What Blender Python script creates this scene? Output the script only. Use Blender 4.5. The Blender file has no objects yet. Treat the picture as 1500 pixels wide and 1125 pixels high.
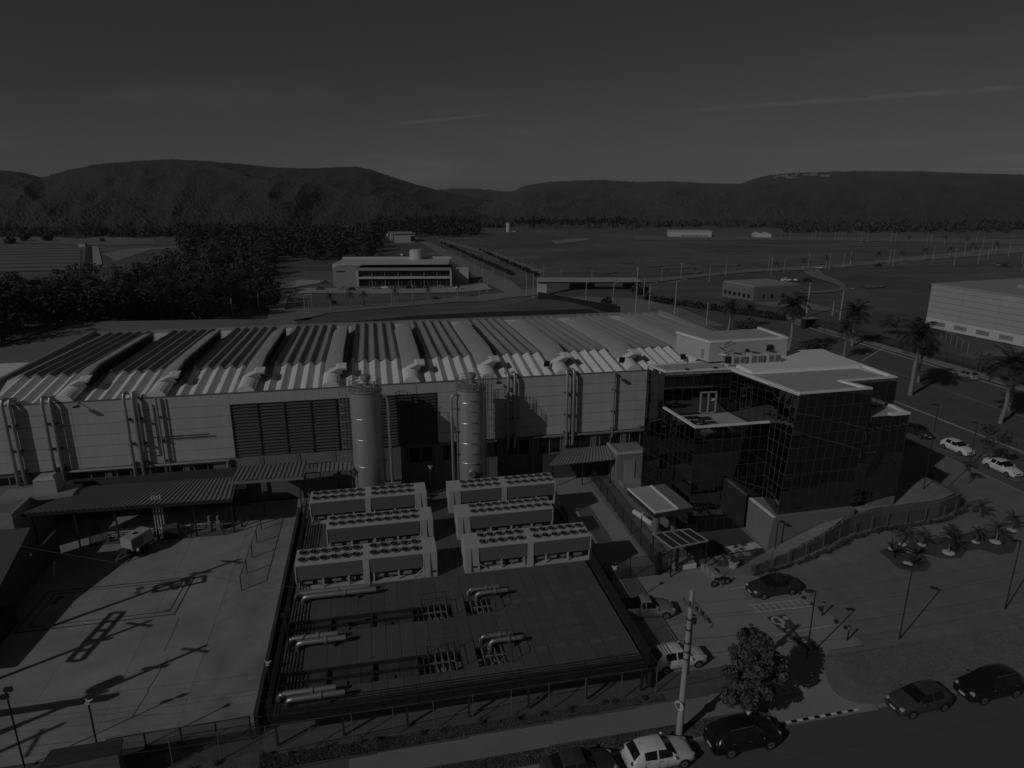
import bpy, math, random
import numpy as np
from mathutils import Vector

# ------------------------------------------------------------------ camera, sky, sun, exposure
SC = bpy.context.scene
COL = SC.collection
rnd = random.Random(11)
F, PITCH, YAW, CAM_H = 985.0, math.radians(16.0), math.radians(11.7), 32.0
cam_data = bpy.data.cameras.new("camera")
cam = bpy.data.objects.new("camera", cam_data)
COL.objects.link(cam)
cam_data.sensor_fit = 'HORIZONTAL'
cam_data.sensor_width = 36.0
cam_data.lens = 36.0 * F / 1500.0
cam_data.clip_start = 0.5
cam_data.clip_end = 30000
cam.location = (0, 0, CAM_H)
cam.rotation_euler = (math.pi / 2 - PITCH, 0, -YAW)
SC.camera = cam

SUN_EL, SUN_AZ = math.radians(32.3), math.radians(239.0)      # azimuth of the sun, clockwise from +Y
SKY_STRENGTH, SUN_STRENGTH, EXPOSURE = 0.071, 4.0, -2.53
SKY_GAIN = 1.0
world = bpy.data.worlds.new("World")
SC.world = world
world.use_nodes = True
def build_world():
    nt = world.node_tree
    N, L = nt.nodes, nt.links
    N.clear()
    out = N.new('ShaderNodeOutputWorld')
    bg = N.new('ShaderNodeBackground')
    bg.inputs['Strength'].default_value = SKY_STRENGTH
    sky = N.new('ShaderNodeTexSky')
    sky.sky_type = 'NISHITA'
    sky.sun_disc = False
    sky.sun_elevation = SUN_EL
    sky.sun_rotation = SUN_AZ
    sky.air_density = 0.6
    sky.dust_density = 0.6
    sky.ozone_density = 1.0
    bw = N.new('ShaderNodeRGBToBW')
    L.new(sky.outputs[0], bw.inputs[0])
    # thin cirrus and two old contrails, laid out by direction only
    tc = N.new('ShaderNodeTexCoord')
    def math_(op, a, b=None, c=None):
        n = N.new('ShaderNodeMath'); n.operation = op
        for i, v in enumerate((a, b, c)):
            if v is None: continue
            if isinstance(v, (int, float)): n.inputs[i].default_value = v
            else: L.new(v, n.inputs[i])
        return n.outputs[0]
    def smooth(v, lo, hi):
        n = N.new('ShaderNodeMapRange'); n.interpolation_type = 'SMOOTHSTEP'
        n.inputs['From Min'].default_value = lo; n.inputs['From Max'].default_value = hi
        L.new(v, n.inputs['Value'])
        return n.outputs[0]
    def dotv(vec):
        n = N.new('ShaderNodeVectorMath'); n.operation = 'DOT_PRODUCT'
        L.new(tc.outputs['Generated'], n.inputs[0]); n.inputs[1].default_value = vec
        return n.outputs['Value']
    mp = N.new('ShaderNodeMapping'); mp.inputs['Scale'].default_value = (1.6, 1.6, 11.0)
    mp.inputs['Rotation'].default_value = (0.03, 0.05, 0.4)
    L.new(tc.outputs['Generated'], mp.inputs[0])
    nz = N.new('ShaderNodeTexNoise'); nz.inputs['Scale'].default_value = 1.7; nz.inputs['Detail'].default_value = 7
    nz.inputs['Roughness'].default_value = 0.6
    L.new(mp.outputs[0], nz.inputs['Vector'])
    cirrus = math_('MULTIPLY', smooth(nz.outputs[0], 0.5, 0.78), 0.34)
    sep = N.new('ShaderNodeSeparateXYZ'); L.new(tc.outputs['Generated'], sep.inputs[0])
    low = smooth(sep.outputs[2], 0.32, 0.0)
    cirrus = math_('MULTIPLY', cirrus, low)
    nz2 = N.new('ShaderNodeTexNoise'); nz2.inputs['Scale'].default_value = 30; nz2.inputs['Detail'].default_value = 6
    nz2.inputs['Roughness'].default_value = 0.7
    L.new(tc.outputs['Generated'], nz2.inputs['Vector'])
    total = cirrus
    for (a, b, wid, gain, w0, w1) in CONTRAILS:
        a, b = ray(*a).normalized(), ray(*b).normalized()
        n = a.cross(b).normalized()
        along = (b - a).normalized()
        d = math_('ABSOLUTE', math_('ADD', dotv(n), math_('MULTIPLY', math_('SUBTRACT', nz2.outputs[0], 0.5), wid * 1.6)))
        line = smooth(d, wid, wid * 0.1)
        pa, pb = a.dot(along), b.dot(along)
        t = dotv(along)
        fade = math_('MULTIPLY', smooth(t, pa, pa + (pb - pa) * w0), smooth(t, pb + (pb - pa) * w1, pb))
        patch = smooth(nz2.outputs[0], 0.25, 0.6)
        total = math_('ADD', total, math_('MULTIPLY', math_('MULTIPLY', line, fade), math_('MULTIPLY', patch, gain)))
    gain = math_('ADD', total, 1.0)
    col = math_('MULTIPLY', math_('MULTIPLY', math_('POWER', bw.outputs[0], 0.8), SKY_GAIN), gain)
    L.new(col, bg.inputs['Color'])
    L.new(bg.outputs[0], out.inputs['Surface'])

def ray(x, y):
    """Direction through a point of the 1500 x 1125 photograph."""
    u = (x - 750) / F; v = (562.5 - y) / F
    cp, sp = math.cos(PITCH), math.sin(PITCH)
    dx, dy, dz = u, cp + v * sp, -sp + v * cp
    c, s = math.cos(YAW), math.sin(YAW)
    return Vector((dx * c + dy * s, -dx * s + dy * c, dz))
CONTRAILS = [((938, 167), (1500, 127), 0.0042, 0.34, 0.35, 0.6), ((560, 184), (708, 169), 0.003, 0.38, 0.5, 0.15),
             ((1000, 232), (1500, 196), 0.009, 0.06, 0.5, 0.5)]
build_world()

sun_data = bpy.data.lights.new("sun", 'SUN')
sun_data.energy = SUN_STRENGTH
sun_data.angle = math.radians(0.5)
sun_data.color = (1.0, 1.0, 1.0)                              # a black and white picture: neutral light
sun = bpy.data.objects.new("sun", sun_data)
COL.objects.link(sun)
sun_dir = Vector((-math.sin(SUN_AZ) * math.cos(SUN_EL), -math.cos(SUN_AZ) * math.cos(SUN_EL), -math.sin(SUN_EL)))
sun.rotation_euler = sun_dir.to_track_quat('-Z', 'Y').to_euler()
sun.location = (-60, -40, 120)
SC.view_settings.view_transform = 'Standard'
SC.view_settings.look = 'None'
SC.view_settings.gamma = 1.0
SC.view_settings.use_curve_mapping = False
SC.view_settings.exposure = EXPOSURE
SC.cycles.use_denoising = True
SC.cycles.max_bounces = 6
SC.cycles.diffuse_bounces = 2
SC.cycles.glossy_bounces = 3
SC.cycles.transparent_max_bounces = 8

# ------------------------------------------------------------------ helpers
def W(x, y, z=0.0):
    d = ray(x, y); t = (z - CAM_H) / d.z
    return Vector((d.x * t, d.y * t, z))
def onY(x, y, Y):
    d = ray(x, y); t = Y / d.y
    return Vector((d.x * t, Y, CAM_H + d.z * t))
def sstep(a, b, x):
    t = np.clip((x - a) / (b - a), 0, 1)
    return t * t * (3 - 2 * t)
cY, sY = math.cos(YAW), math.sin(YAW)
def terrain(x, y):
    """Height of the open country: a levelled pad near the works, lower fields beyond."""
    d = x * sY + y * cY
    t = (x * cY - y * sY) / np.maximum(d, 1.0)
    k = sstep(-0.06, 0.12, t)
    dl = d - np.interp(t, [-.31, -.08, .02], [0, 20, 28]) * np.clip((420 - d) / 200, 0, 1)
    left = np.interp(dl, [0, 162, 172, 235, 320, 420, 700, 1000, 1500], [-.15, -.15, -.9, -12, -19.5, -19, -16, -15, -14])
    right = np.interp(d, [0, 205, 250, 330, 420, 700, 1000, 1500], [-.15, -.15, -2.2, -11, -15, -16, -15, -14])
    return left * (1 - k) + right * k
def G(x, y):
    """Where the view through a photograph pixel meets the country."""
    d = ray(x, y); lo = 0.0
    L = math.hypot(d.x, d.y); t = 20.0 / L; st = 4.0 / L
    while t < 3000 / L:
        p = Vector((d.x * t, d.y * t, CAM_H + d.z * t))
        if p.z < float(terrain(p.x, p.y)): break
        t += st
    a, b = t - st, t
    for _ in range(20):
        m = (a + b) / 2
        if CAM_H + d.z * m < float(terrain(d.x * m, d.y * m)): b = m
        else: a = m
    p = Vector((d.x * b, d.y * b, 0)); p.z = float(terrain(p.x, p.y))
    return p

MATS = {}
def mat(name, v, rough=0.75, metal=0.0, noise=0.0, scale=3.0, detail=6, bump=0.0, bscale=None, vary=0.0, streak=None, spec=0.4,
        noise2=0.0, scale2=0.3, wave=None, coat=0.0, emit=None):
    """A grey procedural material: value v, mottled by two noises, varied per object."""
    if name in MATS: return MATS[name]
    m = bpy.data.materials.new(name); m.use_nodes = True
    nt = m.node_tree; N, L = nt.nodes, nt.links
    b = N['Principled BSDF']
    b.inputs['Roughness'].default_value = rough
    b.inputs['Metallic'].default_value = metal
    b.inputs['Specular IOR Level'].default_value = spec
    if coat: b.inputs['Coat Weight'].default_value = coat; b.inputs['Coat Roughness'].default_value = 0.05
    tc = N.new('ShaderNodeTexCoord')
    def nz(sc, det=detail, vec=None, ro=0.62):
        n = N.new('ShaderNodeTexNoise'); n.inputs['Scale'].default_value = sc; n.inputs['Detail'].default_value = det
        n.inputs['Roughness'].default_value = ro
        L.new(vec if vec else tc.outputs['Object'], n.inputs['Vector']); return n.outputs[0]
    def mth(op, a, bb):
        n = N.new('ShaderNodeMath'); n.operation = op
        for i, x in enumerate((a, bb)):
            if isinstance(x, (int, float)): n.inputs[i].default_value = x
            else: L.new(x, n.inputs[i])
        return n.outputs[0]
    val = None
    def add(f):
        nonlocal val
        val = f if val is None else mth('MULTIPLY', val, f)
    if noise:
        add(mth('ADD', mth('MULTIPLY', mth('SUBTRACT', nz(scale), 0.5), 2.2 * noise), 1.0))
    if noise2:
        add(mth('ADD', mth('MULTIPLY', mth('SUBTRACT', nz(scale2, 4), 0.5), 2.2 * noise2), 1.0))
    if streak:
        mp = N.new('ShaderNodeMapping'); mp.inputs['Scale'].default_value = streak[0]
        L.new(tc.outputs['Object'], mp.inputs[0])
        add(mth('ADD', mth('MULTIPLY', mth('SUBTRACT', nz(1.0, 5, mp.outputs[0]), 0.5), 2.2 * streak[1]), 1.0))
    wv = None
    if wave:
        w = N.new('ShaderNodeTexWave'); w.wave_type = 'BANDS'; w.bands_direction = wave[0]
        w.inputs['Scale'].default_value = wave[1]; w.inputs['Distortion'].default_value = 0
        L.new(tc.outputs['Object'], w.inputs['Vector']); wv = w.outputs['Fac']
        if wave[2]: add(mth('ADD', mth('MULTIPLY', mth('SUBTRACT', wv, 0.5), wave[2]), 1.0))
    if vary:
        oi = N.new('ShaderNodeObjectInfo')
        add(mth('ADD', mth('MULTIPLY', mth('SUBTRACT', oi.outputs['Random'], 0.5), 2 * vary), 1.0))
    if val is None:
        b.inputs['Base Color'].default_value = (v, v, v, 1)
    else:
        vv = mth('MULTIPLY', val, v)
        L.new(vv, b.inputs['Base Color'])
    if bump:
        bp = N.new('ShaderNodeBump'); bp.inputs['Strength'].default_value = min(1.0, bump); bp.inputs['Distance'].default_value = 0.05
        L.new(wv if (wave and bscale is None) else nz(bscale or scale * 4, 4), bp.inputs['Height'])
        L.new(bp.outputs[0], b.inputs['Normal'])
    MATS[name] = m
    return m

class MB:
    """Collects faces; build() links them as one mesh object."""
    def __init__(s): s.v = []; s.f = []
    def add(s, vs, fs):
        o = len(s.v); s.v += [tuple(p) for p in vs]; s.f += [tuple(i + o for i in f) for f in fs]; return s
    def box(s, x0, x1, y0, y1, z0, z1):
        return s.add([(x0, y0, z0), (x1, y0, z0), (x1, y1, z0), (x0, y1, z0), (x0, y0, z1), (x1, y0, z1), (x1, y1, z1), (x0, y1, z1)],
                     [(3, 2, 1, 0), (4, 5, 6, 7), (0, 1, 5, 4), (1, 2, 6, 5), (2, 3, 7, 6), (3, 0, 4, 7)])
    def cbox(s, cx, cy, z0, w, d, h, a=0.0):
        c, n = math.cos(a), math.sin(a); P = []
        for z in (z0, z0 + h):
            for ux, uy in ((-1, -1), (1, -1), (1, 1), (-1, 1)):
                px, py = ux * w / 2, uy * d / 2
                P.append((cx + px * c - py * n, cy + px * n + py * c, z))
        return s.add(P, [(3, 2, 1, 0), (4, 5, 6, 7), (0, 1, 5, 4), (1, 2, 6, 5), (2, 3, 7, 6), (3, 0, 4, 7)])
    def beam(s, p, q, w, h=None):
        """Rectangular bar from p to q."""
        h = h or w; p, q = Vector(p), Vector(q); d = (q - p).normalized()
        up = Vector((0, 0, 1)) if abs(d.z) < 0.95 else Vector((0, 1, 0))
        a = d.cross(up).normalized() * (w / 2); b = a.cross(d).normalized() * (h / 2)
        P = [p - a - b, p + a - b, p + a + b, p - a + b, q - a - b, q + a - b, q + a + b, q - a + b]
        return s.add(P, [(3, 2, 1, 0), (4, 5, 6, 7), (0, 1, 5, 4), (1, 2, 6, 5), (2, 3, 7, 6), (3, 0, 4, 7)])
    def tube(s, path, r, n=8, r2=None, cap=True):
        path = [Vector(p) for p in path]; m = len(path); P = []; Fc = []
        ref = None
        for i, p in enumerate(path):
            d = (path[min(i + 1, m - 1)] - path[max(i - 1, 0)]).normalized()
            if ref is None:
                ref = d.cross(Vector((0, 0, 1)) if abs(d.z) < 0.9 else Vector((1, 0, 0))).normalized()
            a = (ref - d * ref.dot(d)).normalized(); ref = a; b = d.cross(a)
            rr = r if r2 is None else r + (r2 - r) * i / (m - 1)
            for k in range(n):
                t = 2 * math.pi * k / n
                P.append(p + (a * math.cos(t) + b * math.sin(t)) * rr)
        for i in range(m - 1):
            for k in range(n):
                Fc.append((i * n + k, i * n + (k + 1) % n, (i + 1) * n + (k + 1) % n, (i + 1) * n + k))
        if cap:
            Fc.append(tuple(range(n - 1, -1, -1))); Fc.append(tuple((m - 1) * n + k for k in range(n)))
        return s.add(P, Fc)
    def prism(s, poly, z0, z1):
        n = len(poly)
        P = [(p[0], p[1], z0) for p in poly] + [(p[0], p[1], z1) for p in poly]
        ar = sum(poly[i][0] * poly[(i + 1) % n][1] - poly[(i + 1) % n][0] * poly[i][1] for i in range(n))
        fs = [tuple(range(n - 1, -1, -1)), tuple(range(n, 2 * n))] + [(i, (i + 1) % n, n + (i + 1) % n, n + i) for i in range(n)]
        if ar < 0: fs = [tuple(reversed(f)) for f in fs]
        return s.add(P, fs)
    def sheet(s, poly, z):
        n = len(poly)
        ar = sum(poly[i][0] * poly[(i + 1) % n][1] - poly[(i + 1) % n][0] * poly[i][1] for i in range(n))
        f = tuple(range(n))
        return s.add([(p[0], p[1], z) for p in poly], [f if ar > 0 else tuple(reversed(f))])
    def lathe(s, prof, c=(0, 0, 0), n=20, cap=True):
        P = []; Fc = []; m = len(prof)
        for (r, z) in prof:
            for k in range(n):
                t = 2 * math.pi * k / n; P.append((c[0] + r * math.cos(t), c[1] + r * math.sin(t), c[2] + z))
        for i in range(m - 1):
            for k in range(n):
                Fc.append((i * n + k, i * n + (k + 1) % n, (i + 1) * n + (k + 1) % n, (i + 1) * n + k))
        if cap:
            Fc.append(tuple(range(n - 1, -1, -1))); Fc.append(tuple((m - 1) * n + k for k in range(n)))
        return s.add(P, Fc)
    def quad(s, a, b, c, d): return s.add([a, b, c, d], [(0, 1, 2, 3)])
    def mesh(s, name, m, smooth=False):
        me = bpy.data.meshes.new(name); me.from_pydata(s.v, [], s.f); me.materials.append(m)
        if smooth:
            me.polygons.foreach_set('use_smooth', [True] * len(me.polygons))
            try: me.set_sharp_from_angle(angle=math.radians(40))
            except Exception: pass
        me.update(); return me
    def build(s, name, m, parent=None, smooth=False, world=False):
        if world and parent is not None:
            o = parent
            off = Vector((0, 0, 0))
            while o is not None: off += o.location; o = o.parent
            s.v = [(p[0] - off.x, p[1] - off.y, p[2] - off.z) for p in s.v]
        return place(s.mesh(name, m, smooth), name, parent)

def place(me, name, parent=None, loc=(0, 0, 0), rz=0.0):
    o = bpy.data.objects.new(name, me); COL.objects.link(o)
    o.location = loc; o.rotation_euler = (0, 0, rz)
    if parent is not None: o.parent = parent
    return o
def tag(o, label=None, cat=None, group=None, kind=None):
    if label: o['label'] = label
    if cat: o['category'] = cat
    if group: o['group'] = group
    if kind: o['kind'] = kind
    return o
def thing(name, label, cat, loc=(0, 0, 0), rz=0.0, group=None):
    o = bpy.data.objects.new(name, None); COL.objects.link(o)
    o.empty_display_size = 0.5
    o.location = loc; o.rotation_euler = (0, 0, rz)
    return tag(o, label, cat, group)
def structure(o): return tag(o, kind='structure')
def copy_tree(o, loc, rz=0.0, label=None, group=None, scale=None):
    def rec(src, par):
        c = src.copy(); COL.objects.link(c)
        if par is not None: c.parent = par
        for ch in list(src.children): rec(ch, c)
        return c
    r = rec(o, None); r.location = loc; r.rotation_euler = (0, 0, rz)
    if scale: r.scale = (scale,) * 3
    if label: r['label'] = label
    if group: r['group'] = group
    return r
def np_mesh(name, V, Q, m, smooth=False):
    """Fast mesh from arrays: V (n,3), Q (k,4) or (k,3)."""
    me = bpy.data.meshes.new(name); V = np.asarray(V, np.float32); Q = np.asarray(Q, np.int32); k, w = Q.shape
    me.vertices.add(len(V)); me.vertices.foreach_set('co', V.ravel())
    me.loops.add(k * w); me.loops.foreach_set('vertex_index', Q.ravel())
    me.polygons.add(k)
    me.polygons.foreach_set('loop_start', np.arange(0, k * w, w, dtype=np.int32))
    if smooth: me.polygons.foreach_set('use_smooth', np.ones(k, dtype=bool))
    me.materials.append(m); me.update(calc_edges=True); me.validate(); return me
def grid_quads(ni, nj):
    i, j = np.meshgrid(np.arange(ni - 1), np.arange(nj - 1), indexing='ij')
    a = (i * nj + j).ravel()
    return np.stack([a, a + nj, a + nj + 1, a + 1], 1)
_rs = np.random.RandomState(5)
_LAT = _rs.rand(257, 257)
def vnoise(x, y):
    xi = np.floor(x).astype(int); yi = np.floor(y).astype(int)
    fx = x - xi; fy = y - yi; fx = fx * fx * (3 - 2 * fx); fy = fy * fy * (3 - 2 * fy)
    a = _LAT[xi % 256, yi % 256]; b = _LAT[(xi + 1) % 256, yi % 256]
    c = _LAT[xi % 256, (yi + 1) % 256]; d = _LAT[(xi + 1) % 256, (yi + 1) % 256]
    return (a * (1 - fx) + b * fx) * (1 - fy) + (c * (1 - fx) + d * fx) * fy
def fbm(x, y, o=5):
    s = 0; a = 0.5
    for k in range(o): s = s + a * vnoise(x * 2 ** k + 17 * k, y * 2 ** k + 31 * k); a *= 0.5
    return s
# ------------------------------------------------------------------ materials
M_field = mat('field_grass', .130, .95, noise=.5, scale=.06, noise2=.55, scale2=.010, detail=9, bump=.5, bscale=.4, streak=((.008, .05, .02), .75))
M_lawn = mat('lawn_grass', .215, .95, noise=.28, scale=.9, noise2=.22, scale2=.14, detail=10, bump=.9, bscale=11)
M_verge = mat('verge_grass', .12, .95, noise=.45, scale=1.4, noise2=.3, scale2=.22, detail=10, bump=1., bscale=9)
M_mound = mat('mound_grass', .03, .95, noise=.5, scale=.22, noise2=.3, scale2=.05, detail=9, bump=.8, bscale=2)
M_asphalt = mat('asphalt', .112, .9, noise=.14, scale=6, noise2=.16, scale2=.15, bump=.3, bscale=40)
M_asphalt_far = mat('old_asphalt', .235, .92, noise=.16, scale=.5, noise2=.14, scale2=.05)
M_conc = mat('yard_concrete', .30, .85, noise=.13, scale=.55, noise2=.16, scale2=.09, detail=9, vary=.035, bump=.12, bscale=25)
M_conc_lot = mat('lot_concrete', .27, .85, noise=.12, scale=.7, noise2=.13, scale2=.12, detail=9, vary=.035, bump=.12, bscale=25)
M_kerb = mat('kerb_concrete', .30, .85, noise=.2, scale=2)
M_white = mat('white_paint', .72, .5, noise=.05, scale=2)
M_line = mat('road_paint', .50, .8, noise=.25, scale=3)
M_dark = mat('dark_metal', .035, .5, noise=.1, scale=4)
M_black = mat('black_paint', .02, .45)
M_dirt = mat('bare_earth', .26, .95, noise=.3, scale=.15, detail=8)
M_galv = mat('galvanised_steel', .42, .45, metal=.6, noise=.15, scale=5)
M_pole = mat('pole_concrete', .38, .85, noise=.12, scale=2.5)
M_rubber = mat('rubber', .02, .8)

# ------------------------------------------------------------------ country, hills
def build_terrain():
    d = np.concatenate([np.linspace(12, 150, 36), np.linspace(153, 470, 150), np.geomspace(474, 6000, 70)])
    t = np.linspace(-1.9, 1.9, 260)
    D, T = np.meshgrid(d, t, indexing='ij')
    X = D * sY + D * T * cY; Y = D * cY - D * T * sY
    Z = terrain(X, Y)
    V = np.stack([X, Y, Z], -1).reshape(-1, 3)
    Q = grid_quads(*D.shape)[:, ::-1]
    # the pad behind the viewpoint
    x2, y2 = np.meshgrid(np.linspace(-160, 160, 9), np.linspace(-160, 19, 8), indexing='ij')
    V2 = np.stack([x2, y2, np.full_like(x2, -.152)], -1).reshape(-1, 3)
    Q2 = grid_quads(*x2.shape) + len(V)
    V = np.vstack([V, V2]); Q = np.vstack([Q, Q2])
    o = place(np_mesh('ground', V, Q, M_field, True), 'ground'); structure(o)
build_terrain()

RIDGE = [(-420, 262), (-250, 240), (-120, 246), (0, 250), (30, 252), (62, 260), (100, 249), (140, 241), (200, 236), (250, 233), (300, 236), (350, 240), (400, 245),
         (450, 247), (490, 245), (520, 244), (545, 249), (575, 259), (610, 270), (640, 279), (675, 285), (700, 290), (740, 298), (800, 304)]
RIDGE_MID = [(540, 290), (600, 284), (640, 278), (665, 276), (700, 277), (725, 279), (748, 281), (800, 287), (860, 296)]
RIDGE_R = [(660, 300), (710, 292), (748, 281), (770, 272), (800, 266.5), (850, 264.5), (880, 263.5), (930, 266.5), (980, 265.5), (1040, 268.5), (1085, 269.5),
           (1105, 262), (1125, 257), (1160, 253.5), (1250, 250.5), (1350, 251), (1420, 254), (1500, 256), (1620, 254), (1800, 262), (2000, 280)]
def hills(name, ridge, d0, d1, nt, nd, amp, seed, label_bump, m, foot=None, p=1.15):
    """A wooded massif: a height field from its foot at d0 to its crest at d1, roughened with tree crowns."""
    rt, re = [], []
    for x, y in ridge:
        r = ray(x, y); cy_ = r.x * sY + r.y * cY; cx_ = r.x * cY - r.y * sY
        rt.append(cx_ / cy_); re.append(r.z / cy_)
    tt = np.linspace(rt[0], rt[-1], nt); s = np.concatenate([np.linspace(0, 1, nd), np.linspace(1.01, 1.25, 8)])
    S, T = np.meshgrid(s, tt, indexing='ij')
    E_ = np.interp(T, rt, re)
    crest = d1 * (1 + .10 * (fbm(T * 5 + seed, T * 0, 3) - .5))
    f0 = d0 if foot is None else np.interp(T, foot[0], foot[1])
    D = f0 + (crest - f0) * S
    zr = CAM_H + E_ * crest
    X = D * sY + D * T * cY; Y = D * cY - D * T * sY
    zb = terrain(X, Y) - 1.0
    sc = np.clip(S, 0, 1)
    prof = sc ** p
    Z = zb + (zr - zb) * prof
    spur = np.abs(fbm(T * 6 + seed + sc * .9, sc * 1.2 + seed, 3) - .47) * 2
    spur2 = np.abs(fbm(T * 17 + seed * 2 - sc * 1.5, sc * 2.4, 3) - .47) * 2
    Z -= (spur * 1.0 + spur2 * .45 - .25) * amp * (sc * (1 - sc) * 4) ** .8
    Z = np.where(S > 1, Z - (S - 1) * 320, Z)
    rs = np.random.RandomState(int(seed * 10))
    crown = rs.rand(*Z.shape)
    crown = .34 * crown + .33 * np.roll(crown, 1, 1) + .33 * np.roll(crown, 1, 0); crown = .8 * (crown - .5) + .5 + .25 * (fbm(T * 130 + seed, S * 40, 2) - .37)
    Z += (crown - .5) * label_bump * np.minimum(1, sc * 12 + .1)
    V = np.stack([X, Y, Z], -1).reshape(-1, 3)
    o = place(np_mesh(name, V, grid_quads(*D.shape)[:, ::-1], m, False), name); structure(o)
    return V.reshape(*D.shape, 3), T
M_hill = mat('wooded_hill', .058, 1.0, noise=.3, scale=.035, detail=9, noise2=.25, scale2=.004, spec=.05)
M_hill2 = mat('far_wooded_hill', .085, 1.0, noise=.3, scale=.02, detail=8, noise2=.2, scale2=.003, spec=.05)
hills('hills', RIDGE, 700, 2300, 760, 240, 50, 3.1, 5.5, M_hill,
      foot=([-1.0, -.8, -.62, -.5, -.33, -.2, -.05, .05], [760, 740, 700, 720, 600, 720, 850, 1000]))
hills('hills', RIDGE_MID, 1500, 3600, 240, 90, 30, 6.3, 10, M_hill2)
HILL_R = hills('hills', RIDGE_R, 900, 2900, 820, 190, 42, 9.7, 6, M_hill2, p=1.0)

def strip(name, left, right, m, lift=.08, n=14, k=3, flat=None):
    """A band of ground between two edges traced on the ground."""
    def resample(pts):
        P = [(G(*p) if flat is None else W(p[0], p[1], flat)) for p in pts]
        L = [0]
        for i in range(1, len(P)): L.append(L[-1] + (P[i] - P[i - 1]).length)
        return [Vector([np.interp(L[-1] * j / n, L, [q[c] for q in P]) for c in range(3)]) for j in range(n + 1)]
    A, B = resample(left), resample(right); V = []
    for a, b in zip(A, B):
        for j in range(k + 1):
            p = a.lerp(b, j / k); z = (float(terrain(p.x, p.y)) if flat is None else flat) + lift
            V.append((p.x, p.y, z))
    Q = grid_quads(n + 1, k + 1)
    p0, p1, p2 = Vector(V[Q[0][0]]), Vector(V[Q[0][1]]), Vector(V[Q[0][2]])
    if (p1 - p0).cross(p2 - p0).z < 0: Q = Q[:, ::-1]
    o = place(np_mesh(name, V, Q, m, True), name); return structure(o)
M_bright = mat('pale_paving', .36, .9, noise=.12, scale=.2)
# far roads, tracks and fields
strip('road', [(395, 454.5), (515, 449), (579, 444), (640, 437.5), (700, 432), (760, 426), (800, 420)], [(380, 474), (448, 462), (530, 455), (600, 449), (670, 442.5), (750, 435.7), (792, 432)], M_asphalt_far, .25, 40)
strip('road', [(604, 350), (627, 362), (676, 392), (723, 421), (760, 432)], [(610, 349), (637, 358.5), (690, 385), (750, 412), (795, 430)], M_asphalt_far, .3, 40)
strip('road', [(640, 352), (720, 374), (790, 402)], [(646, 351), (728, 371.5), (800, 398)], M_asphalt_far, .3, 30)
strip('road', [(930, 410), (1000, 404.5), (1100, 394.5), (1215, 389), (1300, 380.5), (1400, 370), (1500, 361), (1600, 353)],
      [(930, 415), (1000, 409), (1100, 399), (1215, 394), (1300, 386), (1400, 378), (1500, 370), (1600, 362)], M_asphalt_far, .3, 60)
strip('road', [(1176, 397), (1185, 405), (1215, 414), (1232, 424), (1212, 427), (1172, 427.5)], [(1200, 395), (1206, 403), (1233, 413), (1240, 425), (1220, 429.5), (1172, 431)], M_asphalt_far, .3, 30)
strip('driveway', [(388, 458), (398, 440), (412, 418), (440, 410)], [(417, 456), (420, 440), (432, 421), (490, 412)], M_bright, .3, 30)
strip('car_park', [(412, 432), (450, 430), (560, 431), (665, 429), (720, 424)], [(420, 426), (450, 422), (560, 424), (665, 421), (710, 415)], M_bright, .3, 30)
strip('footpath', [(150, 372), (180, 366), (215, 363), (262, 361)], [(170, 383), (195, 375), (222, 366), (262, 363)], M_dirt, .3, 20)
strip('meadow', [(-60, 341), (60, 338), (150, 345), (226, 352)], [(-60, 357), (60, 357), (150, 360), (232, 358)], mat('meadow_grass', .19, .95, noise=.25, scale=.05), .35, 30)
strip('meadow', [(268, 357), (300, 348), (362, 338)], [(290, 362), (330, 359), (368, 354)], MATS['meadow_grass'], .5, 20)
strip('field', [(-60, 358), (60, 358), (118, 364)], [(-60, 400), (60, 398), (118, 396)], mat('ploughed_field', .16, .95, noise=.2, scale=.1, wave=('Y', .0126, .7)), .35, 30)
strip('bare_ground', [(808, 354), (835, 350), (862, 349)], [(815, 358), (840, 355), (862, 352)], M_dirt, .35, 10)
strip('field', [(930, 346), (1100, 347), (1300, 348), (1500, 351)], [(930, 352), (1100, 352), (1300, 354), (1500, 359)], MATS['meadow_grass'], .35, 30)
# bright patches of dry grass in the big field
for (x0, y0, x1, y1) in ((870, 399, 905, 402), (945, 389, 985, 391.5), (960, 392, 1010, 395), (1030, 388, 1085, 391), (905, 385, 930, 387), (985, 399, 1030, 402), (1260, 419, 1300, 423)):
    strip('dry_grass', [(x0, y0), (x1, y0 - 1)], [(x0 + 8, y1), (x1 - 6, y1 - 1)], mat('dry_grass', .16, .95, noise=.5, scale=.1), .35, 8)

# pad behind the works, grass mound
o = MB().sheet([(p.x, p.y) for p in [W(*q, -.06) for q in ((-70, 600), (-120, 510), (0, 493), (40, 483), (85, 474.5), (130, 471), (230, 469.5), (330, 467.5), (430, 468.5))]] + [(2, 102.6), (-38.9, 102.6), (-38.9, 60)], -.06).build('paved_yard', mat('worn_paving', .20, .9, noise=.12, scale=.4, noise2=.15, scale2=.05)); structure(o)
def mound():
    x, y = np.meshgrid(np.linspace(-22, 62, 60), np.linspace(103, 186, 50), indexing='ij')
    e = np.minimum.reduce([(x + 22) / 8, (62 - x) / 14, (y - 103) / 6, (186 - y + .35 * np.minimum(0, x - 10)) / 40]); e = np.clip(e, 0, 1)
    e = e * e * (3 - 2 * e)
    z = terrain(x, y) + .05 + e * (.8 + .7 * (fbm(x * .05, y * .05, 4) - .5)) * (1 - .85 * sstep(26, 50, x)) - (1 - np.minimum(1, e * 30)) * .3
    structure(place(np_mesh('grass_mound', np.stack([x, y, z], -1).reshape(-1, 3), grid_quads(*x.shape), M_mound, True), 'grass_mound'))
mound()
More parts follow.
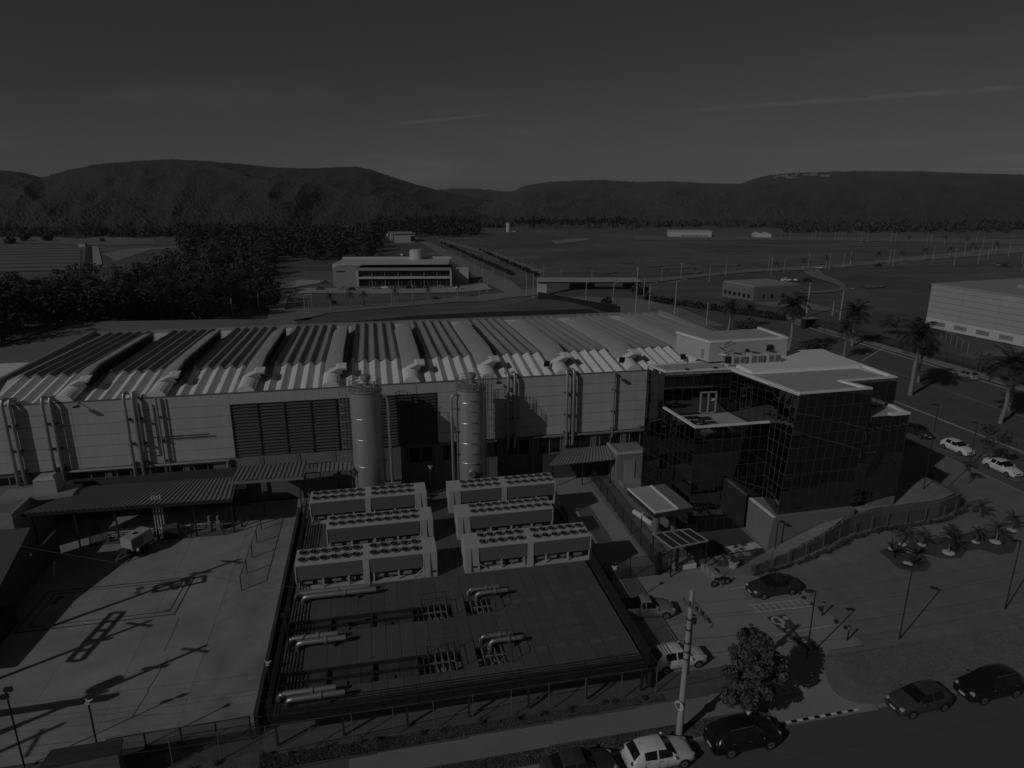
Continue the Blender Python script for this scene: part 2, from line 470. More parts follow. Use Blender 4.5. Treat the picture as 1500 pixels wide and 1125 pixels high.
def gutter(pts, w):
    for i in range(len(pts) - 1):
        p, q = W(*pts[i], -.05), W(*pts[i + 1], -.05); structure(MB().beam(p, q, w, .04).build('gutter', mat('gutter_dark', .035, .9)))
gutter([(-40, 519), (0, 507), (60, 487), (97, 476.5)], .8)
structure(MB().sheet([(p.x, p.y) for p in [W(122, 484, 0), W(135, 479.5, 0), W(146, 483.5, 0)]], -.03).build('dark_triangle', MATS['gutter_dark']))  # flat dark triangle on the paved yard
# gate plaza and avenue beyond the works
strip('road', [(905, 463), (835, 441), (830, 436)], [(1083, 487), (1000, 453), (935, 438)], M_asphalt_far, .12, 30, 8)
AV = mat('avenue_asphalt', .125, .92, noise=.12, scale=2, noise2=.14, scale2=.08)
def slab(name, poly, z0, z1, m, parent=None): return MB().prism(poly, z0, z1).build(name, m, parent)
structure(MB().sheet([(69.3, -60), (80.2, -60), (80.2, 165), (69.3, 165)], -.136).build('avenue', AV))
structure(MB().sheet([(93, -60), (104, -60), (104, 168), (93, 168)], -.136).build('avenue', AV))
structure(slab('avenue_median', [(80.35, -60), (92.85, -60), (92.85, 150), (80.35, 150)], -.3, .0, M_verge))
for x in (69.15, 80.2, 92.85, 104.0): structure(MB().box(x, x + .15, -60, 150, -.3, .012).build('kerb', M_kerb))
structure(MB().box(105.8, 108.2, -60, 160, -.3, .0).build('pavement', M_conc_lot))
for k in range(9): MB().box(74.7, 74.82, 40 + k * 11, 44 + k * 11, -.132, -.128).build('lane_marking', M_line)['kind'] = 'structure'
# street in front
structure(MB().sheet([(-120, 12.0), (69.3, 12.0), (69.3, 30.35), (-120, 30.35)], -.136).build('street', M_asphalt))
structure(MB().sheet([(-120, 8), (69.3, 8), (69.3, 11.8), (-120, 11.8)], -.02).build('pavement', M_conc_lot))
STREET_Y = 30.6
def kerb_run(x0, x1, y0, y1):
    n = max(1, int((x1 - x0) / 1.0)); root = None
    me = MB().box(0, (x1 - x0) / n - .02, 0, .16, -.25, .015).mesh('kerbstone', M_kerb)
    r = thing('kerb', None, None, (x0, y0, 0)); r['kind'] = 'structure'
    for i in range(n):
        place(me, 'kerbstone', r, ((x1 - x0) * i / n, (y1 - y0) * i / n, 0), math.atan2(y1 - y0, x1 - x0))
kerb_run(-24, 23.3, 30.32, 30.32); kerb_run(30.6, 68.5, 30.5, 31.2)
# lawns and verges
structure(slab('lawn', [(33.95, 35.95), (32.8, 43.2), (31.5, 45.8), (34.8, 46.6), (39.4, 48.6), (43.9, 50.9), (48.4, 51.8), (55.3, 52.2), (59.6, 53.8), (63, 56), (66.5, 70), (69.1, 69.5), (69.1, 31.3), (45, 31.0), (30.2, 30.7),
                          (28.8, 32.2), (29.9, 34.9), (31, 35.9)][:-5] + [(30.4, 30.62), (29.4, 30.85), (28.7, 31.4), (28.5, 32.2), (28.7, 33.1), (29.2, 34.2), (29.9, 35.2), (30.9, 36.0)], -.3, 0.0, M_lawn))
structure(slab('verge', [(-24, 30.5), (23.2, 30.5), (23.4, 31.75), (-24, 31.2)], -.3, 0.0, M_verge))
structure(slab('verge', [(-24, 32.75), (23.0, 33.75), (23.4, 35.9), (17.6, 36.2), (17.0, 34.6), (-7.9, 34.4), (-8.2, 36.2), (-24, 36.2)], -.3, 0.0, M_verge))
M_paver = mat('paver_block', .28, .9, noise=.1, scale=8, noise2=.12, scale2=.4)
def pavers():
    """Herringbone pavers of the footpath: 3 cm joints sunk between proud blocks."""
    mb = MB().sheet([(-24, 31.2), (23.4, 31.75), (23.0, 33.75), (-24, 32.75)], -.012)
    structure(mb.build('pavement', mat('paver_joint', .12, .95)))
    V = []; Q = []; rs = random.Random(3)
    a, b = .22, .105
    def blk(cx, cy, w, h):
        z = .004 + rs.uniform(-.004, .006); o_ = len(V)
        V.extend([(cx - w / 2, cy - h / 2, z), (cx + w / 2, cy - h / 2, z), (cx + w / 2, cy + h / 2, z), (cx - w / 2, cy + h / 2, z)])
        Q.append((o_, o_ + 1, o_ + 2, o_ + 3))
    pit = .23
    for i in range(-12, 105):
        for j in range(0, 24):
            x = i * pit; y = 31.2 + j * pit / 2
            lo = 31.2 + (x + 24) * .0116; hi = 32.75 + (x + 24) * .0213
            if not (lo + .08 < y < hi - .08): continue
            if (i + j) % 2: blk(x, y, a, b)
            else:
                blk(x - .057, y, b, b * 1.0); blk(x + .057, y, b, b)
    ob = place(np_mesh('paver_block', V, np.array(Q), M_paver), 'paver_block'); ob['kind'] = 'stuff'
    return ob
pavers()

# concrete yard on the left, in slabs
def slab_field(name, label, xs, ys, m, holes=(), z=0.0, gap=.018, bed=.09):
    r = thing(name, None, None, (xs[0], ys[0], 0)); r['kind'] = 'structure'
    MB().box(0, xs[-1] - xs[0], 0, ys[-1] - ys[0], -.3, z - .03).build('slab_bed', mat('joint_dirt', bed, .95), r)
    for i in range(len(xs) - 1):
        for j in range(len(ys) - 1):
            x0, x1, y0, y1 = xs[i] - xs[0] + gap / 2, xs[i + 1] - xs[0] - gap / 2, ys[j] - ys[0] + gap / 2, ys[j + 1] - ys[0] - gap / 2
            MB().box(x0, x1, y0, y1, -.28, z + rnd.uniform(-.003, .003)).build('concrete_slab', m, r)
    return r
yard_m = mat('yard_slab', .315, .85, noise=.28, scale=.45, noise2=.30, scale2=.22, detail=9, vary=.05, bump=.12, bscale=25)
slab_field('yard_paving', '', [-60, -44, -38, -33, -28, -23, -18.2, -13.4], [36.6, 41.2, 46, 50.4, 55.6, 60, 64.5, 69.9], yard_m)
yard_m2 = mat('yard_slab_worn', .285, .88, noise=.42, scale=.5, noise2=.5, scale2=.28, detail=9, vary=.04, bump=.12, bscale=25)
slab_field('yard_paving', '', [-13.4, -8.55], [36.6, 43.6, 52.7, 60.2, 69.9], yard_m2)
# joint lines of the buried tank in the yard
def outline(name, pts, w, z, m):
    mb = MB()
    for i in range(len(pts)):
        p, q = Vector((*pts[i], z)), Vector((*pts[(i + 1) % len(pts)], z)); d = (q - p).normalized() * (w / 2)
        mb.beam(p - d, q + d, w, .012)
    return structure(mb.build(name, m))
M_chan = mat('drain_channel', .05, .8)
outline('drain_channel', [(-16.45, 55.65), (-16.7, 50.3), (-27.9, 50.2), (-27.8, 55.7)], .10, .012, M_chan)
outline('drain_channel', [(-16.95, 55.25), (-17.2, 50.8), (-27.2, 50.75), (-27.1, 55.25)], .07, .012, M_chan)
for (x, y, r) in ((-20.5, 54.7, .32), (-20.5, 54.1, .27), (-17.5, 54.7, .32), (-17.6, 54.15, .27), (-26.5, 54.6, .32), (-26.6, 54.0, .27)):
    o = MB().lathe([(r, -.05), (r, .012), (r * .9, .018)], (0, 0, 0), 16).build('manhole_cover', mat('cast_iron', .10, .6)); o.location = (x, y, 0)
    tag(o, '%s round iron manhole cover of the %s pair in the yard tank outline' % ('larger rear' if r > .3 else 'smaller front', 'right-hand' if x > -18 else 'middle' if x > -21 else 'left-hand shaded'), 'manhole cover', 'manhole covers in the concrete yard')
for (x, y) in ((-17.15, 55.05), (-17.4, 51.0)):
    o = MB().box(-.25, .25, -.12, .12, -.05, .016).build('drain_grate', MATS['cast_iron']); o.location = (x, y, 0)
    tag(o, 'small square drain grate at the %s corner of the yard tank outline' % ('upper right' if y > 53 else 'lower right'), 'drain grate')
def crack(pts):
    mb = MB(); P = [W(x, y, 0) for x, y in pts]
    for i in range(len(P) - 1):
        p, q = Vector((P[i].x, P[i].y, .006 + .001 * i)), Vector((P[i + 1].x, P[i + 1].y, .006 + .001 * i)); mb.beam(p, q, .035, .006)
    structure(mb.build('crack', mat('crack_dark', .04, .9)))
crack([(247, 962), (236, 978), (233, 985), (221, 1004), (216, 1010), (217, 1014), (205, 1032), (198, 1044), (194, 1050)])
crack([(150, 1058), (178, 1052), (200, 1049), (236, 1046)])
crack([(262, 905), (252, 930), (240, 955)])
# small parking lot on the right
slab_field('parking_lot', '', [17.75, 23.2, 28.6, 33.85], [36.05, 41.5, 47.9], mat('lot_slab', .285, .85, noise=.14, scale=.6, noise2=.14, scale2=.12, detail=9, vary=.04, bump=.12, bscale=25))
structure(slab('driveway', [(23.25, 30.35), (30.4, 30.35), (30.4, 30.62), (29.4, 30.85), (28.7, 31.4), (28.5, 32.2), (28.7, 33.1), (29.2, 34.2), (29.9, 35.2), (30.9, 36.0), (30.9, 36.03), (23.5, 36.03)], -.3, -.004, MATS['lot_slab']))
def kerb_curve():
    P = [(30.4, 30.62), (29.4, 30.85), (28.7, 31.4), (28.5, 32.2), (28.7, 33.1), (29.2, 34.2), (29.9, 35.2), (30.9, 36.0)]
    mb = MB()
    for i in range(len(P) - 1): mb.beam((*P[i], -.05), (*P[i + 1], -.05), .13, .16)
    structure(mb.build('kerb', M_kerb))
kerb_curve()
slab_field('footpath', '', [18.6, 23.0], [48.0, 53.5, 59, 64.5, 69.9], MATS['lot_slab'])
# ------------------------------------------------------------------ warehouse
structure(MB().sheet([(-8.5, 34.5), (18.2, 36.3), (18.5, 69.95), (-8.5, 69.95)], -.01).build('works_floor', mat('works_floor', .16, .9, noise=.2, scale=.6)))
structure(MB().sheet([(23, 47.9), (34.3, 47.9), (66, 56), (66, 70), (46, 104), (46, 69.95), (23, 69.95)], -.02).build('forecourt', mat('forecourt', .20, .9, noise=.15, scale=.8)))
M_panel = mat('wall_panel', .47, .6, noise=.05, scale=.8, vary=.03, streak=((1.6, 1.6, .12), .13))
M_base = mat('base_wall', .17, .85, noise=.12, scale=1.2)
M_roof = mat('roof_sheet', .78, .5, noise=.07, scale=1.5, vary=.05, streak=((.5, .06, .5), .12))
M_roof_far = mat('roof_sheet_dark', .28, .55, noise=.1, scale=1.2, vary=.06, streak=((.5, .05, .5), .18))  # darker sheet for the back ribs and the parapets
M_louv = mat('louvre_slat', .075, .6, noise=.1, scale=3, vary=.08)
M_glassd = mat('dark_glass', .015, .08, spec=.6)
wh = thing('warehouse', 'long pale industrial warehouse with ribbed metal roof, vault vents and a big dark louvre', 'warehouse', (4, 70, 0))
def wb(mb, name, m, smooth=False): return mb.build(name, m, wh, smooth, world=True)
XL, XR, YB = -38.6, 46.0, 102.2
wb(MB().box(XL, XR, 70.2, YB, 0, 11.9), 'wall', M_base)
wb(MB().box(XL, XR, YB - .1, YB + .1, 0, 12.7), 'wall', M_panel)
wb(MB().box(XL - .12, XL, 70.1, YB, 0, 12.3), 'wall', M_panel)
wb(MB().box(XR, XR + .12, 70.1, YB, 0, 12.4), 'wall', M_panel)
wb(MB().box(XL, XR, 70.12, 70.2, 5.15, 12.1), 'panel_backing', mat('panel_joint', .10, .9))
cols = [-38.6, -29.6, -22.25, -14.95, -7.6, -.2, 6.1, 14.5, 21.85, 29.2, 36.55, 46.0]
rows = [5.2, 6.36, 7.52, 8.68, 9.84, 11.0, 12.16]
for i in range(len(cols) - 1):
    for j in range(6):
        if j < 5 and -15 < cols[i] < 6: continue
        wb(MB().box(cols[i] + .012, cols[i + 1] - .012, 70.0, 70.12, rows[j] + .018, rows[j + 1] - .018), 'wall_panel', M_panel)
wb(MB().box(XL, XR, 69.97, 70.06, 12.165, 12.3), 'eave_trim', mat('eave_trim', .16, .6))
# louvre: eight bays of slats between posts
bays = np.linspace(-14.95, 6.1, 9)
slat = MB().add([(0, 0, 0), (1, 0, 0), (1, .16, .24), (0, .16, .24), (0, .02, -.03), (1, .02, -.03), (1, .18, .21), (0, .18, .21)],
                [(0, 1, 2, 3), (7, 6, 5, 4), (0, 4, 5, 1), (2, 6, 7, 3), (0, 3, 7, 4), (1, 5, 6, 2)])
wl = bays[1] - bays[0] - .16
slat.v = [(x * wl, y, z) for x, y, z in slat.v]; slat_me = slat.mesh('louvre_slat', M_louv)
for i in range(8):
    for j in range(17):
        o = place(slat_me, 'louvre_slat', wh, (bays[i] + .08 - 4, 69.96 - 70, 5.28 + j * .336))
for x in bays: wb(MB().box(x - .06, x + .06, 69.93, 70.1, 5.2, 10.98), 'louvre_post', M_dark)
wb(MB().box(-15.05, 6.2, 69.94, 70.1, 10.98, 11.0), 'louvre_frame', M_dark)
# ground storey: piers, glazing strips, gutter pipe
for i, x in enumerate(np.arange(-38.2, 30, 3.675)):
    wb(MB().box(x - .22, x + .22, 69.95, 70.2, 0, 5.1), 'pier', M_base)
for x in np.arange(-37.9, 29, 3.675):
    if -17.5 < x < -1: continue
    wb(MB().box(x + .35, x + 3.0, 70.08, 70.19, 3.1, 4.75), 'window', M_glassd)
    for k in range(3): wb(MB().box(x + .35 + k * 1.3, x + .42 + k * 1.3, 70.03, 70.1, 3.1, 4.75), 'window_frame', mat('window_frame', .33, .5))
wb(MB().box(-17.3, -1.2, 70.0, 70.19, 2.9, 5.12), 'base_panel', mat('base_panel', .22, .8, noise=.08, scale=1))
wb(MB().tube([(-31.5, 69.72, 5.1), (-15.6, 69.72, 5.1)], .16), 'gutter_pipe', mat('duct_metal', .40, .42, metal=.5, noise=.12, scale=4))
wb(MB().tube([(-15.8, 69.72, 5.1), (-15.8, 69.72, 2.4)], .16), 'gutter_pipe', MATS['duct_metal'])
wb(MB().tube([(17, 69.72, 5.1), (46, 69.72, 5.1)], .12), 'gutter_pipe', MATS['duct_metal'])
wb(MB().tube([(-22.6, 69.7, 8.1), (-17.2, 69.7, 8.1)], .07), 'wall_rail', M_dark)
wb(MB().tube([(29.4, 69.72, 5.65), (46, 69.72, 5.65)], .07), 'wall_rail', M_galv)
# roof: bays of one vault vent and five ribs
wb(MB().add([(XL, 70.06, 11.93), (XR, 70.06, 11.93), (XR, 77, 12.95), (XL, 77, 12.95), (XR, YB, 12.6), (XL, YB, 12.6)], [(0, 1, 2, 3), (3, 2, 4, 5)]), 'roof_deck', M_roof)
def rib(y0, y1, z0, z1, w, h, top, m, n=1, sh=.36):
    mb = MB(); P = []
    prof = [(-w / 2, 0), (-w * sh, .02), (-top / 2, h), (top / 2, h), (w * sh, .02), (w / 2, 0)]
    ys = [y0 + (y1 - y0) * k / n for k in range(n + 1)]
    for y in ys:
        z = z0 + (z1 - z0) * (y - y0) / (y1 - y0)
        P += [(a, y, z + b) for a, b in prof]
    k = len(prof); fs = []
    for i in range(n):
        for j in range(k - 1): fs.append((i * k + j, i * k + j + 1, (i + 1) * k + j + 1, (i + 1) * k + j))
    fs.append(tuple(range(k))); fs.append(tuple(range(n * k + k - 1, n * k - 1, -1)))
    return mb.add(P, [tuple(reversed(f)) for f in fs] if False else fs)
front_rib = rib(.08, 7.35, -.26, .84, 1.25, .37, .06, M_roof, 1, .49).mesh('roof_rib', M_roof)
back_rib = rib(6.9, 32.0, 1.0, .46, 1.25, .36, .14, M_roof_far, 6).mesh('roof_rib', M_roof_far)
def vent_mesh():
    prof = [(0, .08), (.25, .46), (.6, .70), (1.05, .92), (1.6, 1.06), (2.0, 1.1), (2.12, 1.0), (2.1, .92), (1.98, .95)]
    ys = [(2.9, .2), (3.05, .0)] + [(3.05 + k * .55, 0) for k in range(1, 42)]
    mb = MB(); P = []; k = len(prof)
    for i, (y, dz) in enumerate(ys):
        z0 = 12.35 + .86 * min(y, 7) / 7 - max(0, y - 7) * .0185 - 12.2
        wob = .035 if i % 2 else 0.0
        P += [(a, y, z0 + b * (1 + wob) - dz * (b > .3)) for a, b in prof]
    fs = [(i * k + j, (i + 1) * k + j, (i + 1) * k + j + 1, i * k + j + 1) for i in range(len(ys) - 1) for j in range(k - 1)]
    n = len(ys) - 1
    fs.append(tuple(n * k + j for j in range(k)))
    return mb.add(P, [tuple(reversed(f)) for f in fs])
vent_me = vent_mesh().mesh('roof_vent', mat('vent_sheet', .38, .5, noise=.08, scale=1.5, vary=.04, streak=((.3, 1.2, .3), .14)), False)
def vent_louvre():
    mb = MB()
    for k in range(40):
        y = 3.3 + k * .58; z = 12.35 + .86 * min(y, 7) / 7 - max(0, y - 7) * .0185 - 12.2
        mb.box(2.0, 2.08, y - .03, y + .03, z, z + 1.08)
    for f in (.1, .4, .7, 1.0):
        mb.add([(1.98, 3.1, .3 + f + .2), (2.06, 3.1, .3 + f + .2), (2.06, 7, .86 + .15 + f), (1.98, 7, .86 + .15 + f)], [(0, 1, 2, 3)])
        mb.beam((2.02, 7, .98 + f), (2.02, 25.6, .98 + f - 18.6 * .0185), .05, .05)
    return mb
lou_me = vent_louvre().mesh('vent_louvre', mat('vent_louvre', .10, .6))
def vent_back():
    mb = MB(); a = .15
    mb.quad((1.96, 3.05, .5), (1.96, 25.9, .7), (1.96, 25.9, 1.72), (1.96, 3.05, 1.55)); return mb
lback_me = vent_back().mesh('vent_glazing', mat('vent_glazing', .03, .3))
def nose():
    prof = [(math.cos(t) * .85, math.sin(t) * .62) for t in np.linspace(math.pi, 0, 9)]
    mb = MB(); P = []; ys = [-.05 + .12 * k for k in range(31)]; k = 9
    for i, y in enumerate(ys):
        s = 1 + (.045 if i % 2 else 0)
        P += [(1.15 + a * s, y, .12 + y * .12 + b * s) for a, b in prof]
    fs = [(i * k + j, i * k + j + 1, (i + 1) * k + j + 1, (i + 1) * k + j) for i in range(len(ys) - 1) for j in range(k - 1)]
    fs.append(tuple(range(k - 1, -1, -1)))
    return mb.add(P, fs)
nose_me = nose().mesh('vent_hood', M_roof)
lip = MB()
lip.add([(0, 2.6, .5), (.6, 2.2, 1.05), (1.6, 2.0, 1.52), (2.45, 2.0, 1.6), (2.5, 2.1, 1.36), (2.0, 2.4, 1.24), (2.0, 3.4, .45), (0, 3.4, .4), (2.45, 3.7, 1.74), (1.6, 3.7, 1.74), (.6, 3.6, 1.28)],
        [(0, 7, 10, 1), (1, 10, 9, 2), (2, 9, 8, 3), (3, 8, 5, 4), (0, 1, 5, 6), (1, 2, 5), (2, 3, 4, 5), (0, 6, 7)])
lip_me = lip.mesh('vent_lip', M_roof)
for i in range(11):
    x0 = -39.4 + i * 8.42
    if x0 + 2.4 < XR and x0 > XL:
        for me, nm in ((vent_me, 'roof_vent'), (lou_me, 'vent_louvre'), (lback_me, 'vent_glazing'), (lip_me, 'vent_lip')):
            place(me, nm, wh, (x0 - 4, 0, 12.2))
        place(nose_me, 'vent_hood', wh, (x0 - 4 - .3, 0, 12.2))
    for k in range(5):
        x = x0 + 2.35 + .62 + k * 1.245
        if XL + .5 < x < XR - .4:
            place(front_rib, 'roof_rib', wh, (x - 4, 0, 12.2)); place(back_rib, 'roof_rib', wh, (x - 4, 0, 12.2))
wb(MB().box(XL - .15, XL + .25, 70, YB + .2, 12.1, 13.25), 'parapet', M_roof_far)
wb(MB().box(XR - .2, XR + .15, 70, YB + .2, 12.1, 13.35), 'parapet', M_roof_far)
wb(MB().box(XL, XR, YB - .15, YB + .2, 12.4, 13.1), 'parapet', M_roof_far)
for x in (18.5, 27.5, 35.2): wb(MB().add([(x, 71.6, 12.95), (x + .7, 71.6, 12.95), (x + .95, 72.3, 13.35), (x + .25, 72.3, 13.35), (x, 71.6, 12.85), (x + .7, 71.6, 12.85)], [(0, 1, 2, 3), (4, 5, 1, 0)]), 'roof_hatch', M_black)
# rain pipes down the wall, in pairs with elbows over the eave
def downpipe(xpix, ypix, xb, yb, r=.17, off=.55, m='duct_metal', hook=True):
    t = onY(xpix, ypix, 70 - off); b = onY(xb, yb, 70 - off)
    X = (t.x + b.x) / 2
    path = ([(X, 70.9, 12.55), (X, 70.2, 12.78), (X, 70 - off * .6, 12.75)] if hook else []) + [(X, 70 - off, 12.35), (X, 70 - off, b.z + .3), (X, 70 - off * .7, b.z), (X, 70.05, b.z - .05)]
    o = wb(MB().tube(path, r, 10), 'downpipe', MATS[m], True)
    for z in (10.2, 7.6, 5.5): wb(MB().box(X - r - .06, X + r + .06, 70 - off - .05, 70.05, z - .06, z + .06), 'pipe_bracket', M_dark)
for a in ((4, 596, 27, 713), (14, 596, 37, 708), (61, 591, 84, 707), (73, 590, 95, 706), (182, 583, 198, 700), (194, 582, 211, 698), (745, 553, 744, 656), (755, 553, 753.5, 656), (831.5, 546, 829, 652), (841, 545, 839, 651)):
    downpipe(*a)
downpipe(228, 586, 246, 702, .10, .3, hook=False); downpipe(234, 585, 252, 700, .06, .3, hook=False)
downpipe(900.8, 550, 896.5, 640, .11, .35, hook=False)
downpipe(198, 583, 213, 664, .07, .75, hook=False)
# floodlights on the eave
for x, y in ((112, 588), (730, 553), (905, 546)):
    p = onY(x, y, 69.4)
    o = thing('floodlight', 'small dark floodlight bracketed to the warehouse eave %s' % ('near the left pipe pairs' if x < 200 else 'beside the second silo' if x < 800 else 'beside the glass building'), 'floodlight', (p.x, p.y, 12.0))
    MB().box(-.25, .25, -.45, .05, -.12, .02).build('lamp_head', M_dark, o); MB().beam((0, 0, 0), (0, .6, .1), .06).build('bracket', M_dark, o)

# ------------------------------------------------------------------ silos
M_steel = mat('brushed_steel', .56, .36, metal=.55, noise=.12, scale=.7, streak=((2.5, 2.5, .12), .25), vary=.03)
def silo(cx, cy, r, top, label, ladder_side, bands, brackets):
    s = thing('silo', label, 'silo', (cx, cy, 0))
    MB().lathe([(r, 0), (r, top)], n=40, cap=False).build('shell', M_steel, s, True)
    MB().lathe([(r + .03, top - .12), (r + .06, top), (r * .9, top + .22), (r * .5, top + .42), (.05, top + .5)], n=40).build('roof', mat('silo_roof', .34, .45, metal=.6, noise=.1, scale=3), s, True)
    for z in bands:
        MB().lathe([(r + .012, z - .035), (r + .03, z), (r + .012, z + .035)], n=40, cap=False).build('band', M_steel, s)
    # guard rail on the roof edge
    mb = MB()
    for k in range(16):
        t = 2 * math.pi * k / 16; mb.tube([(r * 1.0 * math.cos(t), r * math.sin(t), top), (r * math.cos(t), r * math.sin(t), top + 1.1)], .025, 4)
    for h in (.4, .75, 1.1):
        mb.tube([(r * math.cos(t), r * math.sin(t), top + h) for t in np.linspace(0, 2 * math.pi, 25)], .025, 4, cap=False)
    mb.build('guard_rail', M_galv, s)
    # fittings on the roof
    mb = MB().lathe([(.30, 0), (.30, .6), (.46, .62), (.5, .85), (.46, 1.05), (.28, 1.15), (.1, 1.2)], (0.1, 0, top + .4), 14)
    mb.build('relief_valve', M_galv, s, True)
    mb = MB().tube([(-.9, .2, top + .1), (-.9, .2, top + .9), (-.4, .1, top + 1.0)], .09, 6).tube([(.9, -.3, top + .1), (.9, -.3, top + .8)], .12, 6)
    mb.box(-.7, -.2, -.9, -.5, top + .15, top + .6).tube([(.5, .8, top), (.5, .8, top + 2.6)], .02, 4).tube([(-.3, -.6, top + .3), (.6, -.7, top + .5)], .06, 6)
    mb.build('roof_fittings', M_galv, s)
    # ladder with cage
    a = math.pi if ladder_side < 0 else 0.25
    ux, uy = math.cos(a), math.sin(a); px, py = -uy, ux
    mb = MB(); R = r + .28; zt = top + 1.2; zb = 2.3
    for q in (-.22, .22):
        mb.beam((ux * R + px * q, uy * R + py * q, zb), (ux * R + px * q, uy * R + py * q, zt), .05)
    z = zb
    while z < zt: mb.beam((ux * R - px * .22, uy * R - py * .22, z), (ux * R + px * .22, uy * R + py * .22, z), .03); z += .3
    mb.build('ladder', M_galv, s)
    mb = MB()
    ring = [(R + .75 * math.cos(t), .38 * math.sin(t)) for t in np.linspace(-math.pi / 2, math.pi / 2, 7)]
    z = zb + 2
    while z < zt:
        mb.tube([(ux * q + px * w, uy * q + py * w, z) for q, w in ring], .022, 4); z += .9
    for q, w in ring[1:-1]:
        mb.beam((ux * q + px * w, uy * q + py * w, zb + 2), (ux * q + px * w, uy * q + py * w, zt), .03)
    mb.build('ladder_cage', M_galv, s)
    if brackets:
        for z in np.arange(3.4, 11.5, 1.15):
            t = -math.pi / 2 - .12
            MB().cbox(0, -r - .05, z, .55, .12, .10).build('bracket', M_galv, s)
        MB().tube([(0.0 - .25, -r + .1, 3.55), (-.25, -r - .35, 3.55)], .36, 14).build('manhole', M_galv, s)
    return s
s1 = silo(-1.3, 66.3, 1.6, 12.9, 'tall shiny steel silo in front of the dark louvre, ladder cage on its left', -1, (2.2, 5.1, 8.0, 10.2), False)
s2 = silo(9.35, 66.3, 1.55, 12.5, 'tall shiny steel silo with a column of brackets, standing before the plain wall panels', 1, (2.4, 4.6, 6.8, 9.0, 11.2), True)
MB().tube([(1.1, -.7, 12.2), (1.9, -.8, 12.35), (2.15, -.85, 12.0), (2.2, -.85, 1.5)], .16, 10).build('side_pipe', M_galv, s1, True)
MB().tube([(-1.2, -.8, 12.0), (-1.9, -.9, 12.1), (-2.15, -.9, 11.8), (-2.1, -.9, 1.6), (-1.2, -.9, 1.5)], .14, 10).build('side_pipe', M_galv, s2, True)
MB().tube([(1.4, -1.0, 2.9), (3.0, -1.0, 2.9), (3.2, -1.0, 2.2), (3.2, -1.0, 1.0)], .16, 10).build('side_pipe', M_galv, s1, True)
for s, r in ((s1, 1.6), (s2, 1.55)):
    for z in (10.5, 8.0, 5.5):
        sx = 1 if s is s1 else -1
        MB().beam((sx * r * .8, -.85, z), (sx * 2.15, -.85, z), .07).build('pipe_bracket', M_dark, s)

# ------------------------------------------------------------------ chiller platform
PZ = 2.0
pf = thing('platform', 'raised dark steel deck of grating panels carrying the six chillers', 'platform', (4.5, 48, 0))
def pb(mb, name, m, smooth=False): return mb.build(name, m, pf, smooth, world=True)
M_deck = mat('deck_grating', .110, .7, noise=.14, scale=1.5, vary=.10, wave=('X', 1.6, .22), noise2=.15, scale2=.2)
PX0, PX1, PY0, PY1 = -7.35, 16.3, 34.8, 62.6
ys_ = [34.85, 36.95, 38.95, 42.65, 44.45, 48.0, 53.2, 58.2, 62.6]
holes = [(-7.2, 4.1, 42.65, 44.45), (-7.2, 4.05, 36.95, 38.95), (5.85, 7.6, 42.65, 44.45), (5.85, 7.7, 36.95, 38.95)]
xs_ = list(np.linspace(PX0, PX1, 25))
for i in range(24):
    for j in range(len(ys_) - 1):
        x0, x1, y0, y1 = xs_[i], xs_[i + 1], ys_[j], ys_[j + 1]
        sh = .02 * (y0 - 34.8)
        xc = (x0 + x1) / 2
        if any(h[2] - .01 <= y0 < h[3] - .01 and h[0] < xc < h[1] for h in holes): continue
        pb(MB().box(x0 + .012, x1 - .012, y0 + .012, y1 - .012, PZ - .05, PZ + rnd.uniform(-.004, .004)), 'deck_panel', M_deck)
mb = MB()
for y in (34.8, 36.95, 38.95, 42.65, 44.45, 48, 53.2, 58.2, 62.6): mb.box(PX0, PX1, y - .08, y + .08, PZ - .32, PZ - .07)
for x in np.linspace(PX0 + .1, PX1 - .1, 9): mb.box(x - .06, x + .06, PY0, PY1, PZ - .34, PZ - .08)
pb(mb, 'deck_beam', M_dark)
for x in np.linspace(PX0 + .25, PX1 - .25, 7):
    for y in (35.0, 44.6, 53.4, 62.2): pb(MB().box(x - .07, x + .07, y - .07, y + .07, -.02, PZ - .3), 'leg', M_dark)
# sunken strips with gratings lower down and pipework in them
strip_m = mat('pit_cover', .075, .75, noise=.15, scale=2, vary=.2, wave=('X', 1.6, .25))
for (x0, x1, y0, y1) in holes[:2]:
    n = 11
    for k in range(n):
        a, b = x0 + (2.0 - x0) * k / n, x0 + (2.0 - x0) * (k + 1) / n
        pb(MB().box(a + .012, b - .012, y0 + .06, (y0 + y1) / 2 - .04, PZ - .36, PZ - .30), 'pit_cover', strip_m)
        pb(MB().box(a + .012, b - .012, (y0 + y1) / 2 + .04, y1 - .06, PZ - .36, PZ - .30), 'pit_cover', strip_m)
    pb(MB().box(x0, x1, (y0 + y1) / 2 - .03, (y0 + y1) / 2 + .03, PZ - .2, PZ - .02), 'pit_beam', M_dark)
    for k in range(5):
        a = x0 + 1 + k * 1.5; pb(MB().cbox(a, y0 + .5, PZ - .3, .35, .3, .12), 'valve_box', mat('valve_box', .10, .6, vary=.3))
